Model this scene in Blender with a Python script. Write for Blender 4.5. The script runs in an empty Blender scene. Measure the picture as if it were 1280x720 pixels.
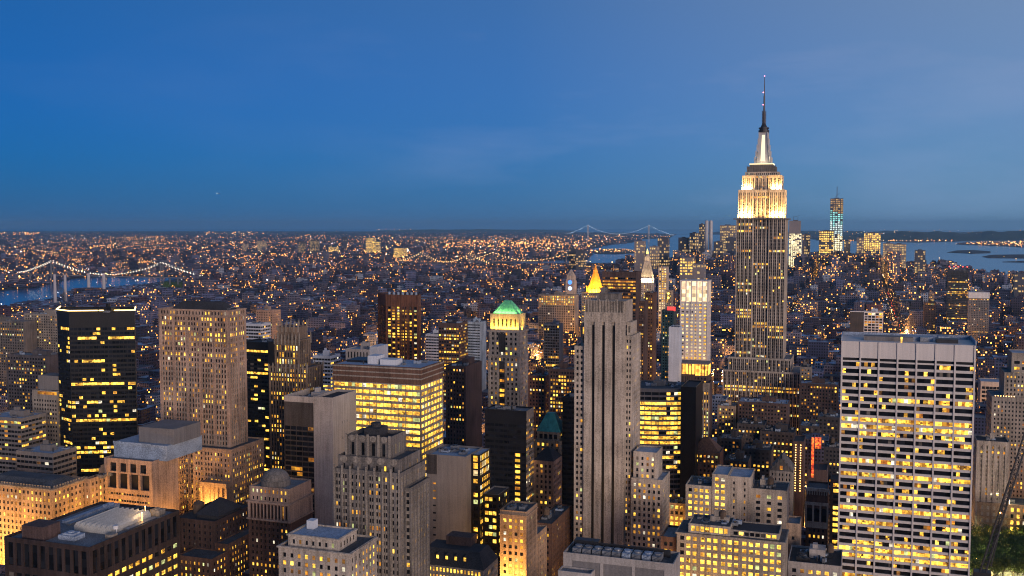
import bpy, math, random
import numpy as np
from mathutils import Vector
R = random.Random(7)
rad = math.radians
scene = bpy.context.scene
COL = scene.collection

# ------------------------------------------------------------------ camera, sky, sun, exposure
F = 1273.0; YAW = rad(19.0); PIT = math.atan((360 - 281) / F); CH = 260.0
ca, sa = math.cos(YAW), math.sin(YAW); cp, sp = math.cos(PIT), math.sin(PIT)
cam = bpy.data.cameras.new('camera'); cam_ob = bpy.data.objects.new('camera', cam); COL.objects.link(cam_ob)
cam.sensor_width = 36.0; cam.lens = 36.0 * F / 1280.0; cam.clip_start = 1.0; cam.clip_end = 200000.0
cam_ob.location = (0, 0, CH); cam_ob.rotation_euler = (math.pi / 2 - PIT, 0, YAW)
scene.camera = cam_ob

HAZE = 2.1e-5
ESBP = 60000
SUN_EL, SUN_AZ = 5.0, 138.0
world = bpy.data.worlds.new("World"); scene.world = world; world.use_nodes = True
nt = world.node_tree; N = nt.nodes; LK = nt.links
LOWTINT = (.70, 1.02, 1.34, 1)
bg = N['Background']
sky = N.new('ShaderNodeTexSky'); sky.sky_type = 'NISHITA'; sky.sun_disc = False
sky.sun_elevation = rad(SUN_EL); sky.sun_rotation = rad(SUN_AZ)
sky.altitude = 200; sky.air_density = 1.0; sky.dust_density = 0.5; sky.ozone_density = 9.0
tc = N.new('ShaderNodeTexCoord')
dotn = N.new('ShaderNodeVectorMath'); dotn.operation = 'DOT_PRODUCT'; LK.new(tc.outputs['Generated'], dotn.inputs[0])
dotn.inputs[1].default_value = (math.cos(YAW), math.sin(YAW), 0.0)
mr = N.new('ShaderNodeMapRange'); LK.new(dotn.outputs['Value'], mr.inputs['Value'])
mr.inputs['From Min'].default_value = -1.0; mr.inputs['From Max'].default_value = 1.0
glow = N.new('ShaderNodeValToRGB'); LK.new(mr.outputs[0], glow.inputs[0])
er = glow.color_ramp; er.elements[0].position = 0.0; er.elements[0].color = (0.004, .05, .13, 1)
er.elements[1].position = 1.0; er.elements[1].color = (.34, .27, .36, 1)
for p_, c_ in ((.29, (.016, .072, .165)), (.5, (.050, .112, .205)), (.71, (.165, .220, .275))):
    e_ = er.elements.new(p_); e_.color = (*c_, 1)
# thin cirrus of the twilight sky
mp = N.new('ShaderNodeMapping'); LK.new(tc.outputs['Generated'], mp.inputs['Vector'])
mp.inputs['Rotation'].default_value = (0, rad(8), rad(-19)); mp.inputs['Scale'].default_value = (2.2, 2.2, 9.0)
cn = N.new('ShaderNodeTexNoise'); cn.inputs['Scale'].default_value = 1.7; cn.inputs['Detail'].default_value = 6; cn.inputs['Roughness'].default_value = .55
LK.new(mp.outputs[0], cn.inputs['Vector'])
cr = N.new('ShaderNodeMapRange'); cr.inputs['From Min'].default_value = .50; cr.inputs['From Max'].default_value = .80
cr.inputs['To Max'].default_value = .28; LK.new(cn.outputs[0], cr.inputs['Value'])
sc_ = N.new('ShaderNodeMix'); sc_.data_type = 'RGBA'; sc_.blend_type = 'MULTIPLY'; sc_.inputs['Factor'].default_value = 1
LK.new(sky.outputs[0], sc_.inputs['A']); sc_.inputs['B'].default_value = (.08, .07, .066, 1)
ad = N.new('ShaderNodeMix'); ad.data_type = 'RGBA'; ad.blend_type = 'ADD'; ad.inputs['Factor'].default_value = 1
LK.new(sc_.outputs['Result'], ad.inputs['A']); LK.new(glow.outputs[0], ad.inputs['B'])
cm = N.new('ShaderNodeMix'); cm.data_type = 'RGBA'; cmask = N.new('ShaderNodeMapRange'); cmask.interpolation_type = 'SMOOTHSTEP'; LK.new(mr.outputs[0], cmask.inputs['Value']); cmask.inputs['From Min'].default_value = .38; cmask.inputs['From Max'].default_value = .53; cmask.inputs['To Min'].default_value = .15
cmul = N.new('ShaderNodeMath'); cmul.operation = 'MULTIPLY'; LK.new(cr.outputs[0], cmul.inputs[0]); LK.new(cmask.outputs[0], cmul.inputs[1])
LK.new(cmul.outputs[0], cm.inputs['Factor'])
LK.new(ad.outputs['Result'], cm.inputs['A']); cm.inputs['B'].default_value = (.42, .40, .52, 1)
sepd = N.new('ShaderNodeSeparateXYZ'); LK.new(tc.outputs['Generated'], sepd.inputs[0])
lowr = N.new('ShaderNodeMapRange'); LK.new(sepd.outputs[2], lowr.inputs['Value']); lowr.inputs['From Max'].default_value = .24; lowr.inputs['To Min'].default_value = 1; lowr.inputs['To Max'].default_value = 0
lowm = N.new('ShaderNodeMix'); lowm.data_type = 'RGBA'; lowm.blend_type = 'MULTIPLY'; LK.new(lowr.outputs[0], lowm.inputs['Factor'])
LK.new(cm.outputs['Result'], lowm.inputs['A']); lowm.inputs['B'].default_value = LOWTINT
gain = N.new('ShaderNodeMix'); gain.data_type = 'RGBA'; gain.blend_type = 'MULTIPLY'; gain.inputs['Factor'].default_value = 1
LK.new(lowm.outputs['Result'], gain.inputs['A']); gain.inputs['B'].default_value = (10, 10, 10, 1)
LK.new(gain.outputs['Result'], bg.inputs[0]); bg.inputs[1].default_value = 0.10

sun = bpy.data.lights.new('dusk_glow_sun', 'SUN'); sun.energy = 3.1; sun.angle = rad(24); sun.color = (1.0, .77, .64)
sun_ob = bpy.data.objects.new('dusk_glow_sun', sun); COL.objects.link(sun_ob)
sd = Vector((math.sin(rad(SUN_AZ)) * math.cos(rad(SUN_EL)), math.cos(rad(SUN_AZ)) * math.cos(rad(SUN_EL)), math.sin(rad(SUN_EL))))
sun_ob.rotation_euler = sd.to_track_quat('Z', 'Y').to_euler(); sun_ob.location = (300, -300, 600)

vs = scene.view_settings; vs.view_transform = 'Standard'; vs.look = 'None'; vs.exposure = 0.0; vs.gamma = 1.0; vs.use_curve_mapping = False
cy = scene.cycles
cy.max_bounces = 5; cy.diffuse_bounces = 2; cy.glossy_bounces = 3; cy.transmission_bounces = 2; cy.volume_bounces = 0
cy.transparent_max_bounces = 4; cy.sample_clamp_indirect = 3.0; cy.use_denoising = True; cy.caustics_reflective = False; cy.caustics_refractive = False
cy.use_light_tree = True; cy.pixel_filter_type = 'BLACKMAN_HARRIS'; cy.filter_width = 1.1

# ------------------------------------------------------------------ the street grid seen from the deck: x = west, y = downtown
def ray(px, py):
    u = (px - 640) / F; v = (360 - py) / F
    return (ca * u - sa * cp - v * sa * sp, sa * u + ca * cp + v * ca * sp, -sp + v * cp)
def at(px, py, z):
    r = ray(px, py); t = (z - CH) / r[2]; return (r[0] * t, r[1] * t, z)
def Xof(px, Y, z):
    k = (px - 640) / F; zz = z - CH
    return (k * (Y * ca * cp - zz * sp) - Y * sa) / (ca + k * sa * cp)
def Yof(px, X, z):
    k = (px - 640) / F; zz = z - CH
    return (k * (-X * sa * cp - zz * sp) - X * ca) / (sa - k * ca * cp)
def Zof(py, X, Y):
    m = (360 - py) / F; A = -X * sa * cp + Y * ca * cp; B = -X * sa * sp + Y * ca * sp
    return CH + (m * A - B) / (cp + m * sp)
def proj(X, Y, Z):
    z = Z - CH; d = -X * sa * cp + Y * ca * cp - z * sp
    if d < 1: d = 1
    return (640 + F * (X * ca + Y * sa) / d, 360 - F * (-X * sa * sp + Y * ca * sp + z * cp) / d, d)

# ------------------------------------------------------------------ materials
MATS = {}
def newmat(name):
    m = bpy.data.materials.new(name); m.use_nodes = True
    return m, m.node_tree.nodes, m.node_tree.links, m.node_tree.nodes['Principled BSDF']
def masonry(key, c, rough=.88, var=.40, scale=.06, streak=True, metal=0.0, spec=.3):
    """stone, brick, concrete, metal: base colour with soil and rain streaks of its own"""
    if key in MATS: return MATS[key]
    m, n, l, p = newmat(key)
    geo = n.new('ShaderNodeNewGeometry')
    n1 = n.new('ShaderNodeTexNoise'); n1.inputs['Scale'].default_value = scale; n1.inputs['Detail'].default_value = 5; l.new(geo.outputs['Position'], n1.inputs['Vector'])
    mpp = n.new('ShaderNodeMapping'); mpp.inputs['Scale'].default_value = (.9, .9, .05); l.new(geo.outputs['Position'], mpp.inputs['Vector'])
    n2 = n.new('ShaderNodeTexNoise'); n2.inputs['Scale'].default_value = .8; n2.inputs['Detail'].default_value = 3; l.new(mpp.outputs[0], n2.inputs['Vector'])
    n3 = n.new('ShaderNodeTexNoise'); n3.inputs['Scale'].default_value = 1.6; n3.inputs['Detail'].default_value = 2; l.new(geo.outputs['Position'], n3.inputs['Vector'])
    a1 = n.new('ShaderNodeMath'); a1.operation = 'ADD'; l.new(n1.outputs[0], a1.inputs[0]); l.new((n2 if streak else n3).outputs[0], a1.inputs[1])
    a2 = n.new('ShaderNodeMath'); a2.operation = 'ADD'; l.new(a1.outputs[0], a2.inputs[0]); l.new(n3.outputs[0], a2.inputs[1])
    r = n.new('ShaderNodeMapRange'); r.inputs['From Min'].default_value = 1.1; r.inputs['From Max'].default_value = 1.9
    r.inputs['To Min'].default_value = 1 - var * 1.6; r.inputs['To Max'].default_value = 1 + var; l.new(a2.outputs[0], r.inputs['Value'])
    mx = n.new('ShaderNodeMix'); mx.data_type = 'RGBA'; mx.blend_type = 'MULTIPLY'; mx.inputs['Factor'].default_value = 1
    mx.inputs['A'].default_value = (*c, 1); l.new(r.outputs[0], mx.inputs['B']); l.new(mx.outputs['Result'], p.inputs['Base Color'])
    p.inputs['Roughness'].default_value = rough; p.inputs['Metallic'].default_value = metal; p.inputs['Specular IOR Level'].default_value = spec
    MATS[key] = m; return m
def emit(key, c, s, cell=None, lo=.35, hi=1.4, gap=0.0):
    """a lit room behind glass (cell: size in metres of the patches of light inside), or a lamp"""
    if key in MATS: return MATS[key]
    m, n, l, p = newmat(key)
    p.inputs['Base Color'].default_value = (.02, .02, .02, 1); p.inputs['Roughness'].default_value = .15
    p.inputs['Emission Color'].default_value = (*c, 1); p.inputs['Emission Strength'].default_value = s
    if cell:
        geo = n.new('ShaderNodeNewGeometry')
        sc = n.new('ShaderNodeVectorMath'); sc.operation = 'MULTIPLY'; sc.inputs[1].default_value = (1 / cell, 1 / cell, 1.3 / cell); l.new(geo.outputs['Position'], sc.inputs[0])
        n1 = n.new('ShaderNodeTexNoise'); n1.inputs['Scale'].default_value = 1.0; n1.inputs['Detail'].default_value = 3; n1.inputs['Roughness'].default_value = .7; l.new(sc.outputs[0], n1.inputs['Vector'])
        fl = n.new('ShaderNodeVectorMath'); fl.operation = 'FLOOR'; l.new(sc.outputs[0], fl.inputs[0])
        wn = n.new('ShaderNodeTexWhiteNoise'); wn.noise_dimensions = '3D'; l.new(fl.outputs[0], wn.inputs['Vector'])
        ad_ = n.new('ShaderNodeMath'); ad_.operation = 'ADD'; l.new(n1.outputs[0], ad_.inputs[0])
        h = n.new('ShaderNodeMath'); h.operation = 'MULTIPLY'; h.inputs[1].default_value = .5; l.new(wn.outputs[0], h.inputs[0]); l.new(h.outputs[0], ad_.inputs[1])
        r = n.new('ShaderNodeMapRange'); r.inputs['From Min'].default_value = .35 + gap; r.inputs['From Max'].default_value = 1.0
        r.inputs['To Min'].default_value = lo * s; r.inputs['To Max'].default_value = hi * s; l.new(ad_.outputs[0], r.inputs['Value'])
        sn_ = n.new('ShaderNodeVectorMath'); sn_.operation = 'SNAP'; sn_.inputs[1].default_value = (3.3, 3.3, 3.7); l.new(geo.outputs['Position'], sn_.inputs[0])
        w2 = n.new('ShaderNodeTexWhiteNoise'); l.new(sn_.outputs[0], w2.inputs['Vector'])
        r3 = n.new('ShaderNodeMapRange'); r3.inputs['To Min'].default_value = .45; r3.inputs['To Max'].default_value = 1.6; l.new(w2.outputs['Value'], r3.inputs['Value'])
        m3 = n.new('ShaderNodeMath'); m3.operation = 'MULTIPLY'; l.new(r.outputs[0], m3.inputs[0]); l.new(r3.outputs[0], m3.inputs[1])
        l.new(m3.outputs[0], p.inputs['Emission Strength'])
        hs = n.new('ShaderNodeHueSaturation'); hs.inputs['Color'].default_value = (*c, 1)
        r2 = n.new('ShaderNodeMapRange'); r2.inputs['To Min'].default_value = .485; r2.inputs['To Max'].default_value = .515; l.new(wn.outputs[0], r2.inputs['Value']); l.new(r2.outputs[0], hs.inputs['Hue'])
        l.new(hs.outputs[0], p.inputs['Emission Color'])
    m.cycles.emission_sampling = 'NONE'
    MATS[key] = m; return m
def glass(key, c=(.010, .011, .014), rough=.12, spec=.22):
    if key in MATS: return MATS[key]
    m, n, l, p = newmat(key)
    geo = n.new('ShaderNodeNewGeometry')
    fl = n.new('ShaderNodeVectorMath'); fl.operation = 'SNAP'; fl.inputs[1].default_value = (3.1, 3.1, 3.7); l.new(geo.outputs['Position'], fl.inputs[0])
    wn = n.new('ShaderNodeTexWhiteNoise'); l.new(fl.outputs[0], wn.inputs['Vector'])
    r = n.new('ShaderNodeMapRange'); r.inputs['To Min'].default_value = .4; r.inputs['To Max'].default_value = 2.0; l.new(wn.outputs[0], r.inputs['Value'])
    mx = n.new('ShaderNodeMix'); mx.data_type = 'RGBA'; mx.blend_type = 'MULTIPLY'; mx.inputs['Factor'].default_value = 1
    mx.inputs['A'].default_value = (*c, 1); l.new(r.outputs[0], mx.inputs['B']); l.new(mx.outputs['Result'], p.inputs['Base Color'])
    p.inputs['Roughness'].default_value = rough; p.inputs['Specular IOR Level'].default_value = spec
    MATS[key] = m; return m
GL = glass('window_glass'); GLB = glass('blind_glass', (.09, .08, .07), .4, .2)
L_BR = emit('lit_bright', (1, .56, .07), 1.5, 1.6, .3, 2.0)
L_WA = emit('lit_warm', (1, .48, .05), 1.0, 1.6, .3, 1.7)
L_WH = emit('lit_white', (1, .86, .62), .9, 1.6, .3, 1.6)
L_GR = emit('lit_greenish', (.85, .9, .35), .7, 1.6, .3, 1.5)
L_AM = emit('lit_amber', (1, .37, .035), .6, 2.2, .35, 1.4)
L_DI = emit('lit_dim', (1, .40, .07), .2, 1.6, .1, 1.8)
L_CO = emit('lit_pale', (1, .72, .34), 1.0, 2.2, .4, 1.4)
L_OF = emit('lit_office', (1, .49, .05), 1.25, 1.3, .04, 1.8, .12)
PAL = {'warm': [(L_BR, .24), (L_WA, .26), (L_AM, .24), (L_DI, .14), (L_WH, .07), (L_GR, .05)],
       'office': [(L_BR, .24), (L_OF, .32), (L_WA, .18), (L_AM, .1), (L_DI, .08), (L_WH, .05), (L_GR, .03)],
       'bright': [(L_BR, .5), (L_OF, .2), (L_WA, .22), (L_WH, .03), (L_GR, .05)],
       'orange': [(L_AM, .5), (L_WA, .3), (L_DI, .2)],
       'pale': [(L_CO, .6), (L_WA, .4)]}
ROOF = {'tar': masonry('tar_roof', (.07, .075, .085), .9, .35, .15, False), 'grey': masonry('grey_roof', (.16, .17, .19), .9, .35, .12, False),
        'blue': masonry('pale_roof', (.27, .33, .42), .7, .3, .12, False), 'dark': masonry('dark_roof', (.035, .035, .04), .9, .3, .12, False),
        'green': masonry('patina_roof', (.07, .16, .14), .8, .3, .2)}
METAL = masonry('rooftop_metal', (.28, .29, .31), .45, .25, .3, False, .6)
STEEL = masonry('dark_steel', (.05, .05, .055), .5, .2, .3, False, .7)
WHITE = masonry('white_paint', (.6, .6, .6), .7, .15, .2)
WOOD = masonry('tank_wood', (.10, .07, .05), .9, .3, .5)
LAMP = emit('lamp_glow', (1, .50, .12), 14.0)
LAMPW = emit('white_lamp_glow', (1, .82, .5), 18.0)
RED = emit('red_beacon_glow', (1, .06, .05), 6.0)

# ------------------------------------------------------------------ mesh helpers
class MB:
    def __init__(s): s.v = []; s.f = []; s.m = []; s.a = []; s.att = None
    def face(s, pts, m=0):
        i = len(s.v); s.v.extend(pts); s.f.append(tuple(range(i, i + len(pts)))); s.m.append(m); s.a.append(s.att)
    def box(s, x0, x1, y0, y1, z0, z1, m=0, top=None, bottom=True):
        A, B, C, D = (x0, y0), (x1, y0), (x1, y1), (x0, y1)
        for p, q in ((A, B), (B, C), (C, D), (D, A)):
            s.face([(*p, z0), (*q, z0), (*q, z1), (*p, z1)], m)
        s.face([(*A, z1), (*B, z1), (*C, z1), (*D, z1)], m if top is None else top)
        if bottom: s.face([(*D, z0), (*C, z0), (*B, z0), (*A, z0)], m)
    def prism(s, poly, z0, z1, m=0, top=None):
        n = len(poly)
        for i in range(n):
            p, q = poly[i], poly[(i + 1) % n]
            s.face([(*p, z0), (*q, z0), (*q, z1), (*p, z1)], m)
        s.face([(*p, z1) for p in poly], m if top is None else top)
    def frustum(s, p0, z0, p1, z1, m=0, cap=True):
        n = len(p0)
        for i in range(n):
            j = (i + 1) % n
            s.face([(*p0[i], z0), (*p0[j], z0), (*p1[j], z1), (*p1[i], z1)], m)
        if cap: s.face([(*p, z1) for p in p1], m)
    def cyl(s, x, y, z0, z1, r0, r1=None, n=12, m=0, cap=True):
        r1 = r0 if r1 is None else r1
        a = [(x + r0 * math.cos(t * 2 * math.pi / n), y + r0 * math.sin(t * 2 * math.pi / n)) for t in range(n)]
        b = [(x + r1 * math.cos(t * 2 * math.pi / n), y + r1 * math.sin(t * 2 * math.pi / n)) for t in range(n)]
        s.frustum(a, z0, b, z1, m, cap)
    def bar(s, a, b, w, m=0):
        a, b = Vector(a), Vector(b); d = (b - a).normalized()
        u = d.cross(Vector((0, 0, 1)));
        if u.length < .01: u = Vector((1, 0, 0))
        u.normalize(); v = d.cross(u)
        ring = [u * w + v * w, u * w - v * w, -u * w - v * w, -u * w + v * w]
        for i in range(4):
            p, q = ring[i] / 2, ring[(i + 1) % 4] / 2
            s.face([tuple(a + p), tuple(b + p), tuple(b + q), tuple(a + q)], m)
        s.face([tuple(a + p / 2) for p in ring], m); s.face([tuple(b + p / 2) for p in reversed(ring)], m)
    def octa(s, x, y, z, r, m=0):
        t, b = (x, y, z + r), (x, y, z - r); e = [(x + r, y, z), (x, y + r, z), (x - r, y, z), (x, y - r, z)]
        for i in range(4):
            s.face([e[i], e[(i + 1) % 4], t], m); s.face([e[(i + 1) % 4], e[i], b], m)
    def mesh(s, name, mats, org=(0, 0, 0)):
        me = bpy.data.meshes.new(name)
        ox, oy, oz = org
        me.from_pydata([(a - ox, b - oy, c - oz) for a, b, c in s.v], [], s.f)
        for mm in mats: me.materials.append(mm)
        if len(mats) > 1: me.polygons.foreach_set('material_index', s.m)
        if s.a and s.a[0] is not None:
            t = me.attributes.new('tint', 'FLOAT_COLOR', 'FACE'); q = me.attributes.new('par', 'FLOAT_VECTOR', 'FACE')
            t.data.foreach_set('color', [x for a in s.a for x in (*a[0], 1.0)])
            q.data.foreach_set('vector', [x for a in s.a for x in a[1]])
        me.update(); return me
    def build(s, name, mats, parent=None, org=(0, 0, 0)):
        o = bpy.data.objects.new(name, s.mesh(name, mats, org)); COL.objects.link(o)
        if parent is not None: o.parent = parent
        else: o.location = org
        return o
def tag(o, label=None, cat=None, group=None, kind=None):
    for k, v in (('label', label), ('category', cat), ('group', group), ('kind', kind)):
        if v: o[k] = v
    return o
def empty(name, loc):
    o = bpy.data.objects.new(name, None); o.location = loc; o.empty_display_size = 1; COL.objects.link(o); return o
def rectp(X0, X1, Y0, Y1): return [(X0, Y0), (X1, Y0), (X1, Y1), (X0, Y1)]
def inset(poly, t):
    n = len(poly); out = []
    for i in range(n):
        p0, p1, p2 = Vector(poly[i - 1]), Vector(poly[i]), Vector(poly[(i + 1) % n])
        d1 = (p1 - p0).normalized(); d2 = (p2 - p1).normalized()
        n1 = Vector((-d1.y, d1.x)); n2 = Vector((-d2.y, d2.x))
        k = 1 + n1.dot(n2)
        q = p1 + (n1 + n2) * (t / max(k, .2)); out.append((q.x, q.y))
    return out

BOXES = []       # (x0,x1,y0,y1,z) footprints of the named buildings
HEROES = []      # (short landmark phrase, px, py)
ST0 = dict(bay=3.2, fh=3.7, ww=.5, wh=.55, rv=.35, mx=1.2, mt=2.0, mb=3.0, grp=0, gp=0.0, rs=0.0, span=0, lit=.14, row=.12, rowlit=.6, pal='warm', wall=0, dark=None, blind=.07, zlit=None, split=1, rows=None)
def st(**k): d = dict(ST0); d.update(k); return d
def pick(pal):
    r = R.random(); s = 0
    for m, w in pal:
        s += w
        if r < s: return m
    return pal[-1][0]

class Building:
    """one building: an Empty at its base; walls, roofs and windows are its parts"""
    def __init__(s, name, label, cat, x, y, mats, group=None):
        s.root = empty(name, (x, y, 0)); tag(s.root, label, cat, group); s.org = (x, y, 0)
        s.mats = mats; s.wall = MB(); s.roofs = {}; s.panes = []; s.ext = []
    def facade(s, O, u, W, z0, z1, S):
        n = (u[1], -u[0])
        def P(a, z, off=0.0): return (O[0] + u[0] * a - n[0] * off, O[1] + u[1] * a - n[1] * off, z)
        wm, sm = S['wall'], S['span']; w = s.wall
        def Q(a0, a1, za, zb, m, off=0.0): w.face([P(a0, za, off), P(a1, za, off), P(a1, zb, off), P(a0, zb, off)], m)
        H = z1 - z0 - S['mt'] - S['mb']; Wi = W - 2 * S['mx']
        nb = max(1, round((Wi - 0) / S['bay'])); nr = max(0, int(round(H / S['fh'])))
        if Wi < 1 or nr < 1: Q(0, W, z0, z1, wm); return
        fh = H / nr; g = S['grp']; ng = (nb - 1) // g if g else 0
        bay = (Wi - ng * S['gp']) / nb; ww = bay * S['ww']
        cols = []; a = S['mx']
        for i in range(nb):
            cols.append((a + (bay - ww) / 2, a + (bay + ww) / 2)); a += bay
            if g and (i + 1) % g == 0 and i < nb - 1: a += S['gp']
        zb0, zt0 = z0 + S['mb'], z1 - S['mt']
        if S['mb'] > 0: Q(0, W, z0, zb0, wm)
        if S['mt'] > 0: Q(0, W, zt0, z1, wm)
        prev = 0.0
        for (a0, a1) in cols: Q(prev, a0, zb0, zt0, wm); prev = a1
        Q(prev, W, zb0, zt0, wm)
        rs, rv = S['rs'], S['rv'] + S['rs']
        wh = fh * S['wh']
        rows = []
        for r in range(nr):
            rl = S['rowlit'] if S['lit'] > 0 and R.random() < S['row'] else S['lit']
            if S['rows']: rl = R.choices([q[0] for q in S['rows']], [q[1] for q in S['rows']])[0]
            if S['zlit']: rl = S['zlit'](zb0 + r * fh, rl)
            rows.append(rl)
        for ci, (a0, a1) in enumerate(cols):
            if rs > 0:
                w.face([P(a0, zb0, 0), P(a0, zt0, 0), P(a0, zt0, rs), P(a0, zb0, rs)], wm); w.face([P(a1, zb0, rs), P(a1, zt0, rs), P(a1, zt0, 0), P(a1, zb0, 0)], wm)
            for r in range(nr):
                zf = zb0 + r * fh; zs = zf + (fh - wh) * .55; zh = zs + wh
                if zs > zf: Q(a0, a1, zf, zs, sm, rs)
                if zh < zf + fh: Q(a0, a1, zh, zf + fh, sm, rs)
                w.face([P(a0, zs, rs), P(a0, zs, rv), P(a0, zh, rv), P(a0, zh, rs)][::-1], sm); w.face([P(a1, zs, rv), P(a1, zs, rs), P(a1, zh, rs), P(a1, zh, rv)][::-1], sm)
                w.face([P(a0, zs, rs), P(a1, zs, rs), P(a1, zs, rv), P(a0, zs, rv)], sm); w.face([P(a0, zh, rv), P(a1, zh, rv), P(a1, zh, rs), P(a0, zh, rs)], sm)
        for r in range(nr):
            was = False
            zf = zb0 + r * fh; zs = zf + (fh - wh) * .55
            for ci, (a0, a1) in enumerate([(c0 + (c1 - c0) * k / S['split'], c0 + (c1 - c0) * (k + 1) / S['split']) for c0, c1 in cols for k in range(S['split'])]):
                p = rows[r]; p = min(1, p * 1.7) if was else p
                was = R.random() < p
                if was: m = pick(PAL[S['pal']])
                elif S['dark']: m = S['dark']
                else: m = GLB if R.random() < S['blind'] else GL
                s.panes.append((P((a0 + a1) / 2, zs + wh / 2, rv), u, a1 - a0, wh, m, n, was))
    def solid(s, poly, z0, z1, styles, roof='tar', par=1.0, blank=0, cap=True):
        """a storey block over a counter-clockwise plan; styles: one per edge (None = plain wall)"""
        k = len(poly)
        for i in range(k):
            p, q = Vector(poly[i]), Vector(poly[(i + 1) % k]); d = q - p; L = d.length; d.normalize()
            S = styles[i] if i < len(styles) else None
            if S: s.facade((p.x, p.y), (d.x, d.y), L, z0, z1, S)
            else: s.wall.face([(*p, z0), (*q, z0), (*q, z1), (*p, z1)], blank)
        if not cap: return
        if par > 0:
            ins = inset(poly, .45)
            for i in range(k):
                j = (i + 1) % k
                s.wall.face([(*poly[i], z1), (*poly[j], z1), (*ins[j], z1), (*ins[i], z1)], blank)
                s.wall.face([(*ins[i], z1), (*ins[j], z1), (*ins[j], z1 - par), (*ins[i], z1 - par)], blank)
            poly = ins
        q = MB(); q.face([(*p, z1 - par) for p in poly]); s.roofs[(roof, len(s.roofs))] = q
    def rect(s, X0, X1, Y0, Y1, z0, z1, SN=None, SW=None, SE=None, roof='tar', par=1.0, reg=True, blank=0):
        s.solid(rectp(X0, X1, Y0, Y1), z0, z1, [SN, SW, None, SE], roof, par, blank)
        if reg: BOXES.append((X0, X1, Y0, Y1, z1))
    def cornice(s, X0, X1, Y0, Y1, z, h=1.0, out=.7, m=0):
        for (a, b, c, d) in ((X0 - out, X1 + out, Y0 - out, Y0), (X1, X1 + out, Y0, Y1), (X0 - out, X0, Y0, Y1)):
            s.wall.box(a, b, c, d, z, z + h, m)
    def part(s, name, mb, mats, label=None, kind=None):
        o = mb.build(name, mats, s.root, s.org)
        if label: o['label'] = label
        if kind: o['kind'] = kind
        return o
    def clutter(s, X0, X1, Y0, Y1, z, n=6, big=True, tank=0, mat=METAL, seed=0):
        rr = random.Random(seed + int(abs(X0) * 7))
        W, D = X1 - X0, Y1 - Y0
        if big:
            m = MB(); w, d = W * rr.uniform(.25, .4), D * rr.uniform(.3, .5); x = X0 + W * rr.uniform(.2, .5); y = Y0 + D * rr.uniform(.3, .45)
            m.box(x, x + w, y, y + d, z, z + rr.uniform(4, 6)); m.box(x + w * .2, x + w * .5, y + d * .2, y + d * .6, z + 4, z + 7.2); s.part('plant_room', m, [s.mats[0]])
        for i in range(int(n * 1.6)):
            m = MB(); w, d, h = rr.uniform(1.5, 5), rr.uniform(1.5, 5), rr.uniform(1, 2.6)
            x = rr.uniform(X0 + 1, max(X0 + 1.1, X1 - w - 1)); y = rr.uniform(Y0 + 1, max(Y0 + 1.1, Y1 - d - 1))
            m.box(x, x + w, y, y + d, z + .3, z + h)
            for fx in (x + .2, x + w - .5): m.box(fx, fx + .3, y + .1, y + d - .1, z, z + .3)
            au = s.part('air_unit', m, [rr.choice([mat, ROOF['grey'], ROOF['blue']])])
            m = MB(); m.cyl(x + w / 2, y + d / 2, z + h, z + h + .5, min(w, d) * .35, n=10); m.build('fan', [STEEL], au, s.org)
        for i in range(2 if n >= 5 else 0):
            m = MB(); y = Y0 + D * rr.uniform(.15, .85); x = X0 + W * rr.uniform(.05, .4); m.box(x, x + W * rr.uniform(.2, .5), y, y + .7, z + .3, z + 1.0); m.box(x, x + .7, y + .72, min(Y1 - 1, y + D * .25), z + .3, z + 1.0); s.part('duct', m, [mat])
        for i in range(3 if n >= 4 else 1):
            m = MB(); m.cyl(rr.uniform(X0 + 1, X1 - 1), rr.uniform(Y0 + 1, Y1 - 1), z, z + rr.uniform(1.5, 3), .35, n=8); s.part('vent_pipe', m, [STEEL])
        for i in range(tank):
            x = rr.uniform(X0 + 4, X1 - 4); y = rr.uniform(Y0 + 4, Y1 - 4); water_tank(s, x, y, z)
    def finish(s, keep=100):
        s.part('wall', s.wall, s.mats)
        for k, m in s.roofs.items(): s.part('roof', m, [ROOF[k[0]]])
        def score(p):
            c, u, w, h, m, n, lit = p
            v = Vector((-c[0], -c[1], CH - c[2])); d = v.length
            px, py, _ = proj(*c)
            vis = 1.0 if (0 < px < 1280 and py < 720) else .01
            return -max(0, (v.x * n[0] + v.y * n[1]) / d) * w * h / d ** 2 * (1 + .002 * c[2]) * vis
        ps = sorted(s.panes, key=score)
        if len(ps) <= keep + 12: keep = len(ps)
        cache = {}
        for c, u, w, h, m, n, lit in ps[:keep]:
            k = (round(u[0], 3), round(u[1], 3), round(w, 3), round(h, 3), m.name)
            if k not in cache:
                q = MB(); a = w / 2; b = h / 2
                q.face([(-u[0] * a, -u[1] * a, -b), (u[0] * a, u[1] * a, -b), (u[0] * a, u[1] * a, b), (-u[0] * a, -u[1] * a, b)])
                cache[k] = q.mesh('window', [m])
            o = bpy.data.objects.new('window', cache[k]); o.parent = s.root
            o.location = (c[0] - s.org[0], c[1] - s.org[1], c[2]); COL.objects.link(o)
        if len(ps) > keep:
            q = MB(); ms = []
            for c, u, w, h, m, n, lit in ps[keep:]:
                if m not in ms: ms.append(m)
                a = w / 2; b = h / 2; x, y, z = c
                q.face([(x - u[0] * a, y - u[1] * a, z - b), (x + u[0] * a, y + u[1] * a, z - b), (x + u[0] * a, y + u[1] * a, z + b), (x - u[0] * a, y - u[1] * a, z + b)], ms.index(m))
            s.part('window', q, ms, kind='stuff')
        return s.root
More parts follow.
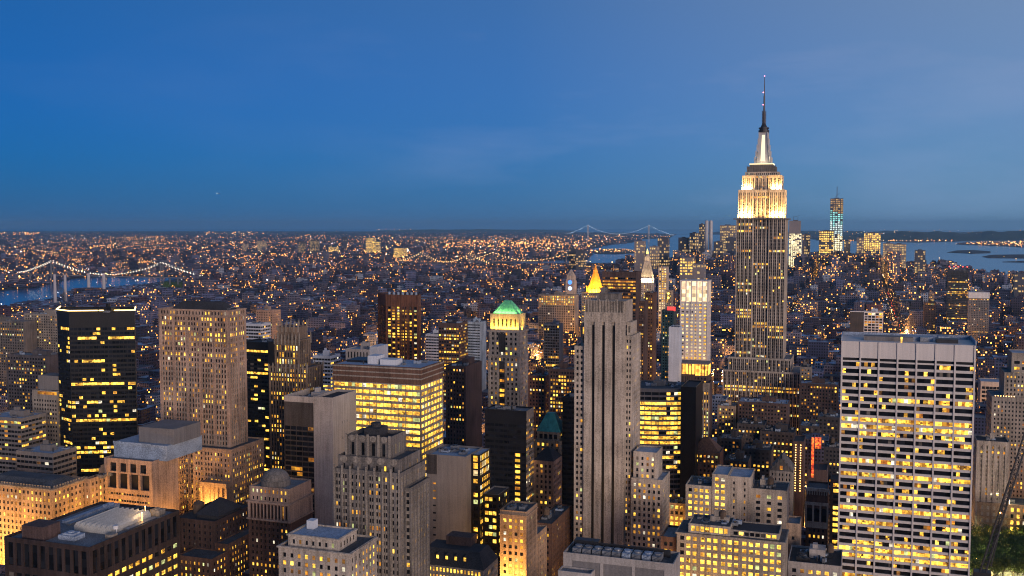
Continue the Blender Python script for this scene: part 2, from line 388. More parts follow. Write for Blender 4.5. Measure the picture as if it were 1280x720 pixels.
def water_tank(b, x, y, z, r=1.9):
    m = MB()
    for i in range(4): m.box(x + (-1.3, 1.1, 1.1, -1.3)[i], x + (-1.1, 1.3, 1.3, -1.1)[i], y + (-1.3, -1.3, 1.1, 1.1)[i], y + (-1.1, -1.1, 1.3, 1.3)[i], z, z + 3)
    m.box(x - 1.5, x + 1.5, y - 1.5, y + 1.5, z + 2.8, z + 3)
    q = MB(); q.cyl(x, y, z + 3, z + 6.6, r, n=14); q.cyl(x, y, z + 6.6, z + 8, r + .15, .1, n=14)
    tk = b.part('water_tank', q, [WOOD]); m.build('stand', [STEEL], tk, b.org)
def area_light(parent, org, loc, sx, sy, power, color, direction, spread=150):
    l = bpy.data.lights.new('flood_or_street_glow', 'AREA'); l.shape = 'RECTANGLE'; l.size = sx; l.size_y = sy; l.energy = power; l.color = color; l.spread = rad(spread)  # serves real floodlights and added mid-air panels standing in for street glow
    o = bpy.data.objects.new('flood_or_street_glow', l); o.parent = parent
    o.location = (loc[0] - org[0], loc[1] - org[1], loc[2] - org[2])
    o.rotation_euler = Vector(direction).to_track_quat('-Z', 'Y').to_euler(); COL.objects.link(o); return o
def point_light(loc, power, color, r=1.0, parent=None, name='lamp_light'):
    l = bpy.data.lights.new(name, 'POINT'); l.energy = power; l.color = color; l.shadow_soft_size = r
    o = bpy.data.objects.new(name, l); o.location = loc; COL.objects.link(o)
    if parent: o.parent = parent
    return o
def mark(phrase, px, py): HEROES.append((phrase, px, py))
def place(xl, xr, y, H):
    x, Y, _ = at(xr, y, H); return Xof(xl, Y, H), x, Y

# ------------------------------------------------------------------ setting: water, land, streets
m, n, l, p = newmat('harbour_water')
p.inputs['Base Color'].default_value = (.006, .085, .19, 1); p.inputs['Roughness'].default_value = .16; p.inputs['Specular IOR Level'].default_value = .5
geo = n.new('ShaderNodeNewGeometry'); w1 = n.new('ShaderNodeTexNoise'); w1.inputs['Scale'].default_value = .035; w1.inputs['Detail'].default_value = 4; l.new(geo.outputs['Position'], w1.inputs['Vector'])
bp = n.new('ShaderNodeBump'); bp.inputs['Strength'].default_value = .25; bp.inputs['Distance'].default_value = 1.2; l.new(w1.outputs[0], bp.inputs['Height']); l.new(bp.outputs[0], p.inputs['Normal'])
WATER = m
def sheet(name, poly, z, mat, thick=0.0):
    b = MB()
    if thick: b.prism(poly, z - thick, z, 0)
    else: b.face([(*q, z) for q in poly])
    return tag(b.build(name, [mat]), kind='structure')
sheet('water', [(-60000, -3000), (60000, -3000), (60000, 60000), (-60000, 60000)], 0.0, WATER)
LAND = masonry('city_ground', (.05, .05, .055), .95, .5, .012, False)
ASPH = masonry('asphalt', (.05, .05, .052), .9, .3, .2, False)
PAVE = masonry('pavement_concrete', (.2, .2, .2), .9, .25, .3, False)
def G(px, py): q = at(px, py, 0); return (q[0], q[1])
MANH = [(3200, -900)] + [G(*q) for q in ((1500, 420), (1330, 366), (1275, 356), (1222, 350), (1200, 343), (1160, 338), (1120, 332), (1040, 330), (900, 329), (800, 328), (700, 330), (560, 334), (400, 341), (219, 349.5), (203, 352), (179, 357), (142, 360), (89, 366), (67, 376), (22, 381), (0, 393), (-80, 425))] + [(-3200, -900)]
BROOK = [G(*q) for q in ((-260, 372), (-100, 366), (0, 364), (37, 360), (61, 355), (85, 349), (114, 346), (142, 346), (173, 344.6), (217, 346), (300, 342), (420, 336.5), (560, 331), (690, 326), (733, 324), (742, 318), (733, 313), (762, 306), (790, 303.5), (800, 299.5), (838, 297), (846, 292.5), (720, 290.2), (560, 289.4), (300, 289), (-50, 289), (-500, 290))]
sheet('ground', MANH, 2.0, LAND, 2.0); sheet('ground', BROOK, 2.0, LAND, 2.0)
ISLE = [G(*q) for q in ((738, 315), (748, 312), (775, 311.2), (797, 313), (795, 316.5), (770, 318), (745, 317.5))]
sheet('island', ISLE, 2.5, LAND, 2.5)
sheet('island', [G(*q) for q in ((1184, 315.6), (1196, 313.4), (1215, 312.8), (1238, 314.4), (1238, 316.4), (1215, 317.2))], 3, LAND, 3)
sheet('island', [G(*q) for q in ((1228, 321), (1240, 318.8), (1290, 318.2), (1310, 320), (1290, 323.2), (1236, 322.6))], 3, LAND, 3)
sheet('island', [G(*q) for q in ((1253, 327.6), (1300, 325.5), (1300, 328.6))], 3, LAND, 3)
PORT = [G(*q) for q in ((1195, 305.5), (1225, 302.5), (1400, 302.5), (1500, 309), (1280, 309))]
sheet('ground', PORT, 2.0, LAND, 2.0)
STATEN = [G(*q) for q in ((848, 293.4), (870, 292), (1050, 301), (1145, 303.2), (1195, 302), (1240, 300.5), (1420, 301), (1500, 294), (1200, 290), (900, 289.6))]
sheet('ground', STATEN, 2.0, LAND, 2.0)
HILLM = masonry('wooded_hill', (.035, .05, .035), .95, .5, .002, False)
def ridge(name, pxs, py, top, seed, depth=3500):
    """a range of low hills, height noise along and across"""
    rr = random.Random(seed); hs = []
    ph = [rr.uniform(0, 6.3) for _ in range(6)]
    b = MB(); nx, nd = 60, 7; grid = []
    for i in range(nx + 1):
        x = pxs[0] + (pxs[1] - pxs[0]) * i / nx; row = []
        e = math.sin(math.pi * i / nx) ** .45
        for j in range(nd + 1):
            q = Vector(G(x, py)); q = q * (1 + depth * j / nd / q.length)
            h = top * e * math.sin(math.pi * j / nd) ** .8 * (.8 + .12 * math.sin(i * .35 + ph[0]) + .1 * math.sin(i * .83 + ph[1] + j) + .05 * math.sin(i * 1.9 + ph[2]))
            row.append((q.x, q.y, 1.5 + h))
        grid.append(row)
    for i in range(nx):
        for j in range(nd): b.face([grid[i][j], grid[i + 1][j], grid[i + 1][j + 1], grid[i][j + 1]])
    tag(b.build(name, [HILLM]), kind='structure')
ridge('hills', (1020, 1420), 300.6, 165, 3); ridge('hills', (900, 1180), 294, 120, 5); ridge('hills', (470, 720), 289.6, 90, 9, 6000)

AVES = [-2900, -2650, -2400, -2150, -1900, -1650, -1400, -1150, -900, -720, -545, -395, -191, 88, 340, 590, 840, 1090, 1340, 1590]
PITCH = 80.0; STREETS = [30 + PITCH * k for k in range(0, 76)]
b = MB()
for xa in AVES[3:18]: b.face([(xa - 10, -200, 2.004), (xa + 10, -200, 2.004), (xa + 10, 4300, 2.004), (xa - 10, 4300, 2.004)])
tag(b.build('road', [ASPH]), kind='structure')
b = MB()
for ys in STREETS[:54]: b.face([(-2150, ys - 6, 2.008), (1340, ys - 6, 2.008), (1340, ys + 6, 2.008), (-2150, ys + 6, 2.008)])
tag(b.build('street', [ASPH]), kind='structure')
b = MB()
for a, c in zip(AVES[7:14], AVES[8:15]):
    for ys in STREETS[3:24]: b.box(a + 11, c - 11, ys + 7, ys + PITCH - 7, 2.0, 2.15, bottom=False)
tag(b.build('pavement', [PAVE]), kind='structure')
b = MB()
for xa in AVES[8:15]:
    for off in (-5.1, -1.75, 1.6, 4.95):
        for k in range(100, 1900, 12): b.face([(xa + off, k, 2.02), (xa + off + .16, k, 2.02), (xa + off + .16, k + 3, 2.02), (xa + off, k + 3, 2.02)])
tag(b.build('road_marking', [WHITE]), kind='structure')
# evening haze
b = MB(); b.box(-61000, 61000, -3500, 61000, -1.0, 475.0)
hm = bpy.data.materials.new('evening_haze'); hm.use_nodes = True
hn = hm.node_tree.nodes; hn.remove(hn['Principled BSDF']); vp = hn.new('ShaderNodeVolumePrincipled')
vp.inputs['Color'].default_value = (.36, .72, 1.0, 1); vp.inputs['Density'].default_value = HAZE; vp.inputs['Anisotropy'].default_value = .2
hm.node_tree.links.new(vp.outputs[0], hn['Material Output'].inputs['Volume'])
tag(b.build('haze', [hm]), kind='stuff')
# ------------------------------------------------------------------ named buildings
LIME = masonry('limestone', (.40, .345, .29)); LIMED = masonry('weathered_limestone', (.27, .235, .20)); TAN = masonry('tan_brick', (.33, .235, .165))
PINK = masonry('pinkish_stone', (.36, .25, .19)); BROWN = masonry('brown_brick', (.12, .065, .045)); BROWN2 = masonry('dark_brownstone', (.085, .055, .05))
CONC = masonry('concrete', (.36, .33, .31), .88, .24); CONCG = masonry('grey_concrete', (.17, .16, .16), .88, .2); GREYST = masonry('grey_stone', (.15, .135, .125))
TRAV = masonry('white_travertine', (.54, .50, .48), .7, .1, .04); BLACK = masonry('black_cladding', (.015, .014, .015), .4, .3, .1, False); SPAN = masonry('dark_spandrel', (.05, .045, .045), .6)
ALU = masonry('aluminium_spandrel', (.09, .08, .078), .6); ORBR = masonry('orange_brown_brick', (.13, .06, .038)); WBRICK = masonry('white_brick', (.52, .55, .60), .85, .14); TEALW = masonry('teal_cladding', (.06, .13, .14))
COPPER = masonry('green_copper', (.10, .42, .26), .6, .2, .3); TEALR = masonry('teal_copper', (.06, .30, .28), .6, .25, .3); GOLD = masonry('gilded_tiles', (.75, .33, .03), .4, .2, .3)
SOFTW = (1, .56, .17); SOD = (1, .48, .10)

# --- the slender limestone tower with three dark vertical slots
X0, X1, Y = place(718, 790, 432, 186); D = 26
b = Building('office_tower', 'pale limestone tower with three tall dark vertical slots up its front', 'tower', (X0 + X1) / 2, Y + D / 2, [LIME, BLACK, LIMED])
sA, sB = Xof(730, Y - 2, 190), Xof(781, Y - 2, 190); zt = Zof(391, sB, Y - 2); z_l, z_r = Zof(432, X0, Y), Zof(420, X1, Y)
pun = st(bay=2.9, fh=3.65, ww=.52, wh=.52, rv=.4, mx=.7, mt=1.6, lit=.10, row=.03, mb=0)
b.rect(X0, sA, Y, Y + D, 0, z_l, pun, None, pun, 'grey', 1)
X1b = Xof(800, Y, 190)
b.rect(sB, X1, Y, Y + D, 0, z_r, st(bay=2.2, fh=3.65, ww=.52, wh=.52, rv=.4, mx=.3, mt=1.6, lit=.10, mb=0), pun, None, 'grey', 1)
b.rect(sB, Xof(787.5, Y + 1, 200), Y + 4, Y + D - 5, z_r - 2, Zof(403, X1, Y + 4), st(bay=3, fh=7, ww=.5, wh=.8, lit=.05, mx=.5), pun, None, 'tar', 1)
b.rect(Xof(724, Y, 195), sA, Y + 4, Y + D - 4, z_l - 2, Zof(404, sA, Y + 4), st(bay=3, fh=7, ww=.5, wh=.8, lit=.05, mx=.5), None, pun, 'tar', 1)
ym = Y - 2; w = b.wall; L = sB - sA; slots = [sA + L * t for t in (.225, .475, .725)]; sw = L * .038
edges = [sA]; [edges.extend((c - sw, c + sw)) for c in slots]; edges.append(sB)
zs = zt - 6
for i in range(0, 8, 2): w.face([(edges[i], ym, 0), (edges[i + 1], ym, 0), (edges[i + 1], ym, zs), (edges[i], ym, zs)])
w.face([(sA, ym, zs), (sB, ym, zs), (sB, ym, zt), (sA, ym, zt)])
for c in slots:
    for x_ in (c - sw, c + sw): w.face([(x_, ym, 0), (x_, ym + 1.6, 0), (x_, ym + 1.6, zs), (x_, ym, zs)])
    w.face([(c - sw, ym, zs), (c + sw, ym, zs), (c + sw, ym + 1.6, zs), (c - sw, ym + 1.6, zs)])
    s_ = MB(); s_.face([(c - sw, ym + 1.6, 0), (c + sw, ym + 1.6, 0), (c + sw, ym + 1.6, zs), (c - sw, ym + 1.6, zs)])
    for k in range(int(zs / 3.65)): s_.box(c - sw, c + sw, ym + 1.35, ym + 1.58, k * 3.65, k * 3.65 + 1.2)
    b.part('window_slot', s_, [BLACK])
    for k in range(3): w.box(c - sw * (1.9 - .6 * k), c + sw * (1.9 - .6 * k), ym - .35, ym - .02, zs + k * 1.6, zs + 1.58 + k * 1.6, 0, bottom=True)
for x_ in (sA, sB): w.face([(x_, ym, 0), (x_, Y + .2, 0), (x_, Y + .2, zt), (x_, ym, zt)])
# fluted crown
cr_ = MB(); cz0 = zt - .1; cz1 = Zof(377, sB, ym + 1)
cr_.box(sA + .3, sB - .3, ym + 1.2, Y + D - 6, cz0 - 8, cz1)
nf = 26
for i in range(nf):
    x_ = sA + .4 + (L - .8) * i / nf; cr_.box(x_ + .1, x_ + (L - .8) / nf * .62, ym + .5, ym + 1.2, cz0, cz1 + (1.2 if i % 6 in (2, 3) else .4))
for i in range(18):
    y_ = ym + 1.6 + (D - 7) * i / 18; cr_.box(sB - .3, sB + .3, y_, y_ + .9, cz0 - 6, cz1 + .4)
b.part('crown', cr_, [LIME])
ph = MB(); a_, c_ = Xof(746, Y + 8, 205), Xof(772, Y + 8, 205); zz = Zof(368, c_, Y + 8)
ph.box(a_, c_, Y + 8, Y + 20, cz1, zz); ph.box(a_ - .6, c_ + .6, Y + 7.5, Y + 20.5, zz, zz + .5); ph.box(a_ + 2, a_ + 6, Y + 9, Y + 14, zz + .5, zz + 4); b.part('plant_room', ph, [GREYST])
for i in range(4): q = MB(); q.bar((a_ + 2 + i * 2.1, Y + 12, zz), (a_ + 2 + i * 2.1, Y + 12, zz + 4 + i % 2 * 3), .18); b.part('mast', q, [STEEL])
# lower wing on the right
wx0, wx1 = Xof(792, Y - 3, 130), Xof(821, Y - 3, 130); wz = Zof(566, wx1, Y - 3)
b.rect(wx0, wx1, Y - 3, Y + 16, 0, wz, st(bay=3.6, fh=3.65, ww=.42, wh=.55, mx=.8, mt=2.4, lit=.3), pun, None, 'blue', 1)
wx2 = Xof(829, Y - 3, 110); wz2 = Zof(600, wx2, Y - 4)
b.rect(wx0 - 1, wx2, Y - 4.5, Y + 20, 0, wz2, st(bay=3.2, fh=3.65, ww=.45, wh=.55, mx=.8, mt=2.4, lit=.28), st(bay=3, fh=3.65, lit=.1), None, 'blue', 1)
b.finish(); mark('the tower with three dark slots', 758, 540)

# --- the white grid slab
X0, X1, Y = place(1052, 1220, 432, 193.6); H = 193.6; D = 30
b = Building('office_tower', 'broad white grid tower of ribbon windows, blank band at its top', 'tower', (X0 + X1) / 2, Y + D / 2, [TRAV, TRAV, BLACK])
zb_ = Zof(452.5, X1, Y); n7 = 7; bw = (X1 - X0 - .8) / n7
gr = st(bay=bw, fh=3.93, ww=.93, wh=.63, rv=.9, mx=.4, mt=.3, mb=0, split=5, lit=.26, rows=[(.97, .22), (.42, .33), (.16, .45)], pal='office', blind=.02)
b.rect(X0, X1, Y, Y + D, 0, zb_ - 1.8, gr, None, None, 'tar', 0, True)
PAL['part'] = [(L_OF, .8), (L_DI, .2)]
w = b.wall; w.box(X0, X1, Y, Y + D, zb_ - .3, H - .0, 0)
for i in range(n7 + 1):
    x_ = X0 + .4 + bw * i; w.box(x_ - .45, x_ + .45, Y - .5, Y - .01, 0, H, 0)
sl = MB(); sl.box(X0 + .5, X1 - .5, Y + 1.2, Y + D - 1, zb_ - 1.8, zb_ - .3); b.part('louvre_slot', sl, [BLACK])
for i in range(n7 + 1): x_ = X0 + .4 + bw * i; w.box(x_ - .44, x_ + .44, Y, Y + 1.2, zb_ - 1.8, zb_ - .3, 0)
rz = H
for nm, x0_, x1_, y0_, h_, mt_ in (('penthouse', .17, .55, 8, 2.4, CONCG), ('cooling_unit', .60, .66, 9, 2.6, METAL), ('penthouse', .47, .70, 12, 2.5, ROOF['blue']), ('cooling_unit', .72, .88, 7, 2.2, STEEL), ('cooling_unit', .74, .82, 14, 3.0, ROOF['blue'])):
    q = MB(); q.box(X0 + (X1 - X0) * x0_, X0 + (X1 - X0) * x1_, Y + y0_, Y + y0_ + 9, rz - .6, rz + h_); b.part(nm, q, [mt_])
q = MB()
for (p_, r_) in (((X0, Y), (X0, Y + D)), ((X0, Y + D), (X1, Y + D)), ((X1, Y + D), (X1, Y))):
    q.box(min(p_[0], r_[0]) - .3, max(p_[0], r_[0]) + .3, min(p_[1], r_[1]) - .3, max(p_[1], r_[1]) + .3, rz, rz + 2.4)
b.part('parapet_screen', q, [ROOF['blue']])
q = MB(); q.box(X0 + (X1 - X0) * .45, X0 + (X1 - X0) * .462, Y + 1, Y + 1.6, rz, rz + 3.2); b.part('roof_lamp', q, [L_BR])
b.finish(100); mark('the white grid tower', 1136, 560)

# --- the floodlit spire tower
Y = 1180.0
def E(px, z, y=Y): return Xof(px, y, z)
def EZ(py, y=Y): return Zof(py, E(950, 260, y), y)
zsh = EZ(273)
xa, xb = E(920.5, zsh), E(982.5, zsh); xc = (xa + xb) / 2
b = Building('skyscraper', 'tallest stepped limestone tower with floodlit crown and antenna spire', 'skyscraper', xc, Y + 20, [LIME, ALU, LIMED])
es = st(bay=2.15, fh=3.75, ww=.76, wh=.60, rv=.25, rs=.5, span=1, mx=1.0, mt=1.2, mb=0, grp=2, gp=.95, lit=.05, row=.13, rowlit=.8, pal='warm', blind=.03)
def crossplan(x0, x1, y0, y1, rec, f0=.345, f1=.655):
    a_, c_ = x0 + (x1 - x0) * f0, x0 + (x1 - x0) * f1
    return [(x0, y0), (a_, y0), (a_, y0 + rec), (c_, y0 + rec), (c_, y0), (x1, y0), (x1, y1), (x0, y1)]
b.solid(crossplan(xa, xb, Y, Y + 38, 2.2), 0, zsh, [es, None, st(**{**es, 'mx': .5}), None, es, es, None, es], 'grey', 0); BOXES.append((xa, xb, Y, Y + 38, zsh))
zb2 = EZ(237); xa2, xb2 = E(922.5, 285), E(980.5, 285)
cb = st(**{**es, 'lit': .12, 'row': .1, 'ww': .6, 'mx': .9, 'grp': 2, 'gp': 1.3, 'mt': 3})
b.solid(crossplan(xa2, xb2, Y + 1.2, Y + 36, 2.5, .33, .67), zsh, zb2, [cb, None, st(**{**cb, 'mx': .4}), None, cb, cb, None, cb], 'grey', .8)
xa3, xb3 = E(927, 300), E(976.5, 300); zb3 = EZ(219)
b.solid(crossplan(xa3, xb3, Y + 3, Y + 34, 1.5, .33, .67), zb2 - .8, zb3, [cb, None, st(**{**cb, 'mx': .4, 'mt': 0}), None, cb, cb, None, cb], 'grey', .8)
xa4, xb4 = E(930.5, 305), E(972.5, 305); zb4 = EZ(214.5)
b.rect(xa4, xb4, Y + 5, Y + 32, zb3 - .8, zb4, st(bay=2.2, fh=3.6, lit=.1, mb=.5, mt=.6), None, None, 'grey', .6, False)
# dark observatory storeys
ob = MB(); x0_, x1_ = E(933, 315), E(968.5, 315); zo = EZ(207.5)
ob.box(x0_, x1_, Y + 6, Y + 31, zb4 - .6, zo)
for i in range(13): x_ = x0_ + (x1_ - x0_) * i / 12; ob.box(x_ - .25, x_ + .25, Y + 5.5, Y + 6, zb4 - .6, zo + 1)
ob.box(x0_ + 3, x1_ - 3, Y + 8, Y + 29, zo, zo + 2.2); b.part('observatory', ob, [GREYST])
rg = MB(); rg.box(x0_ + 2.4, x1_ - 2.4, Y + 7.4, Y + 29.6, zo + 2.2, zo + 3.4); b.part('light_ring', rg, [emit('crown_ring', (1, .78, .42), 1.6)])
# mooring mast
zm0, zm1 = EZ(203), EZ(164); ymid = Y + 18
def sq(w_): return rectp(xc - w_, xc + w_, ymid - w_, ymid + w_)
s_ = (E(951, 330) - E(950, 330)); wb, wt = 8.2 * s_, 4.4 * s_
ms = MB(); ms.frustum(sq(wb), zo + 3.4, sq(wt), zm1, 0)
for sx in (-1, 1):
    for sy in (-1, 1):
        for k in range(5):
            t0, t1 = k / 5, (k + 1) / 5; e0 = wb + (wt - wb) * t0 + 1.5 * (1 - t0) ** 2; 
            ms.box(xc + sx * e0 - .7, xc + sx * e0 + .7, ymid + sy * e0 - .7, ymid + sy * e0 + .7, zm0 + (zm1 - zm0) * t0, zm0 + (zm1 - zm0) * t1)
b.part('mooring_mast', ms, [masonry('mast_aluminium', (.45, .43, .42), .4, .15, .2, True, .3)])
for dx, dy in ((0, -1), (1, 0), (-1, 0)):
    q = MB(); f0, f1 = wb * .36, wt * .42; o0, o1 = wb + .35, wt + .35; za, zz_ = zm0 + 2, zm1 - 3
    if dy: q.face([(xc - f0, ymid - o0 * .985, za), (xc + f0, ymid - o0 * .985, za), (xc + f1, ymid - o1, zz_), (xc - f1, ymid - o1, zz_)])
    else: q.face([(xc + dx * o0 * .985, ymid - f0, za), (xc + dx * o0 * .985, ymid + f0, za), (xc + dx * o1, ymid + f1, zz_), (xc + dx * o1, ymid - f1, zz_)])
    b.part('lit_glass_strip', q, [emit('mast_light', (1, .80, .50), 1.5)])
cap = MB(); zc1 = EZ(155)
cap.cyl(xc, ymid, zm1, zm1 + 2.5, wt * 1.55, n=16); cap.cyl(xc, ymid, zm1 + 2.5, zc1 - 4, wt * 1.25, wt * 1.2, 16); cap.cyl(xc, ymid, zc1 - 4, zc1 - 2.5, wt * 1.5, n=16); cap.cyl(xc, ymid, zc1 - 2.5, zc1 + 3, wt * 1.05, wt * .35, 16); b.part('mast_cap', cap, [STEEL])
an = MB(); zt_ = EZ(92.5); h_ = zt_ - zc1
an.cyl(xc, ymid, zc1, zc1 + h_ * .28, 1.6, 1.5, 8); an.cyl(xc, ymid, zc1 + h_ * .28, zc1 + h_ * .6, 1.0, .9, 8); an.cyl(xc, ymid, zc1 + h_ * .6, zt_, .6, .3, 8)
for k in range(9):
    z_ = zc1 + 2 + h_ * .27 * k / 9
    for a in range(4): an.box(xc + 1.9 * math.cos(a * 1.57) - .5, xc + 1.9 * math.cos(a * 1.57) + .5, ymid + 1.9 * math.sin(a * 1.57) - .5, ymid + 1.9 * math.sin(a * 1.57) + .5, z_, z_ + 1.1)
b.part('antenna', an, [masonry('antenna_steel', (.09, .08, .09), .6)])
for f_ in (.42, .67, 1.0): q = MB(); q.octa(xc - (0 if f_ == 1 else 1.1), ymid - 1.2, zc1 + h_ * f_, .75); b.part('beacon', q, [emit('spire_beacon', (1, .25, .35), 5)])
# shoulders
xl, xr_ = E(911, 140, Y - 6), E(989.5, 140, Y - 6); z_ = Zof(449, xr_, Y - 6)
b.rect(xl, xr_, Y - 6, Y + 40, 0, z_, st(**{**es, 'lit': .10, 'row': .24, 'mt': 2}), es, es, 'grey', .8)
xl, xr_ = E(904, 130, Y - 12), E(1001, 130, Y - 12); z_ = Zof(466, xr_, Y - 12)
b.rect(xl, xr_, Y - 12, Y + 42, 0, z_, st(**{**es, 'lit': .10, 'row': .22, 'mt': 2}), es, es, 'grey', .8)
fl = MB(); zf = zsh + .4
fl.box(xa - 3, xb + 3, Y - 3.2, Y + .9, zsh - 1.2, zsh - .02); fl.box(xb, xb + 3, Y + .9, Y + 38, zsh - 1.2, zsh - .02); fl.box(xa - 3, xa, Y + .9, Y + 38, zsh - 1.2, zsh - .02)
b.part('floodlight_ledge', fl, [GREYST])
third = (xb - xa) / 3
for x_, pw in ((xa + third / 2, 1.0), (xb - third / 2, 1.0), (xc, .10)):
    area_light(b.root, b.org, (x_, Y - 2.2, zsh + .5), third * .95, 1.0, ESBP * pw, SOFTW, (0, .30, 1))
area_light(b.root, b.org, (xb + 2, Y + 18, zsh + .5), 1.0, 34, ESBP, SOFTW, (-.28, 0, 1)); area_light(b.root, b.org, (xa - 2, Y + 18, zsh + .5), 1.0, 34, ESBP, SOFTW, (.28, 0, 1))
for x_ in (xa2 + 8, xb2 - 8): area_light(b.root, b.org, (x_, Y + 1.9, zb2 + .3), 12, .8, ESBP * 1.0, SOFTW, (0, .25, 1))
area_light(b.root, b.org, (xc, Y + 5.5, zo + 4), 10, 1, ESBP * .012, (1, .8, .5), (0, .6, 1))
b.finish(); mark('the floodlit spire tower', 950, 400)

# --- generic placing of a block by the edges of its front
def block(name, label, cat, xl, xr, y, H, D, mats, SN, SW=None, SE=None, roof='tar', par=1.0, group=None, Y=None):
    X0, X1, Y_ = place(xl, xr, y, H)
    b = Building(name, label, cat, (X0 + X1) / 2, Y_ + D / 2, mats, group)
    b.rect(X0, X1, Y_, Y_ + D, 0, H, SN, SW, SE, roof, par)
    b.X0, b.X1, b.Y, b.Y1, b.H = X0, X1, Y_, Y_ + D, H
    return b

# --- the tan stone slab with arched top storeys
X0, X1, Y = place(198, 285, 388, 200); H = 200; D = 22
b = Building('office_tower', 'massive tan stone slab tower with arched crown windows and dark hipped roof', 'tower', (X0 + X1) / 2, Y + D / 2, [PINK, LIMED, LIME])
l1 = st(bay=2.7, fh=3.72, ww=.56, wh=.6, rv=.4, rs=.3, span=1, mx=2.2, mt=0, mb=0, grp=4, gp=1.9, lit=.10, row=.16, rowlit=.4)
l2 = st(bay=2.7, fh=3.72, ww=.56, wh=.6, rv=.4, mx=2.2, mt=0, mb=0, grp=4, gp=1.9, lit=.32, row=.1)
zA = H - 38
b.rect(X0, X1, Y, Y + D, 0, zA, l1, l1, None, 'tar', 0); b.rect(X0, X1, Y, Y + D, zA, H - 5, l2, l2, None, 'tar', 0, False)
b.rect(X0, X1, Y, Y + D, H - 5, H, st(bay=2.7, fh=4.6, ww=.4, wh=.5, mt=.4, mb=0, lit=.12), st(bay=2.7, fh=4.6, ww=.4, wh=.5, mt=.4, mb=0), None, 'tar', 1.2, False)
for z_ in (zA, H - 5.2, H - .8): b.cornice(X0, X1, Y, Y + D, z_, .7, .6)
for cx_ in (.14, .5, .86):                                    # tall arches of the crown
    a_ = X0 + (X1 - X0) * cx_; q = MB(); r_ = 3.4
    pts = [(a_ + r_ * math.cos(t), H - 19 + r_ * 1.2 * math.sin(t)) for t in [math.pi * k / 10 for k in range(11)]]
    for (p0, p1) in zip(pts, pts[1:]): q.bar((p0[0], Y - .35, p0[1]), (p1[0], Y - .35, p1[1]), .7)
    for x_ in (a_ - r_, a_ + r_): q.bar((x_, Y - .35, H - 32), (x_, Y - .35, H - 19), .7)
    b.part('arch', q, [PINK])
hp = MB(); hp.frustum(rectp(X0 + 8, X1 - 4, Y + 3, Y + D - 3), H - 1, rectp(X0 + 14, X1 - 12, Y + 9, Y + D - 9), H + 5); b.part('hipped_roof', hp, [ROOF['dark']])
q = MB(); q.bar((X0 + 24, Y + 11, H + 4), (X0 + 24, Y + 11, H + 12), .25); b.part('mast', q, [STEEL])
wz = Zof(561, X0, Y - 4)
lw = st(bay=2.7, fh=3.72, ww=.5, wh=.55, rv=.4, mx=1.5, mt=2.5, mb=0, grp=3, gp=1.2, lit=.3, row=.15)
b.rect(X0 - 1, X0 + 21, Y - 9, Y + D + 2, 0, wz, lw, lw, None, 'tar', 1); b.rect(X1 - 25, X1 + 7, Y - 9, Y + D + 10, 0, Zof(561, X1, Y - 9), lw, lw, None, 'tar', 1)
b.cornice(X0 - 1, X0 + 21, Y - 9, Y + D + 2, wz - 1, .8, .5); b.cornice(X1 - 25, X1 + 7, Y - 9, Y + D + 10, Zof(561, X1, Y - 9) - 1, .8, .5)
wz3 = Zof(607, X0, Y - 18)
b.rect(X0 - 2, X0 + 17, Y - 18, Y, 0, wz3, lw, lw, None, 'tar', 1)
px0, px1 = Xof(250, Y - 16, 80), Xof(282, Y - 16, 80); pz = Zof(602, px0, Y - 16)
po = MB(); po.box(px0, px1, Y - 15, Y - 9.02, 0, pz - 2)
for i in range(7): x_ = px0 + (px1 - px0) * i / 6; po.box(x_ - .6, x_ + .6, Y - 16, Y - 15.02, 0, pz - 3)
po.box(px0 - .5, px1 + .5, Y - 16.2, Y - 9.02, pz - 2.98, pz); b.part('portal', po, [PINK])
area_light(b.root, b.org, ((px0 + px1) / 2, Y - 20, pz - 26), 14, 2, 60000, SOD, (0, .5, 1)); area_light(b.root, b.org, (X0 + 9, Y - 24, wz3 - 30), 14, 2, 42000, SOD, (0, .45, 1))
area_light(b.root, b.org, (X0 + 19, Y - 16, wz3 - 28), 2, 10, 6000, SOD, (-.3, .2, 1))
b.clutter(X0 + 3, X1 - 3, Y + 1, Y + D - 1, H - 1.1, 5, False)
b.finish(); mark('the tan stone tower', 250, 480)

# --- the faceted black tower with a lit roof edge
H = 190
def scaled(q, k): return (q[0] * k, q[1] * k)
cL, cA, cB = scaled(at(71, 386, H), 1.0), at(86, 389.5, H)[:2], at(168, 388, H)[:2]
cL = scaled(cA, 1.0); kk = math.hypot(*cA); rL, rB2, rL2 = ray(71, 386), ray(169, 386), ray(76, 386)
cL = (rL[0] * 842, rL[1] * 842); cB2 = (rB2[0] * 868, rB2[1] * 868); cL2 = (rL2[0] * 872, rL2[1] * 872)
cA = (ray(86, 389)[0] * 828, ray(86, 389)[1] * 828); cB = (ray(168, 389)[0] * 834, ray(168, 389)[1] * 834)
X0, X1, Y = cL[0], cB[0], cA[1]
poly = [cL, cA, cB, cB2, cL2]
b = Building('glass_tower', 'black faceted glass tower with glowing yellow roof edge', 'tower', (X0 + X1) / 2, Y + 20, [BLACK, SPAN, BLACK])
bk = st(bay=3.0, fh=3.75, ww=.93, wh=.58, rv=.12, mx=.3, mt=13, mb=0, lit=.09, row=.24, rowlit=.5, pal='bright', blind=.0)
b.solid(poly, 0, H, [bk, bk, bk, None, bk], 'dark', 1.2); BOXES.append((min(q[0] for q in poly), max(q[0] for q in poly), min(q[1] for q in poly), max(q[1] for q in poly), H))
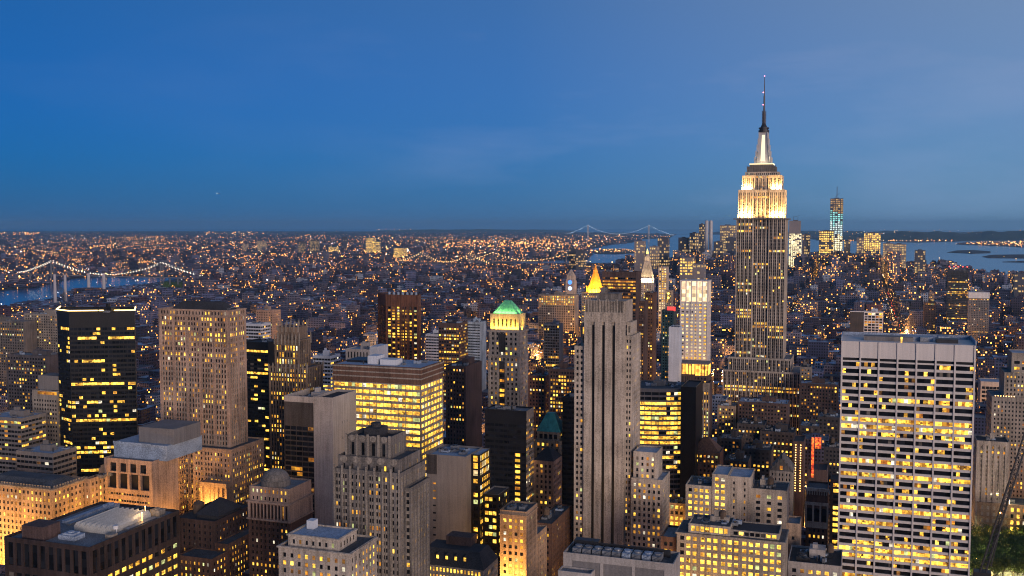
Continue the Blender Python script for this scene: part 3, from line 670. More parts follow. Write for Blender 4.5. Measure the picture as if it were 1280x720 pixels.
for i, j in ((0, 1), (1, 2), (2, 3), (4, 0)):
    p_, r_ = inset(poly, -.3)[i], inset(poly, -.3)[j]
    for (f0, f1) in (((0, 1),) if i != 1 else ((0, .5), (.5, 1.0))):
        q = MB(); q.bar((p_[0] + (r_[0] - p_[0]) * f0, p_[1] + (r_[1] - p_[1]) * f0, H + .3), (p_[0] + (r_[0] - p_[0]) * f1, p_[1] + (r_[1] - p_[1]) * f1, H + .3), .8); b.part('edge_light', q, [emit('edge_light', (1, .66, .22), 5.0)])
b.clutter(cA[0] + 14, cB[0] - 6, cA[1] + 6, cA[1] + 22, H - 1.2, 5)
b.finish(); mark('the black tower with glowing roof edge', 122, 480)

# --- the yellow lit office block
b = block('office_block', 'square office block glowing yellow with brown bands below its flat blue roof', 'office block', 416, 526, 461, 160, 40, [LIMED, LIMED, BROWN], None, roof='blue', par=1.0)
X0, X1, Y, Y1, H = b.X0, b.X1, b.Y, b.Y1, b.H
b.wall = MB(); b.panes = []
yo = st(bay=5.7, split=2, fh=4.45, ww=.95, wh=.60, rv=.5, mx=.8, mt=0, mb=0, lit=.93, row=0, pal='bright', blind=0, dark=L_DI)
b.rect(X0, X1, Y, Y1, 0, H - 11.5, yo, yo, None, 'tar', 0, False)
z_ = H - 11.5
for i, (h_, m_) in enumerate(((3.6, 2), (.9, 0), (2.6, 2), (.8, 0), (2.6, 2), (1.0, 0))):
    o_ = .35 if m_ == 0 else 0.0
    b.wall.box(X0 - o_, X1 + o_, Y - o_, Y1 + o_, z_, z_ + h_, m_); z_ += h_
b.wall.box(X0, X1, Y, Y + .5, z_, H + .6, 2); b.wall.box(X1 - .5, X1, Y + .5, Y1, z_, H + .6, 2); b.wall.box(X0, X0 + .5, Y + .5, Y1, z_, H + .6, 2)
q = MB(); q.face([(X0, Y, H + .02), (X1, Y, H + .02), (X1, Y1, H + .02), (X0, Y1, H + .02)]); b.roofs = {('blue', 0): q}
for (x0_, x1_, y0_, y1_, h_, m_) in ((.33, .44, 10, 22, 6, WBRICK), (.48, .66, 9, 20, 4, WBRICK), (.04, .30, 16, 34, 1.6, STEEL)):
    q = MB(); q.box(X0 + (X1 - X0) * x0_, X0 + (X1 - X0) * x1_, Y + y0_, Y + y1_, H, H + h_); q.box(X0 + (X1 - X0) * x0_ + 1, X0 + (X1 - X0) * x0_ + 2.4, Y + y0_ - .05, Y + y0_, H + .8, H + h_ * .6); b.part('plant_room', q, [m_])
b.clutter(X0 + 4, X1 - 4, Y + 4, Y1 - 4, H + .02, 5, False)
b.finish(); mark('the yellow lit office block', 480, 560)

# --- grey concrete building with white west wall
b = block('office_building', 'grey building with glass front and tall plain white side wall', 'office building', 355, 416, 498, 145, 33, [CONC, SPAN, WBRICK], None, roof='dark', par=1.4)
X0, X1, Y, Y1, H = b.X0, b.X1, b.Y, b.Y1, b.H
b.wall = MB(); b.panes = []; b.roofs = {}
xm = Xof(392, Y, H)
b.rect(X0, xm, Y, Y1, 0, H - 4, st(bay=4.2, fh=3.5, ww=.94, wh=.72, rv=.2, mx=.3, mt=16, lit=.09, row=0, pal='orange', blind=.0, mb=0, wall=1, span=1), None, None, 'dark', 0, False)
b.wall.box(X0, xm, Y, Y + .6, H - 4, H, 0); b.wall.box(X0, X0 + .6, Y + .6, Y1, H - 4, H, 0)
b.solid([(xm, Y - .3), (X1, Y - .3), (X1, Y1), (xm, Y1)], 0, H + .5, [None, st(bay=3.2, fh=10.5, ww=.22, wh=.16, mx=12, mt=14, lit=.02, rv=.3), None, None], 'dark', 1.8, 0)
b.clutter(X0 + 2, xm - 1, Y + 4, Y1 - 4, H - 4, 6)
b.finish(); mark('the grey block with plain white side wall', 400, 590)

# --- art deco grey tower with scalloped setbacks
X0, X1, Y = place(417, 500, 592, 141); H = 141
b = Building('office_tower', 'grey art deco tower with scalloped setbacks and ribbed front', 'tower', (X0 + X1) / 2, Y + 15, [GREYST, SPAN, LIMED])
fr = st(bay=1.8, fh=3.45, ww=.80, wh=.60, rv=.45, rs=.12, span=2, mx=.9, mt=2.0, mb=0, grp=2, gp=.95, lit=.10, row=.06, rowlit=.35, pal='warm', blind=.12)
b.rect(X0, X1, Y, Y + 30, 0, H, fr, fr, None, 'tar', 1.2)
for i in range(9): x_ = X0 + .45 + (X1 - X0 - .9) * i / 8; b.wall.box(x_ - .42, x_ + .42, Y - .55, Y - .01, 0, H + 1.8, 2)
z2 = Zof(575, X1, Y + 3); f2 = st(bay=4.4, fh=6.5, ww=.26, wh=.62, rv=.5, mx=1.2, mt=3.2, mb=0, lit=.12, pal='warm')
b.rect(X0 + .8, X1 - 1.5, Y + 3, Y + 27, H - 1.2, z2, f2, f2, None, 'tar', 1.2, False)
xs0, xs1 = Xof(433, Y + 6, 158), Xof(487, Y + 6, 158); z3 = Zof(547, xs1, Y + 6)
b.rect(xs0, xs1, Y + 6, Y + 24, z2 - 1.2, z3, st(bay=5, fh=8.5, ww=.34, wh=.74, rv=.7, mx=.6, mt=2.5, mb=0, lit=0, dark=GL), f2, None, 'dark', 2, False)
def scallops(name, x0_, x1_, y_, z_, n_, r_):
    for i in range(n_):
        q = MB(); cx_ = x0_ + (x1_ - x0_) * (i + .5) / n_; k = 14
        pf = [(cx_ + r_ * math.cos(t), z_ + r_ * .9 * math.sin(t)) for t in [2 * math.pi * j / k for j in range(k)]]
        q.face([(a, y_ - .55, c) for a, c in pf])
        for j in range(k): (a, c), (a2, c2) = pf[j], pf[(j + 1) % k]; q.face([(a, y_ - .55, c), (a, y_ + .0, c), (a2, y_ + .0, c2), (a2, y_ - .55, c2)])
        b.part(name, q, [LIMED])
scallops('scallop', X0 + .8, X1 - 1.5, Y + 3, z2 - 1.6, 5, 1.9); scallops('scallop', xs0, xs1, Y + 6, z3 - 1.3, 4, 1.7)
for i in range(5): x_ = xs0 + (xs1 - xs0) * i / 4; b.wall.box(x_ - .5, x_ + .5, Y + 5.3, Y + 5.98, z2 - 1, z3 + .8, 2)
q = MB(); q.box((xs0 + xs1) / 2 - 4, (xs0 + xs1) / 2 + 4, Y + 10, Y + 20, z3 - 2, z3 + 3); q.cyl((xs0 + xs1) / 2, Y + 15, z3 + 3, z3 + 5, 2.5, n=12); b.part('plant_room', q, [ROOF['dark']])
b.rect(X1, X1 + 3.2, Y + 5, Y + 28, 0, Zof(610, X1 + 3, Y + 5), st(**{**fr, 'grp': 0, 'mx': .5}), fr, None, 'tar', 1)
b.clutter(X0 + 1, X1 - 1, Y + 25, Y + 29, H - 1.2, 3, False)
b.finish(); mark('the grey art deco tower', 462, 640)

# --- pale stepped building with the blue roof, at the bottom edge
X0, X1, Y = place(348, 437, 692, 118)
b = Building('apartment_building', 'pale stone building with blue flat roof on a stepped penthouse', 'building', (X0 + X1) / 2, Y + 14, [LIME, LIMED, LIME])
b.rect(X0, X1, Y, Y + 26, 0, 118, st(bay=3.6, fh=3.5, ww=.42, wh=.56, mt=2.2, lit=.4), st(bay=3.4, fh=3.5, ww=.42, wh=.56, mt=2.2, lit=.4), None, 'tar', .9)
xt0, xt1 = Xof(360, Y + 3, 123), Xof(423, Y + 3, 123); zt = Zof(674, xt1, Y + 3)
b.rect(xt0, xt1, Y + 3, Y + 20, 117, zt, st(bay=3.2, fh=4, ww=.4, wh=.5, mt=1.4, mb=.4, lit=.25), st(bay=3.2, fh=4, mt=1.4, mb=.4), None, 'blue', .7, False)
b.cornice(xt0, xt1, Y + 3, Y + 20, zt - .7, .6, .5); b.cornice(X0, X1, Y, Y + 26, 117.2, .7, .6)
q = MB(); q.box(xt0 + 3, xt0 + 6.5, Y + 14, Y + 18, zt - .7, zt + 3.2); b.part('chimney', q, [WBRICK])
b.finish(); mark('the pale stepped block with blue roof', 400, 695)

# --- domed pinkish building
X0, X1, Y = place(310, 362, 612, 116)
b = Building('ornate_building', 'ornate brick building with small dome and columned upper storeys', 'building', (X0 + X1) / 2, Y + 12, [BROWN, PINK, PINK])
b.rect(X0, X1, Y, Y + 24, 0, 98, st(bay=2.6, fh=3.4, ww=.42, wh=.52, mt=.5, lit=.14, row=.1), None, None, 'tar', 0)
z_ = 98
b.rect(X0 - .2, X1 + .2, Y - .2, Y + 24, z_, z_ + 9, st(bay=2.2, fh=8.4, ww=.6, wh=.86, rv=.9, mt=.3, mb=.3, lit=.05, wall=1), None, None, 'tar', 0, False, 1)
b.rect(X0 + .5, X1 - .5, Y + .5, Y + 24, z_ + 9, 116, st(bay=2.6, fh=4.2, ww=.42, wh=.5, mt=.6, mb=.4, lit=.2, wall=1, span=1), None, None, 'grey', 1, False, 1)
b.cornice(X0, X1, Y, Y + 24, z_ - .6, .9, .8, 1); b.cornice(X0, X1, Y, Y + 24, z_ + 9, 1, .9, 1)
q = MB(); dx_, dy_ = Xof(343, Y + 9, 120), Y + 10; rr_ = Xof(358, Y + 9, 120) - dx_
q.cyl(dx_, dy_, 115, 118.5, rr_ * 1.08, n=20)
for k in range(5): q.cyl(dx_, dy_, 118.5 + rr_ * .75 * math.sin(k * .314), 118.5 + rr_ * .75 * math.sin((k + 1) * .314), rr_ * math.cos(k * .314), rr_ * math.cos((k + 1) * .314), 20, cap=(k == 4))
b.part('dome', q, [GREYST])
b.finish(); mark('the small domed brick block', 338, 620)

# --- blank concrete slab with lit glass corner
b = block('office_building', 'blank grey concrete slab with glowing glass corner room at its top', 'office building', 533, 582, 571, 123, 28, [CONCG, SPAN, BLACK], None, roof='blue', par=1.2)
X0, X1, Y, Y1, H = b.X0, b.X1, b.Y, b.Y1, b.H
q = MB(); q.box(X0 - .1, Xof(546, Y, H), Y - .2, Y - .02, H - 12, H - .3); b.part('dark_panel', q, [SPAN])
for k in range(9): q = MB(); x_ = Xof(543, Y, 100); z_ = H - 18 - k * 4.5; q.box(x_ - .9, x_ + .9, Y - .12, Y + .1, z_, z_ + .9); b.part('slit_window', q, [L_AM if k < 3 else GL])
xg = X1 + 5.5
b.rect(X1 + .02, xg, Y + 9, Y1, 0, H - 14, st(bay=2.6, fh=4.2, ww=.9, wh=.62, mt=.5, lit=.55, pal='office', wall=2, span=2), st(bay=2.6, fh=4.2, ww=.9, wh=.62, mt=.5, lit=.5, pal='office', wall=2, span=2), None, 'dark', .5)
b.rect(X1 + .02, xg, Y + 9, Y1 - 1, H - 14, H - .4, st(bay=2.6, fh=4.3, ww=.94, wh=.8, mt=.4, mb=.2, lit=1, pal='pale', wall=2, span=2), st(bay=2.6, fh=4.3, ww=.94, wh=.8, mt=.4, mb=.2, lit=1, pal='pale', wall=2, span=2), None, 'blue', .5, False)
b.rect(xg + .02, xg + 10, Y + 14, Y1 + 6, 0, Zof(618, xg + 6, Y + 14), st(bay=2.6, fh=4.2, ww=.9, wh=.55, mt=1, lit=.5, row=.3, pal='bright', wall=2, span=2), st(bay=2.6, fh=4.2, ww=.9, wh=.55, mt=1, lit=.4, pal='bright', wall=2, span=2), None, 'dark', .8)
b.clutter(X0 + 2, X1 - 2, Y + 3, Y1 - 3, H - 1.2, 5, False)
b.finish(); mark('the blank slab with lit glass corner', 560, 620)

# --- black glass tower behind it
b = block('glass_tower', 'plain black glass tower with one column of lit windows', 'tower', 606, 658, 514, 132, 17, [BLACK, SPAN, LIMED], st(bay=3.3, fh=3.9, ww=.9, wh=.5, rv=.08, mx=.5, mt=9, lit=.0, blind=0), st(bay=2.8, fh=3.9, ww=.95, wh=.55, rv=.4, mx=.2, mt=6, lit=.25, wall=2, span=2), roof='grey', par=1)
q = MB(); X1, Y, H = b.X1, b.Y, b.H
for k in range(22):
    if R.random() < .85: z_ = H - 32 - k * 3.9; q = MB(); q.box(X1 - 8.2, X1 - 4.6, Y - .15, Y + .05, z_, z_ + 2.1); b.part('lit_stair_window', q, [R.choice([L_BR, L_WA, L_AM])])
b.clutter(b.X0 + 2, b.X1 - 2, b.Y + 2, b.Y1 - 2, H - 1, 4, False)
b.finish(); mark('the plain black glass tower', 634, 570)

# --- tower with the floodlit green pyramid
X0, X1, Y = place(610, 650, 414, 180)
b = Building('office_tower', 'tan stone tower under a floodlit green pyramid roof and yellow belfry storey', 'tower', (X0 + X1) / 2, Y + 10, [LIME, SPAN, LIMED])
tn = st(bay=3.4, fh=3.75, ww=.42, wh=.54, rv=.4, mx=1.4, mt=.8, mb=0, lit=.2, row=.06)
D = 20; H = 180
z1_ = Zof(446, X1, Y)
b.rect(X0, X1, Y, Y + D, 0, z1_, tn, tn, None, 'tar', 0); b.rect(X0 + .5, X1 - .5, Y + .5, Y + D, z1_, H, st(**{**tn, 'lit': .3}), tn, None, 'grey', 1, False)
b.cornice(X0, X1, Y, Y + D, z1_ - .2, 1, .8); b.cornice(X0 + .5, X1 - .5, Y + .5, Y + D, H - 1.2, 1.2, 1.0)
dk = MB(); cx_ = (X0 + X1) / 2 - 1.5
dk.box(cx_ - 2.2, cx_ + 2.2, Y - .1, Y + .7, 0, z1_ - 4); b.part('window_bay', dk, [SPAN])
for k in range(int((z1_ - 8) / 3.75)): q = MB(); q.box(cx_ - 1.8, cx_ + 1.8, Y - .16, Y - .02, 2 + k * 3.75, 4.2 + k * 3.75); b.part('bay_window', q, [R.choice([GL, GL, L_AM, L_WA]) if k > 16 else GL])
q = MB()
for i in range(9): t = math.pi * i / 8; q.bar((cx_ + 3 * math.cos(t), Y + .2, z1_ + 15 + 3 * math.sin(t)), (cx_ + 3 * math.cos(t + .39), Y + .2, z1_ + 15 + 3 * math.sin(t + .39)), .6)
q.box(cx_ - 2.6, cx_ + 2.6, Y + .3, Y + .48, z1_ + 3, z1_ + 17); b.part('arched_window', q, [SPAN])
bz1 = Zof(393, X1, Y + 2); bx0, bx1 = Xof(613, Y + 2, 190), Xof(648.5, Y + 2, 190)
b.rect(bx0, bx1, Y + 2, Y + D - 2, H - 1, bz1, st(bay=3.2, fh=9, ww=.34, wh=.6, mt=2, mb=1.5, rv=.6, lit=0, dark=BLACK), st(bay=3.2, fh=9, ww=.34, wh=.6, mt=2, mb=1.5, rv=.6, lit=0, dark=BLACK), None, 'dark', 0, False, 2)
pk = Zof(375.5, (bx0 + bx1) / 2, Y + D / 2); cxm, cym = (bx0 + bx1) / 2, Y + D / 2; r0x, r0y = (bx1 - bx0) / 2 - 1.4, D / 2 - 3
py_ = MB(); py_.frustum(rectp(cxm - r0x, cxm + r0x, cym - r0y, cym + r0y), bz1, rectp(cxm - 2.6, cxm + 2.6, cym - 1.4, cym + 1.4), pk)
for k in range(-3, 4): py_.bar((cxm + r0x * k / 3.4, cym - r0y - .1, bz1), (cxm + 2.4 * k / 3.4, cym - 1.5, pk), .3)
b.part('pyramid_roof', py_, [COPPER])
wht = (1, .9, .30)
area_light(b.root, b.org, (cxm, Y - .2, H + .4), 22, 1, 12000, (1, .60, .05), (0, .22, 1)); area_light(b.root, b.org, (bx1 + 1.6, cym, H + .4), 1, 15, 6000, (1, .60, .05), (-.22, 0, 1))
area_light(b.root, b.org, (cxm, cym - r0y - 1.2, bz1 + .4), 18, .8, 2500, wht, (0, .75, 1)); area_light(b.root, b.org, (cxm + r0x + 1.0, cym, bz1 + .4), .8, 12, 1700, wht, (-.75, 0, 1))
b.finish(); mark('the green pyramid tower', 634, 450)

# --- teal pyramid building
X0, X1, Y = place(668, 701, 545, 108)
b = Building('office_building', 'grey stone building with truncated teal copper pyramid roof', 'building', (X0 + X1) / 2, Y + 13, [LIMED, LIMED, PINK])
tl = st(bay=3.2, fh=3.8, ww=.48, wh=.56, lit=.28, mt=1.2)
b.rect(X0, X1, Y, Y + 24, 0, 104, tl, st(bay=3.2, fh=3.8, ww=.5, wh=.5, lit=.3), None, 'tar', 1)
b.rect(X0 + 1.5, X1 - 1.5, Y + 1.5, Y + 22, 103, 110, st(bay=4, fh=5.5, ww=.7, wh=.6, mt=.6, mb=.5, lit=0), tl, None, 'tar', 0, False)
py_ = MB(); tx0, tx1 = Xof(670, Y + 2, 112), Xof(700, Y + 2, 112); pk = Zof(516, (tx0 + tx1) / 2, Y + 10)
py_.frustum(rectp(tx0, tx1, Y + 2, Y + 21), 110, rectp((tx0 + tx1) / 2 - 3, (tx0 + tx1) / 2 + 2.6, Y + 9, Y + 13), pk)
for k in range(-4, 5): py_.bar(((tx0 + tx1) / 2 + (tx1 - tx0) / 2 * k / 4.3, Y + 1.9, 110), ((tx0 + tx1) / 2 + 2.4 * k / 4.3, Y + 8.9, pk), .22)
b.part('pyramid_roof', py_, [TEALR])
lx0, lx1 = Xof(667, Y - 22, 90), Xof(692, Y - 22, 90); lz = Zof(577, lx1, Y - 22)
b.rect(lx0, lx1, Y - 22, Y - 1, 0, lz, st(bay=3, fh=3.7, lit=.12, wall=2, span=2), st(bay=3, fh=3.7, lit=.06, wall=2, span=2), None, 'tar', 0, True, 2)
hp = MB(); hp.frustum(rectp(lx0, lx1, Y - 22, Y - 1), lz, rectp(lx0 + 5, lx1 - 5, Y - 14, Y - 9), lz + 7); b.part('hipped_roof', hp, [ROOF['dark']])
b.finish(); mark('the teal pyramid roof', 686, 540)

# --- curved glass block glowing beside the slotted tower
Y = 800.0; X0 = Xof(797, Y, 128); X1 = Xof(852, Y + 8, 128); H = Zof(488, X1, Y)
arc = [(X0 - 6 + (X1 - X0 + 6) * t, Y + 10 * t ** 2.2) for t in [k / 7 for k in range(8)]]
poly = arc + [(X1, Y + 44), (X0 - 6, Y + 44)]
b = Building('office_block', 'curved glass block with blazing yellow floors beside a black slab', 'office block', (X0 + X1) / 2, Y + 20, [CONCG, SPAN, BLACK])
def zl(z, p_): return .97 if H - 46 < z < H - 14 else (.35 if z > H - 14 else .22)
cs = st(bay=4, fh=4.0, ww=.96, wh=.62, rv=.3, mx=.05, mt=2.2, mb=0, pal='bright', zlit=zl, row=0, blind=0)
b.solid(poly, 0, H, [cs] * 7 + [None] * 3, 'tar', 1); BOXES.append((X0 - 6, X1, Y, Y + 44, H))
b.clutter(X0, X1 - 4, Y + 14, Y + 40, H - 1, 8, True)
xs = Xof(870, Y + 4, 128)
b.rect(X1 + .05, xs, Y + 4, Y + 40, 0, Zof(484, xs, Y + 4), None, None, None, 'dark', 1, True, 2)
b.finish(); mark('the curved block with blazing floors', 826, 540)

# --- white lit-crown tower with its glowing podium
b = block('residential_tower', 'slender white tower with glowing fins round its top', 'tower', 850, 885, 378, 184, 22, [TRAV, TRAV, WBRICK], st(bay=4.3, fh=3.5, ww=.55, wh=.5, rv=.2, mx=.6, mt=1, mb=0, lit=.62, pal='pale', blind=.5), st(bay=4, fh=3.5, ww=.5, wh=.5, lit=.2, pal='pale'), roof='grey', par=0)
X0, X1, Y, Y1, H = b.X0, b.X1, b.Y, b.Y1, b.H; zt = Zof(352, X1, Y)
q = MB(); q.box(X0 + 1.2, X1 - 1.2, Y + 1.2, Y1 - 1.2, H, zt - .5); b.part('lantern', q, [emit('lantern_glow', (1, .70, .40), 1.3, 5.0, .5, 1.3)])
for i in range(6): x_ = X0 + .5 + (X1 - X0 - 1) * i / 5; q = MB(); q.box(x_ - .5, x_ + .5, Y, Y + 1.1, H, zt); b.part('fin', q, [TRAV])
for i in range(1, 5): y_ = Y + (Y1 - Y) * i / 4.2; q = MB(); q.box(X1 - 1.1, X1, y_ - .5, y_ + .5, H, zt); b.part('fin', q, [TRAV])
q = MB(); q.box(X0 - .2, X1 + .2, Y - .2, Y1 + .2, zt, zt + .9); b.part('roof_slab', q, [TRAV])
for i in range(6): x_ = X0 + .5 + (X1 - X0 - 1) * i / 5; b.wall.box(x_ - .4, x_ + .4, Y - .5, Y - .01, 0, H, 0)
b.finish(); mark('the white tower with glowing fins', 868, 420)
b = block('podium_block', 'low dark block with orange lit colonnade floor under the white tower', 'office block', 836, 885, 470, 117, 22, [BROWN2, SPAN, LIMED], st(bay=3.2, fh=3.8, lit=.25, mt=1), st(bay=3.2, fh=3.8, lit=.2, mt=1), roof='tar', par=0, Y=None)
X0, X1, Y, Y1, H = b.X0, b.X1, b.Y, b.Y1, b.H
zt = Zof(456, X1, Y); q = MB(); q.box(X0 + .6, X1 - .6, Y + .6, Y1 - .6, H, zt); b.part('glowing_storey', q, [emit('orange_storey', (1, .44, .06), 2.2, 4.0, .4, 1.4)])
for i in range(13): x_ = X0 + .3 + (X1 - X0 - .6) * i / 12; q = MB(); q.box(x_ - .35, x_ + .35, Y, Y + .58, H, zt); b.part('column', q, [BROWN2])
q = MB(); q.box(X0 - .6, X1 + .6, Y - .6, Y1 + .6, zt, zt + 1.0); b.part('roof_slab', q, [CONCG])
b.finish(); mark('the orange lit colonnade floor', 860, 465)
b = block('office_building', 'dark ribbed penthouse block with pale end wall below the orange colonnade', 'office building', 846, 868, 468, 118, 24, [BROWN2, SPAN, PINK], st(bay=1.7, fh=14, ww=.55, wh=.85, mx=4.4, mt=1, mb=0, lit=0, dark=BLACK), None, roof='tar')
b.finish()
b = block('office_building', 'brown block with paired lit windows and dark hat, right of black slab', 'office building', 869, 887, 479, 112, 20, [BROWN2, LIMED, LIMED], st(bay=2.6, fh=3.8, ww=.5, wh=.6, mt=8, mx=.6, lit=.45, rs=.3, wall=1), None, roof='tar')
b.finish()

# --- bottom left dark office with skylight roof
X0, X1, Y = place(5, 112, 684, 110); H = 110; D = 66
b = Building('office_building', 'dark bronze office block with ridged skylight and roof machinery', 'office building', (X0 + X1) / 2, Y + D / 2, [masonry('dark_bronze', (.05, .034, .03), .6), SPAN, BLACK])
da = st(bay=5.0, fh=11.5, ww=.70, wh=.86, rv=.7, mx=1.2, mt=1.6, mb=0, lit=.0, blind=0, dark=GL)
db = st(bay=5.0, fh=5.6, ww=.72, wh=.42, rv=.6, mx=1.2, mt=14.5, mb=0, lit=.5, pal='bright')
b.rect(X0, X1, Y, Y + D, H - 14.5, H, da, da, None, 'grey', 1.3, False)
b.rect(X0, X1, Y, Y + D, 0, H - 14.5, st(bay=5.0, fh=5.6, ww=.72, wh=.42, rv=.6, mx=1.2, mt=1, mb=0, lit=.3, pal='bright'), st(bay=5.0, fh=5.6, ww=.72, wh=.42, rv=.6, mx=1.2, mt=1, mb=0, lit=.55, pal='bright'), None, 'grey', 0)
q = MB(); q.box(X0 + 8, X0 + 21, Y + 3, Y + 14, H - 1.3, H + 5.5); b.part('stair_bulkhead', q, [BROWN2])
sx0, sx1, sy0, sy1, nz_ = X0 + 22, X1 - 7, Y + 22, Y + 52, 7
q = MB(); q.box(sx0, sx1, sy0, sy1, H - 1.3, H + 1.2)
for i in range(nz_):
    x_ = sx0 + (sx1 - sx0) * i / nz_; x2 = sx0 + (sx1 - sx0) * (i + 1) / nz_; m_ = (x_ + x2) / 2
    q.face([(x_, sy0, H + 1.22), (m_, sy0, H + 3), (m_, sy1, H + 3), (x_, sy1, H + 1.22)]); q.face([(m_, sy0, H + 3), (x2, sy0, H + 1.22), (x2, sy1, H + 1.22), (m_, sy1, H + 3)])
    q.face([(x_, sy0, H + 1.22), (x2, sy0, H + 1.22), (m_, sy0, H + 3)])
b.part('skylight', q, [masonry('skylight_panels', (.42, .42, .40), .35, .15, .2, False)])
for (x_, y_, w_, d_, h_, m_) in ((25, 8, 10, 7, 2.2, ROOF['blue']), (27, 9, 6, 5, 3, ROOF['blue']), (7, 30, 3, 30, 1.4, ROOF['blue']), (12, 28, 2, 34, .9, METAL), (10, 56, 7, 5, 3, ROOF['blue']), (40, 56, 6, 5, 3, LIMED), (28, 57, 9, 5, 2.5, STEEL), (45, 30, 3, 22, 1, METAL), (46, 16, 4, 4, 2.2, LIMED)):
    q = MB(); q.box(X0 + x_, X0 + x_ + w_, Y + y_, Y + y_ + d_, H - 1.28, H - 1.3 + h_)
    if w_ > 4: q.cyl(X0 + x_ + w_ / 2, Y + y_ + d_ / 2, H - 1.3 + h_, H - .7 + h_, min(w_, d_) * .3, n=12)
    b.part('air_handler', q, [m_])
q = MB(); q.cyl(X1 - 5, Y + 24, H - 1.3, H + 2, .25, n=8); q.cyl(X1 - 5, Y + 23.6, H + 1.5, H + 3.2, 1.3, 1.3, 16); b.part('satellite_dish', q, [WHITE])
for x_, y_ in ((X1 - 12, Y + 54), (X1 - 6, Y + 44)):
    q = MB(); q.cyl(x_, y_, H - 1.3, H + 3.4, .12, n=6); q.octa(x_, y_, H + 3.8, .45); b.part('roof_lamp', q, [LAMP]); point_light((x_ - b.org[0], y_ - b.org[1], H + 4.6), 900, (1, .62, .28), .4, b.root)
b.finish(); mark('the dark block with ridged skylight', 110, 690)

# --- hipped brownstone
b = block('brick_building', 'dark brown brick block with black hipped roof and lit corner windows', 'building', 218, 268, 652, 82, 40, [masonry('black_brown_brick', (.055, .034, .03)), BROWN2, BROWN], st(bay=4, fh=3.8, ww=.3, wh=.5, lit=.06, mt=2), st(bay=3.4, fh=3.8, ww=.34, wh=.5, lit=.22, mt=2), roof='dark', par=.8)
X0, X1, Y, Y1, H = b.X0, b.X1, b.Y, b.Y1, b.H
hp = MB(); hp.box(X0 + 12, X1 - 1.5, Y + 6, Y + 30, H - .8, H + 1.5); hp.frustum(rectp(X0 + 11, X1 - .8, Y + 5, Y + 31), H + 1.5, rectp(X0 + 19, X1 - 9, Y + 17, Y + 20), H + 9); b.part('hipped_roof', hp, [ROOF['dark']])
q = MB(); q.cyl(X0 + 6, Y + 16, H - .8, H + 5, 3.6, n=14); q.cyl(X0 + 6, Y + 16, H + 5, H + 7, 3.7, .2, 14); b.part('water_tank', q, [WOOD])
b.rect(X0 + 14, X1 + 9, Y - 16, Y - .05, 0, H - 17, st(bay=3.2, fh=3.8, ww=.4, wh=.5, lit=.3, wall=2, span=2), st(bay=3.2, fh=3.8, ww=.4, wh=.5, lit=.5, wall=2, span=2), None, 'tar', .8, True, 2)
b.rect(X1 + .05, X1 + 9, Y, Y1 + 6, 0, H - 13, st(bay=3.2, fh=3.8, ww=.4, wh=.5, lit=.3, wall=2, span=2), st(bay=3, fh=3.8, ww=.4, wh=.5, lit=.5, wall=2, span=2), None, 'tar', .8, True, 2)
b.finish(); mark('the black hipped roof', 268, 640)

# --- orange lit masonry block, L shaped
b = block('masonry_building', 'tan masonry block glowing orange from the street, arcade of lit arched windows', 'building', -30, 65, 611, 98, 30, [TAN, TAN, LIMED], st(bay=3.3, fh=3.8, ww=.44, wh=.52, mt=2.0, lit=.18, row=.12, rowlit=.9), st(bay=3.3, fh=3.8, ww=.4, wh=.5, mt=2, lit=.2), roof='tar', par=1.3)
X0, X1, Y, Y1, H = b.X0, b.X1, b.Y, b.Y1, b.H
x2 = Xof(112, Y + 27, H)
b.rect(X1 + .05, x2, Y + 27, Y + 50, 0, H, st(bay=3.2, fh=3.8, ww=.44, wh=.52, mt=2, lit=.3), st(bay=3.2, fh=3.8, ww=.42, wh=.52, mt=2, lit=.3), None, 'tar', 1.3)
for (a_, c_, y_) in ((X0, X1, Y), (X1 + 1, x2, Y + 27)):
    for i in range(int((c_ - a_) / 2.2)): x_ = a_ + .6 + i * 2.2; b.wall.box(x_, x_ + 1.1, y_ - .2, y_ + .5, H + .02, H + 1.4, 2)
for i in range(12): y_ = Y + 1.6 + i * 2.3; b.wall.box(X1 - .5, X1 + .2, y_, y_ + 1.1, H + .02, H + 1.4, 2)
b.cornice(X0, X1, Y, Y1, H - 1.3, .9, .7, 2)
hp = MB(); hp.frustum(rectp(X0 + 3, X1 - 3, Y + 3, Y1 - 3), H - 1.3, rectp(X0 + 8, X1 - 8, Y + 9, Y1 - 9), H + 2.6); b.part('hipped_roof', hp, [ROOF['tar']])
area_light(b.root, b.org, (X0 + 26, Y - 22, 44), 54, 3, 120000, SOD, (0, .75, 1), 170); area_light(b.root, b.org, (X1 + 16, Y + 14, 46), 3, 22, 34000, SOD, (-.8, .3, 1), 170); area_light(b.root, b.org, (x2 + 12, Y + 38, 46), 3, 22, 30000, SOD, (-.8, 0, 1), 170)  # added area lights hung mid-air to imitate the orange street glow, no fixtures
b.clutter(X1 + 3, x2 - 3, Y + 31, Y + 47, H - 1.3, 5, True)
b.finish(); mark('the orange lit masonry block', 60, 640)

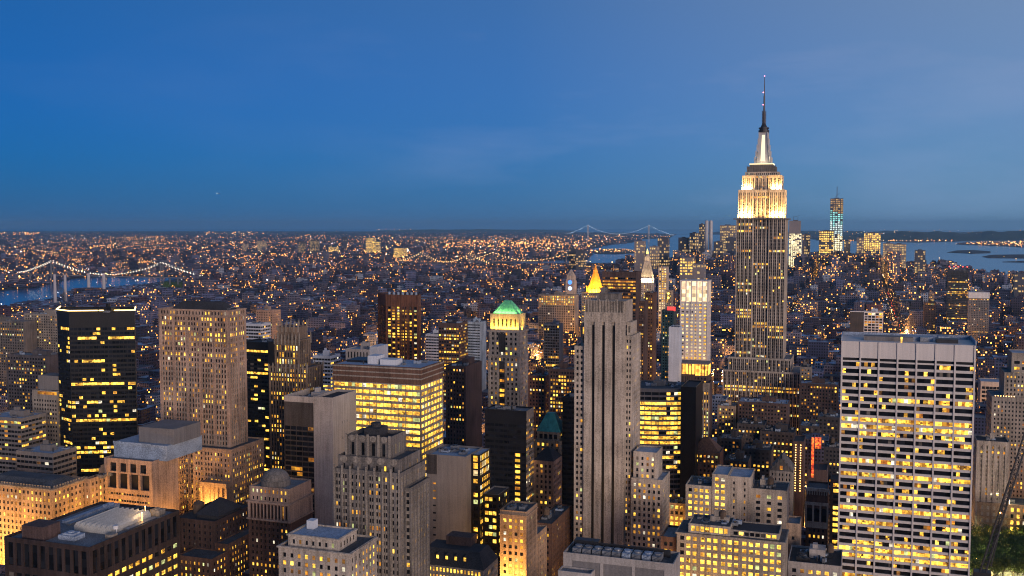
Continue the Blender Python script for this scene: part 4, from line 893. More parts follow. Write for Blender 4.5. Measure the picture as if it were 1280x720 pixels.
# --- pink building with square openings
b = block('office_building', 'pinkish stone block with big dark square openings near its top', 'office building', 130, 190, 577, 109, 26, [PINK, PINK, GREYST], None, None, roof='grey', par=1)
X0, X1, Y, Y1, H = b.X0, b.X1, b.Y, b.Y1, b.H
b.wall = MB(); b.panes = []; b.roofs = {}; BOXES.pop()
z_ = H
b.rect(X0, X1, Y, Y1, H - 9, H, st(bay=7.2, fh=6, ww=.62, wh=.92, rv=1, mx=3.2, mt=2.6, mb=.2, lit=0, dark=GL), None, None, 'grey', 1)
b.rect(X0, X1, Y, Y1, H - 20, H - 9, st(bay=8, fh=10, ww=.80, wh=.96, rv=2.0, mx=1.6, mt=.4, mb=.2, lit=0, dark=BLACK), None, None, 'grey', 0, False)
b.rect(X0, X1, Y, Y1, 0, H - 20, st(bay=2.1, fh=4.4, ww=.8, wh=.32, rv=.5, mx=2.5, mt=1, mb=0, lit=.12, pal='orange'), None, None, 'grey', 0, False)
q = MB(); q.box(X0 + 2, X1 + 6, Y + 7, Y1 + 18, H - 1, H + 9); q.box(X0 + 2, X1 - 6, Y + 6.4, Y + 7, H + 8, H + 9.6); b.part('penthouse', q, [ROOF['blue']])
q = MB(); q.box(X0 + 18, X1 + 8, Y + 12, Y1 + 14, H + 9, H + 19); b.part('plant_room', q, [CONCG])
area_light(b.root, b.org, (X1 + 7, Y + 8, 52), 2, 14, 26000, SOD, (-.5, .1, 1)); area_light(b.root, b.org, (X0 + 18, Y - 22, 48), 34, 3, 34000, SOD, (0, .75, 1), 170)  # added unseen panels: street glow on side and front, not real floodlights
b.finish(); mark('the pink block with square openings', 160, 605)

# --- brown ribbed tower, turned off the grid
H = 170; X1, Y, _ = at(522, 369, H); X0 = Xof(483, Y, H)
Xl, Yl = Xof(472, Y + 26, H), Y + 26
poly = [(Xl, Yl), (X0, Y), (X1, Y), (Xof(526, Y + 22, H), Y + 22), (Xl + 12, Y + 46)]
b = Building('office_tower', 'brown brick tower of tall ribs set at an angle, pale knobs along its top', 'tower', (X0 + X1) / 2, Y + 20, [ORBR, SPAN, BROWN])
rb = st(bay=6.2, fh=3.8, ww=.72, wh=.6, rv=.9, rs=.8, span=1, mx=.6, mt=15, mb=0, lit=.4, row=.2, pal='warm')
b.solid(poly, 0, H, [st(**{**rb, 'lit': .08}), rb, rb, None, None], 'dark', 1.2, 0); BOXES.append((Xl, X1 + 4, Y, Y + 46, H))
for i in range(7): x_ = X0 + (X1 - X0) * i / 6; b.wall.box(x_ - .8, x_ + .8, Y - .9, Y - .01, 0, H + .6, 0)
for i in range(7):
    q = MB(); x_ = X0 + (X1 - X0) * (i + .3) / 7; q.cyl(x_, Y + 5, H - 1, H + 2.6, 1.7, n=10); q.cyl(x_, Y + 5, H + 2.6, H + 3.4, 1.7, .6, 10); b.part('vent_stack', q, [ROOF['blue']])
b.finish(); mark('the brown ribbed tower', 500, 400)

# --- gothic crowned tower
X0, X1, Y = place(336, 384, 460, 152); b = Building('gothic_tower', 'dark gothic tower with spiky stone crown and lit top windows', 'tower', (X0 + X1) / 2, Y + 12, [masonry('brown_gothic_stone', (.17, .125, .095)), SPAN, GREYST])
go = st(bay=2.5, fh=3.6, ww=.5, wh=.6, rs=.3, span=1, mx=1, mt=1, mb=0, lit=.22, row=.12, rowlit=.8)
H = 152; b.rect(X0, X1, Y, Y + 24, 0, H, go, go, None, 'tar', 1)
gx0, gx1 = Xof(343, Y + 3, 175), Xof(374, Y + 3, 175); gz = Zof(425, gx1, Y + 3)
b.rect(gx0, gx1, Y + 3, Y + 20, H - 1, gz, st(bay=2.4, fh=6, ww=.5, wh=.7, mt=4, mb=2, lit=.45, row=0), go, None, 'tar', 0, False)
gz2 = Zof(409, gx1, Y + 5)
b.rect(gx0 + 2, gx1 - 2, Y + 5, Y + 18, gz, gz2, None, None, None, 'tar', .5, False)
def spikes(x0_, x1_, y0_, y1_, z_, h_, n_):
    for i in range(n_):
        t = i / (n_ - 1); x_ = x0_ + (x1_ - x0_) * t
        for y_ in (y0_, y1_):
            q = MB(); hh = h_ * (1 + .35 * (i % 2)); q.box(x_ - .4, x_ + .4, y_ - .4, y_ + .4, z_ - 4, z_ + hh * .4); q.frustum(rectp(x_ - .45, x_ + .45, y_ - .45, y_ + .45), z_ + hh * .4, rectp(x_ - .02, x_ + .02, y_ - .02, y_ + .02), z_ + hh); b.part('pinnacle', q, [LIMED])
spikes(gx0, gx1, Y + 3, Y + 20, gz, 4.5, 8); spikes(gx0 + 2, gx1 - 2, Y + 5, Y + 18, gz2, 4, 6); spikes(X0, X1, Y, Y + 24, H, 2.4, 10)
b.finish(); mark('the gothic crowned tower', 358, 440)

# --- orange lit building, lower centre
b = block('masonry_building', 'tall narrow tan block glowing orange, rows of square windows', 'building', 625, 658, 640, 102, 20, [TAN, TAN, LIMED], st(bay=3, fh=3.7, ww=.5, wh=.52, mt=4, lit=.35, row=.2), st(bay=2.6, fh=3.7, ww=.5, wh=.6, mt=4, lit=.05), roof='tar')
b.cornice(b.X0, b.X1, b.Y, b.Y1, b.H - 3, .8, .5); b.clutter(b.X0 + 1, b.X1 - 1, b.Y + 2, b.Y1 - 2, b.H - 1, 3, False)
area_light(b.root, b.org, ((b.X0 + b.X1) / 2, b.Y - 14, 58), 16, 3, 34000, SOD, (0, .8, 1), 170)  # added mid-air panel in place of glow rising from the street
b.finish(); mark('the narrow orange lit block', 645, 680)
b = block('brick_building', 'low brown brick block along the side street, few windows lit', 'building', 668, 690, 655, 80, 44, [BROWN, BROWN, LIMED], st(bay=3, fh=3.6, ww=.42, wh=.5, lit=.1), st(bay=3, fh=3.6, ww=.42, wh=.5, lit=.12), roof='tar')
b.clutter(b.X0, b.X1, b.Y + 2, b.Y1 - 2, b.H - 1, 4, False, 1); point_light((b.X1 + 12 - b.org[0], b.Y + 20 - b.org[1], 16), 24000, SOD, 2, b.root); b.finish()
b = block('brick_building', 'small tan block in front of the brown brick row, plain side wall', 'building', 658, 672, 668, 84, 18, [TAN, TAN, LIMED], st(bay=3, fh=3.6, ww=.42, wh=.5, lit=.3), st(bay=3, fh=3.6, ww=.42, wh=.5, lit=.1), roof='grey'); b.finish()

# --- mansard roof with dormers at the bottom
X0, X1, Y = place(520, 604, 713, 84); b = Building('mansion_block', 'low block with black mansard roof and a row of small lit dormers', 'building', (X0 + X1) / 2, Y + 10, [LIMED, LIMED, LIME])
b.rect(X0, X1, Y, Y + 22, 0, 84, st(bay=2, fh=3.8, ww=.55, wh=.55, mt=.4, lit=.8, pal='bright'), st(bay=2, fh=3.8, lit=.4), None, 'dark', 0)
rf = MB(); rf.frustum(rectp(X0 - .4, X1 + .4, Y - .4, Y + 22), 84, rectp(X0 + 4, X1 - 4, Y + 5, Y + 18), 91.5); b.part('mansard_roof', rf, [ROOF['dark']])
for i in range(5):
    q = MB(); x_ = X0 + (X1 - X0) * (.18 + .135 * i); q.box(x_ - .9, x_ + .9, Y + 1.2, Y + 4, 87, 89.2, 0); q.frustum(rectp(x_ - 1, x_ + 1, Y + 1, Y + 4), 89.2, rectp(x_ - .1, x_ + .1, Y + 1, Y + 4), 90.2); b.part('dormer', q, [ROOF['dark']])
    q = MB(); q.box(x_ - .65, x_ + .65, Y + 1.1, Y + 1.19, 87.2, 89); b.part('dormer_window', q, [L_BR])
q = MB(); q.box(X0 + 12, X0 + 26, Y + 12, Y + 21, 91, 96); b.part('plant_room', q, [BROWN2]); b.finish(); mark('the black mansard roof', 562, 705)

# --- concrete roof at the bottom centre
X0, X1, Y = place(704, 842, 705, 130); D = 15
b = Building('office_building', 'wide concrete block whose roof carries a long row of blue machinery', 'office building', (X0 + X1) / 2, Y + D / 2, [CONC, CONCG, CONCG])
b.rect(X0, X1, Y, Y + D, 0, 130, st(bay=15, fh=6.4, ww=.90, wh=.62, rv=.25, mx=3, mt=1.5, mb=120, lit=0, dark=CONCG), None, None, 'tar', 1.0)
b.rect(X0 - .4, X0 + 13, Y - 6, Y - .02, 0, 124.5, None, None, None, 'grey', .7)
for i in range(9):
    q = MB(); x_ = X0 + 3 + (X1 - X0 - 8) * i / 9; q.box(x_, x_ + 3.4, Y + 3, Y + 9, 129, 131.1); q.cyl(x_ + 1.7, Y + 6, 131.1, 131.7, 1.4, n=14)
    for k in range(3): q.bar((x_ - .3, Y + 2.4 + k * 3, 129), (x_ + 3.7, Y + 2.4 + k * 3, 131.5), .16)
    b.part('cooling_unit', q, [R.choice([ROOF['blue'], METAL, ROOF['grey']])])
q = MB(); q.box(X0 + 2, X1 - 3, Y + 10, Y + 10.4, 129, 132.0); q.box(X0 + 2, X0 + 12, Y + 9, Y + 13, 129, 132.6); b.part('pipe_rack', q, [STEEL]); b.finish(); mark('the wide roof with blue machinery', 775, 700)

# --- tan lit block with blue roof, and its neighbour at the bottom edge
X0, X1, Y = place(857, 938, 618, 92); b = Building('office_building', 'tan block with bright lit windows, blank upper wall and pale blue roof', 'office building', (X0 + X1) / 2, Y + 14, [LIME, LIME, LIMED])
xm = Xof(890, Y, 98); ll = st(bay=3.5, fh=3.9, ww=.6, wh=.56, mt=1.4, lit=.78, pal='bright')
b.rect(X0, xm, Y, Y + 24, 0, Zof(608, xm, Y), ll, None, ll, 'tar', 1); b.rect(xm + .02, Xof(910, Y, 98), Y - .4, Y + 26, 0, Zof(592, xm, Y), ll, None, None, 'blue', .8)
xq, xr_ = Xof(910, Y, 98) + .04, Xof(938, Y, 98); b.rect(xq, xr_, Y + 1, Y + 26, 0, Zof(597, xr_, Y + 1), st(bay=8, fh=3.9, ww=.16, wh=.5, mx=.2, mt=2.4, lit=.1), None, None, 'blue', .8)
b.rect(xr_ + .02, Xof(984, Y + 4, 90), Y + 4, Y + 26, 0, Zof(613, Xof(975, Y + 4, 90), Y + 4), st(bay=6, fh=3.9, ww=.4, wh=.52, mt=3, lit=.4), None, None, 'tar', .9); b.clutter(X0 + 1, xm, Y + 3, Y + 20, Zof(608, xm, Y) - 1, 4, False)
b.clutter(xr_ + 2, xr_ + 16, Y + 6, Y + 24, Zof(613, Xof(975, Y + 4, 90), Y + 4) - .9, 4, True, 1)
b.finish(); mark('the tan lit block with pale blue roof', 915, 625)
X0, X1, Y = place(846, 981, 678, 96); b = Building('office_building', 'broad stone block with nearly every window lit and glowing attic floor', 'office building', (X0 + X1) / 2, Y + 12, [LIMED, LIMED, LIME])
b.rect(X0, X1, Y, Y + 24, 0, 96, st(bay=3.6, fh=4.0, ww=.62, wh=.56, mt=1, lit=.72, pal='bright', grp=3, gp=.8), None, None, 'tar', 0)
b.rect(X0 + 6, X0 + 28, Y + 1.2, Y + 20, 96, 101, st(bay=2.4, fh=4, ww=.8, wh=.7, mt=.7, mb=.3, lit=1, pal='bright', wall=2, span=2), None, None, 'tar', .6, False, 2); b.rect(X0 + 28.05, X1 - 3, Y + 2.5, Y + 20, 96, 99.4, st(bay=2.8, fh=3, ww=.8, wh=.7, mt=.5, mb=.2, lit=.35, pal='bright'), None, None, 'dark', .6, False)
b.cornice(X0, X1, Y, Y + 24, 95.2, .8, .6); b.clutter(X0 + 8, X0 + 36, Y + 6, Y + 19, 99.2, 7, True, 1)
b.finish(); mark('the broad block with every window lit', 915, 690)
b = block('brick_building', 'narrow lit brown side wing left of the broad lit block', 'building', 826, 845, 672, 92, 22, [BROWN, BROWN, LIMED], st(bay=3, fh=3.9, ww=.6, wh=.55, lit=.55, pal='warm'), None, roof='grey'); area_light(b.root, b.org, ((b.X0 + b.X1) / 2 + 10, b.Y - 12, 50), 26, 3, 26000, SOD, (0, .8, 1), 170); b.finish()  # added unseen area light for the canyon's warm glow, no lamp there

# --- right centre small towers
b = block('gothic_building', 'pale stone building with steep gabled front and small lit windows', 'building', 962, 991, 590, 76, 24, [LIME, LIME, LIMED], st(bay=2.6, fh=3.6, ww=.42, wh=.55, mt=1, lit=.12, grp=2, gp=.8), None, st(bay=3, fh=3.6, lit=.05), roof='tar', par=0)
X0, X1, Y, Y1, H = b.X0, b.X1, b.Y, b.Y1, b.H; q = MB(); xm = (X0 + X1) / 2
q.face([(X0, Y, H), (X1, Y, H), (xm, Y, H + 10)]); q.face([(X1, Y1, H), (X0, Y1, H), (xm, Y1, H + 10)]); q.face([(X1, Y, H), (X1, Y1, H), (xm, Y1, H + 10), (xm, Y, H + 10)]); q.face([(X0, Y1, H), (X0, Y, H), (xm, Y, H + 10), (xm, Y1, H + 10)])
for i in range(5): t = i / 4; q.box(X0 + (xm - X0) * t - .3, X0 + (xm - X0) * t + .3, Y - .3, Y + .3, H + 10 * t - .5, H + 10 * t + 1.6); q.box(X1 + (xm - X1) * t - .3, X1 + (xm - X1) * t + .3, Y - .3, Y + .3, H + 10 * t - .5, H + 10 * t + 1.6)
b.part('gable_roof', q, [GREYST]); q = MB(); q.box(xm - 1, xm + 1, Y - .12, Y + .1, H + 1, H + 4); b.part('gable_window', q, [L_AM]); b.finish(); mark('the gabled pale stone building', 977, 610)
b = block('hotel_building', 'dark hotel with two columns of round orange lamps down its front', 'hotel', 991, 1005, 552, 88, 26, [BROWN2, BROWN2, LIMED], None, None, None, roof='dark')
for i in range(19):
    for k in (.28, .72): q = MB(); q.octa(b.X0 + (b.X1 - b.X0) * k, b.Y - .35, b.H - 3 - i * 2.05, .52); b.part('facade_lamp', q, [emit('facade_lamp', (1, .52, .14), 7)])
b.finish(); mark('the hotel with two lamp columns', 998, 590)
b = block('sign_building', 'dark block with a glowing orange red vertical sign on its front', 'building', 1010, 1034, 588, 78, 24, [BROWN2, BROWN2, LIMED], None, None, st(bay=3, fh=3.6, lit=.1), roof='dark')
q = MB(); x_ = Xof(1014, b.Y, 80); q.box(x_, x_ + 1.8, b.Y - .8, b.Y - .05, b.H - 6, b.H + 24); q.box(x_ + 2.5, x_ + 6.8, b.Y - .8, b.Y - .05, b.H + 16, b.H + 24.5); fq = MB(); fq.box(x_ + .3, x_ + .8, b.Y, b.Y + .6, b.H - 1, b.H + 23); fq.box(x_ + 5, x_ + 5.5, b.Y, b.Y + .6, b.H - 1, b.H + 23); b.part('sign_frame', fq, [STEEL]); b.part('vertical_sign', q, [emit('red_sign', (1, .14, .03), .9, 1.2, .1, 1.8)])
b.finish(); mark('the glowing red vertical sign', 1018, 570)
b = block('arcaded_building', 'slim brick building with pale arcaded top storey', 'building', 1008, 1035, 612, 88, 20, [BROWN, BROWN, LIME], st(bay=3.0, fh=4, ww=.4, wh=.5, mt=26, lit=.12), None, st(bay=3.2, fh=4, mt=26, lit=.05), roof='tar')
X0, X1, Y, Y1, H = b.X0, b.X1, b.Y, b.Y1, b.H
b.wall.box(X0 - .3, X1 + .3, Y - .35, Y - .02, H - 26, H - 22, 2); b.wall.box(X0 - .6, X1 + .6, Y - .8, Y - .02, H - 11, H - 9, 2); b.wall.box(X0 - .9, X1 + .9, Y - 1.3, Y - .02, H - 1.5, H + .5, 2)
for i in range(4): x_ = X0 + (X1 - X0) * i / 3; b.wall.box(x_ - .55, x_ + .55, Y - .35, Y - .02, H - 22, H - 11, 2)
for i in range(9): x_ = X0 + (X1 - X0) * (i + .5) / 9; b.wall.box(x_ - .3, x_ + .3, Y - 1.0, Y - .02, H - 4, H - 1.5, 2)
for i in range(3):
    q = MB(); cx_ = X0 + (X1 - X0) * (i + .5) / 3; r_ = (X1 - X0) / 6 - .6
    pts = [(cx_ - r_, H - 21.5), (cx_ + r_, H - 21.5)] + [(cx_ + r_ * math.cos(t), H - 14.5 + r_ * math.sin(t)) for t in [math.pi * k / 8 for k in range(9)]]
    q.face([(a, Y - .12, c) for a, c in pts]); b.part('arched_window', q, [GL])
b.finish(); mark('the slim arcaded brick building', 1021, 630)
b = block('office_building', 'dark sliver of a block with a column of paired lit windows', 'office building', 1038, 1054, 600, 90, 18, [BROWN2, BROWN2, LIMED], st(bay=4, fh=3.9, ww=.72, wh=.6, mt=2, lit=.75, pal='bright'), None, None, roof='dark'); b.finish()
b = block('brick_building', 'plain orange lit party wall block beside the broad lit block', 'building', 983, 1000, 655, 88, 16, [TAN, TAN, LIMED], st(bay=6, fh=10, ww=.3, wh=.2, lit=.5, mt=4), None, None, roof='grey'); b.finish()
b = block('low_building', 'low concrete block with black machinery on the roof beside white grid', 'building', 985, 1052, 708, 76, 30, [CONC, CONC, LIMED], st(bay=4, fh=4, lit=.1, mt=3), None, None, roof='dark', par=1.2); b.clutter(b.X0 + 2, b.X1 - 2, b.Y + 3, b.Y1 - 3, b.H - 1.2, 12, True, 1, STEEL); b.finish(); mark('the low block with black roof machinery', 1015, 700)
b = block('brick_building', 'brown block with dark pitched roof and lit attic windows', 'building', 862, 900, 566, 78, 22, [BROWN, BROWN, LIMED], st(bay=3.2, fh=3.9, ww=.5, wh=.5, lit=.25, row=.2), None, None, roof='dark', par=0)
X0, X1, Y, Y1, H = b.X0, b.X1, b.Y, b.Y1, b.H; hp = MB(); hp.frustum(rectp(X0 + 1, X1 - 1, Y + 1, Y1 - 1), H, rectp((X0 + X1) / 2 - 2, (X0 + X1) / 2 + 2, Y + 9, Y + 12), H + 10); b.part('hipped_roof', hp, [BROWN]); b.finish(); mark('the brown pitched roof', 881, 560)

# --- right edge
b = block('office_building', 'beige block with fluted blank front and flat dark roof', 'office building', 1221, 1262, 553, 86, 24, [LIME, LIME, LIMED], st(bay=4.4, fh=3.8, ww=.34, wh=.52, rs=.5, mx=1.6, mt=3.5, lit=.03, blind=.1, dark=masonry('pale_blind', (.28, .25, .2))), None, st(bay=4, fh=3.8), roof='dark'); b.clutter(b.X0 + 6, b.X1 - 8, b.Y + 5, b.Y1 - 4, b.H - 1, 3); b.finish(); mark('the fluted beige block', 1242, 585)
b = block('stepped_building', 'large beige stepped block with lit terrace, at the right edge', 'building', 1240, 1330, 500, 112, 40, [LIMED, LIMED, LIME], st(bay=2.8, fh=3.7, ww=.42, wh=.5, lit=.12, mt=3), None, st(bay=3, fh=3.7), roof='grey')
X0, X1, Y, Y1, H = b.X0, b.X1, b.Y, b.Y1, b.H
b.rect(X0 + 10, X1, Y + 6, Y1, H - 1, Zof(466, X0 + 20, Y + 6), st(bay=2.8, fh=3.7, ww=.42, wh=.5, lit=.1, mt=2, mb=1), None, None, 'grey', 1, False); b.rect(X0 + 16, X1, Y + 12, Y1, H + 10, Zof(441, X0 + 20, Y + 12), st(bay=6, fh=5, ww=.7, wh=.5, lit=.4, mt=6, mb=1), None, None, 'blue', 1, False)
for i in range(8): q = MB(); q.octa(X0 + 3 + i * 2.1, Y + 2.5, H + .4, .4); b.part('terrace_lamp', q, [LAMP])
b.finish(); mark('the stepped beige block', 1262, 490)
b = block('hotel_building', 'ornate stone building lit orange, tall windows over the park trees', 'building', 1222, 1310, 634, 36, 26, [TAN, TAN, LIMED], st(bay=4.6, fh=5.2, ww=.46, wh=.6, lit=.4, mt=2, pal='warm'), None, None, roof='tar'); 
b.cornice(b.X0, b.X1, b.Y, b.Y1, b.H - 1, 1, .8); b.cornice(b.X0, b.X1, b.Y, b.Y1, b.H - 12, .7, .5)
BOXES.append((Xof(1180, 640, 10), Xof(1360, 640, 10), 520, b.Y - 1, 1))
for px in (1246, 1263):
    q = MB(); x_ = Xof(px, b.Y + 3, 60); q.cyl(x_, b.Y + 3, b.H - 1, b.H + 6, .15, n=6); q.octa(x_, b.Y + 3, b.H + 6.6, .8); b.part('floodlamp', q, [LAMPW]); point_light((x_ - b.org[0], b.Y + 1 - b.org[1], b.H + 7.6), 5000, (1, .8, .4), .5, b.root)
for i in range(4): point_light((b.X0 + 8 + 16 * i - b.org[0], b.Y - 7 - b.org[1], 14), 3500, SOD, 1, b.root)
b.clutter(b.X0 + 2, b.X0 + 30, b.Y + 6, b.Y1 - 4, b.H - 1, 5); b.finish(); mark('the ornate building over the park', 1250, 650)
b = block('shed_building', 'pale blue glass roofed shed among the dark blocks', 'building', 1226, 1257, 478, 74, 30, [CONC, SPAN, WBRICK], st(bay=4, fh=5, ww=.9, wh=.6, lit=.05, mt=5), None, None, roof='blue'); b.finish(); mark('the pale blue shed roof', 1241, 480)

# --- left edge and centre, middle distance
def mid(name, label, xl, xr, y, H, D, mats, SN, SW=None, roof='tar', short=None, tank=0, n=3):
    b = block(name, label, 'tower' if H > 100 else 'building', xl, xr, y, H, D, mats, SN, SW, None, roof)
    b.clutter(b.X0 + 1, b.X1 - 1, b.Y + 2, b.Y1 - 2, b.H - 1, n, H < 150, tank)
    if short: mark(short, (xl + xr) / 2, y + 30)
    return b
P = lambda **k: st(**{**dict(bay=3.0, fh=3.6, ww=.5, wh=.52, lit=.18), **k})
BAND = lambda **k: st(**{**dict(bay=3.4, fh=3.7, ww=.95, wh=.5, mx=.3, lit=.2, rv=.25), **k})
mid('apartment_tower', 'broad pale apartment slab beyond the black tower, windows dotted with light', 30, 72, 393, 140, 22, [LIMED, LIMED, LIME], P(lit=.14, bay=4), roof='grey', short='the broad pale apartment slab').finish(100)
mid('apartment_tower', 'grey apartment slab at the left edge below the river', -30, 30, 402, 132, 22, [GREYST, LIMED, LIME], P(lit=.16, bay=4), roof='grey').finish(100)
mid('apartment_tower', 'dark apartment tower with scattered lit windows, left of black tower', 8, 58, 445, 130, 20, [masonry('dark_brick', (.09, .08, .085)), SPAN, LIMED], P(lit=.2, bay=3.4, ww=.6), roof='grey', short='the dark apartment tower').finish(100)
b = mid('office_tower', 'narrow ribbed beige slab with orange lit top band', 40, 72, 489, 122, 20, [LIMED, LIMED, LIME], P(bay=2.6, ww=.6, wh=.5, lit=.1, mt=7), P(), roof='tar', short='the narrow ribbed slab')
q = MB(); q.box(b.X0 + 4, b.X1 - 2, b.Y + 3, b.Y1 - 2, b.H, b.H + 12); b.part('plant_room', q, [CONCG]); q = MB(); q.box(b.X0 + 6, b.X1 - 1, b.Y - .1, b.Y + .05, b.H - 3.5, b.H - .9); b.part('lit_band', q, [L_AM]); b.finish()
b = mid('office_building', 'grey concrete block with blue roof and strip windows behind the orange masonry', 20, 66, 567, 104, 22, [CONCG, SPAN, LIMED], BAND(lit=.05), BAND(lit=.05), roof='blue'); b.finish()
mid('office_building', 'low grey block with pale roof at the far left edge', -20, 26, 523, 108, 26, [CONCG, SPAN, LIMED], BAND(lit=.1), BAND(), roof='blue').finish()
mid('office_tower', 'slim black office tower with lit floors, right of tan stone tower', 303, 335, 428, 163, 24, [BLACK, SPAN, LIMED], BAND(lit=.2, row=.2, rowlit=.8, pal='bright', mt=6), roof='dark', short='the slim black tower with lit floors').finish()
mid('office_building', 'blue white striped block behind the right of the tan stone tower', 304, 326, 405, 150, 20, [WBRICK, SPAN, LIMED], BAND(lit=.15, ww=.97, wh=.55), BAND(lit=.1), roof='blue').finish()
mid('apartment_tower', 'pinkish slim apartment tower rising behind the gothic crown', 320, 341, 388, 132, 22, [PINK, PINK, LIME], P(lit=.12), P(lit=.12), roof='grey', short='the pinkish slim tower').finish(60)
mid('office_building', 'small white striped block between the gothic tower and yellow block', 391, 413, 445, 132, 20, [WBRICK, SPAN, LIMED], BAND(lit=.08), BAND(lit=.08), roof='blue').finish(60)
b = mid('office_building', 'white ribbed concrete block with stepped top behind the yellow block', 432, 462, 437, 146, 22, [CONC, SPAN, LIMED], P(bay=3, ww=.4, wh=.8, fh=7, lit=.04), P(lit=.02), roof='blue'); q = MB(); q.box(b.X1, b.X1 + 8, b.Y, b.Y1, 0, b.H + 3); b.part('lift_tower', q, [WBRICK]); b.finish(60)
mid('office_tower', 'small dark tower with rows of lit windows right of the brown ribbed tower', 548, 574, 404, 150, 26, [BROWN2, SPAN, LIMED], BAND(bay=3, ww=.75, lit=.3, row=.25, rowlit=.9, mt=5), BAND(bay=3, ww=.75, lit=.3), roof='dark', short='the small dark lit tower').finish(80)
mid('office_building', 'white banded low block left of the small dark lit tower', 532, 549, 418, 120, 18, [WBRICK, SPAN, LIMED], BAND(ww=.97, wh=.45, lit=0), roof='blue', short='the white banded block').finish(40)
mid('office_building', 'pale blue banded block right of the small dark lit tower', 579, 600, 403, 130, 24, [masonry('pale_blue_panel', (.36, .44, .52)), SPAN, LIMED], BAND(ww=.97, wh=.4, lit=0), roof='blue').finish(40)
mid('apartment_building', 'brown block with long white party wall, left of the green pyramid tower', 557, 582, 458, 136, 40, [BROWN2, SPAN, WBRICK], P(lit=.14), None, roof='tar', short='the brown block with white party wall').finish(60)
mid('office_tower', 'glassy blue grey tower with lit top floor, right of the green pyramid', 680, 699, 405, 130, 20, [masonry('blue_grey_panel', (.12, .16, .21)), SPAN, LIMED], BAND(bay=2.2, ww=.8, wh=.7, lit=.05), roof='tar', short='the blue grey glass tower').finish(60)
mid('office_building', 'brown office block with many lit windows behind the teal pyramid', 686, 720, 462, 124, 24, [BROWN2, SPAN, LIMED], P(bay=2.6, ww=.65, wh=.55, lit=.3, row=.3, rowlit=.8), roof='tar', short='the brown office block with many lit windows').finish(100)
mid('brick_building', 'reddish brick block stepping down left of the brown office block', 660, 682, 470, 112, 26, [masonry('reddish_brick', (.17, .08, .055)), SPAN, LIMED], P(lit=.12), P(lit=.2), roof='tar').finish(60)
mid('glass_building', 'black windowless slab left of the tower with three dark slots', 703, 720, 497, 136, 24, [BLACK, SPAN, LIMED], BAND(lit=0, blind=0), roof='dark').finish(40)
mid('office_building', 'pale government block with every upper window lit', 673, 719, 369, 118, 26, [LIMED, LIMED, LIME], P(bay=4.6, fh=5, ww=.55, wh=.6, lit=.85, pal='warm', zlit=lambda z, p_: .85 if z > 92 else .06), roof='tar', short='the pale block with all windows lit').finish(100)
mid('office_tower', 'dark tower with orange lit top floors beside the gold pyramid', 753, 795, 340, 205, 30, [BROWN2, SPAN, LIMED], BAND(bay=3, lit=.22, pal='orange', zlit=lambda z, p_: .85 if 182 < z < 192 or z > 197 else .3, mt=6), roof='dark', short='the dark tower with orange top floors').finish(100)
mid('residential_tower', 'thin dark tower with glowing stair strip, right of the slotted tower', 797, 806, 376, 170, 18, [BROWN2, SPAN, LIMED], P(lit=.2, bay=2.5), roof='dark').finish(60)
mid('residential_tower', 'thin brown tower edged by a pale corner strip', 806, 817, 366, 178, 20, [BROWN, SPAN, LIME], P(lit=.10, bay=2.5), roof='dark', short='the thin brown tower').finish(60)
b = mid('office_tower', 'teal clad block with a red glowing roof sign', 827, 842, 388, 150, 22, [TEALW, SPAN, LIMED], P(lit=.08), roof='green', short='the teal block with red roof sign'); q = MB(); q.box(b.X0 + 7, b.X1 + 2, b.Y + 1, b.Y + 2, b.H - .9, b.H + 4.5); b.part('roof_sign', q, [emit('red_roof_sign', (1, .06, .05), 1.8)]); b.finish(40)
mid('residential_tower', 'white sliver of a block left of the white tower with fins', 836, 849, 409, 164, 16, [WBRICK, WBRICK, LIMED], P(bay=6, ww=.2, lit=.1, mx=5), roof='dark').finish(40)
b = mid('residential_tower', 'cream tower with bright lit top, behind the floodlit clock spire', 823, 834, 334, 172, 20, [LIME, SPAN, LIMED], P(bay=5, fh=5, ww=.6, wh=.6, lit=.75, pal='pale'), roof='dark', short='the cream tower with bright top'); b.finish(40)
B_ = mid('office_building', 'dark block with white framed bays standing above the white grid tower', 1080, 1104, 390, 100, 26, [WBRICK, SPAN, LIMED], P(bay=7, fh=5, ww=.82, wh=.72, lit=.28, mx=.6), roof='tar', short='the white framed block'); b = B_; b.wall.box(b.X0 - 24, b.X0 - .05, b.Y + 1, b.Y1, 0, b.H - 1, 1); b.wall.box(b.X0 - 24.4, b.X1 + .4, b.Y - .8, b.Y - .02, b.H - 1.2, b.H + .3, 0); b.finish(60)
b = mid('apartment_tower', 'dark slab tower with thin balconies and red rooftop beacons', 1185, 1211, 338, 158, 24, [masonry('dark_panel', (.05, .055, .07)), ALU, LIMED], BAND(bay=3, ww=.9, wh=.55, lit=.06), roof='dark', short='the dark slab with red beacons')
for i in range(5): q = MB(); q.cyl(b.X0 + 3 + i * (b.X1 - b.X0 - 6) / 4, b.Y + 2, b.H - .5, b.H + 7, .5, n=6); q.octa(b.X0 + 3 + i * (b.X1 - b.X0 - 6) / 4, b.Y + 2, b.H + 8, 1.5, 1); b.part('red_beacon', q, [STEEL, RED])
for i in range(34): b.wall.box(b.X0 - .2, b.X1 + .2, b.Y - 1.3, b.Y - .02, b.H - 4 - i * 3.7, b.H - 3.5 - i * 3.7, 1)
b.finish(100)
b = mid('apartment_tower', 'mid grey tower with plain white top storey near the right edge', 1211, 1237, 366, 126, 22, [CONCG, SPAN, WHITE], P(lit=.08, mt=12), roof='grey', short='the tower with plain white top'); q = MB(); q.box(b.X0 - .3, b.X1 + .3, b.Y - .4, b.Y1, b.H - 11, b.H + .5); b.part('top_storey', q, [WHITE]); b.finish(60)
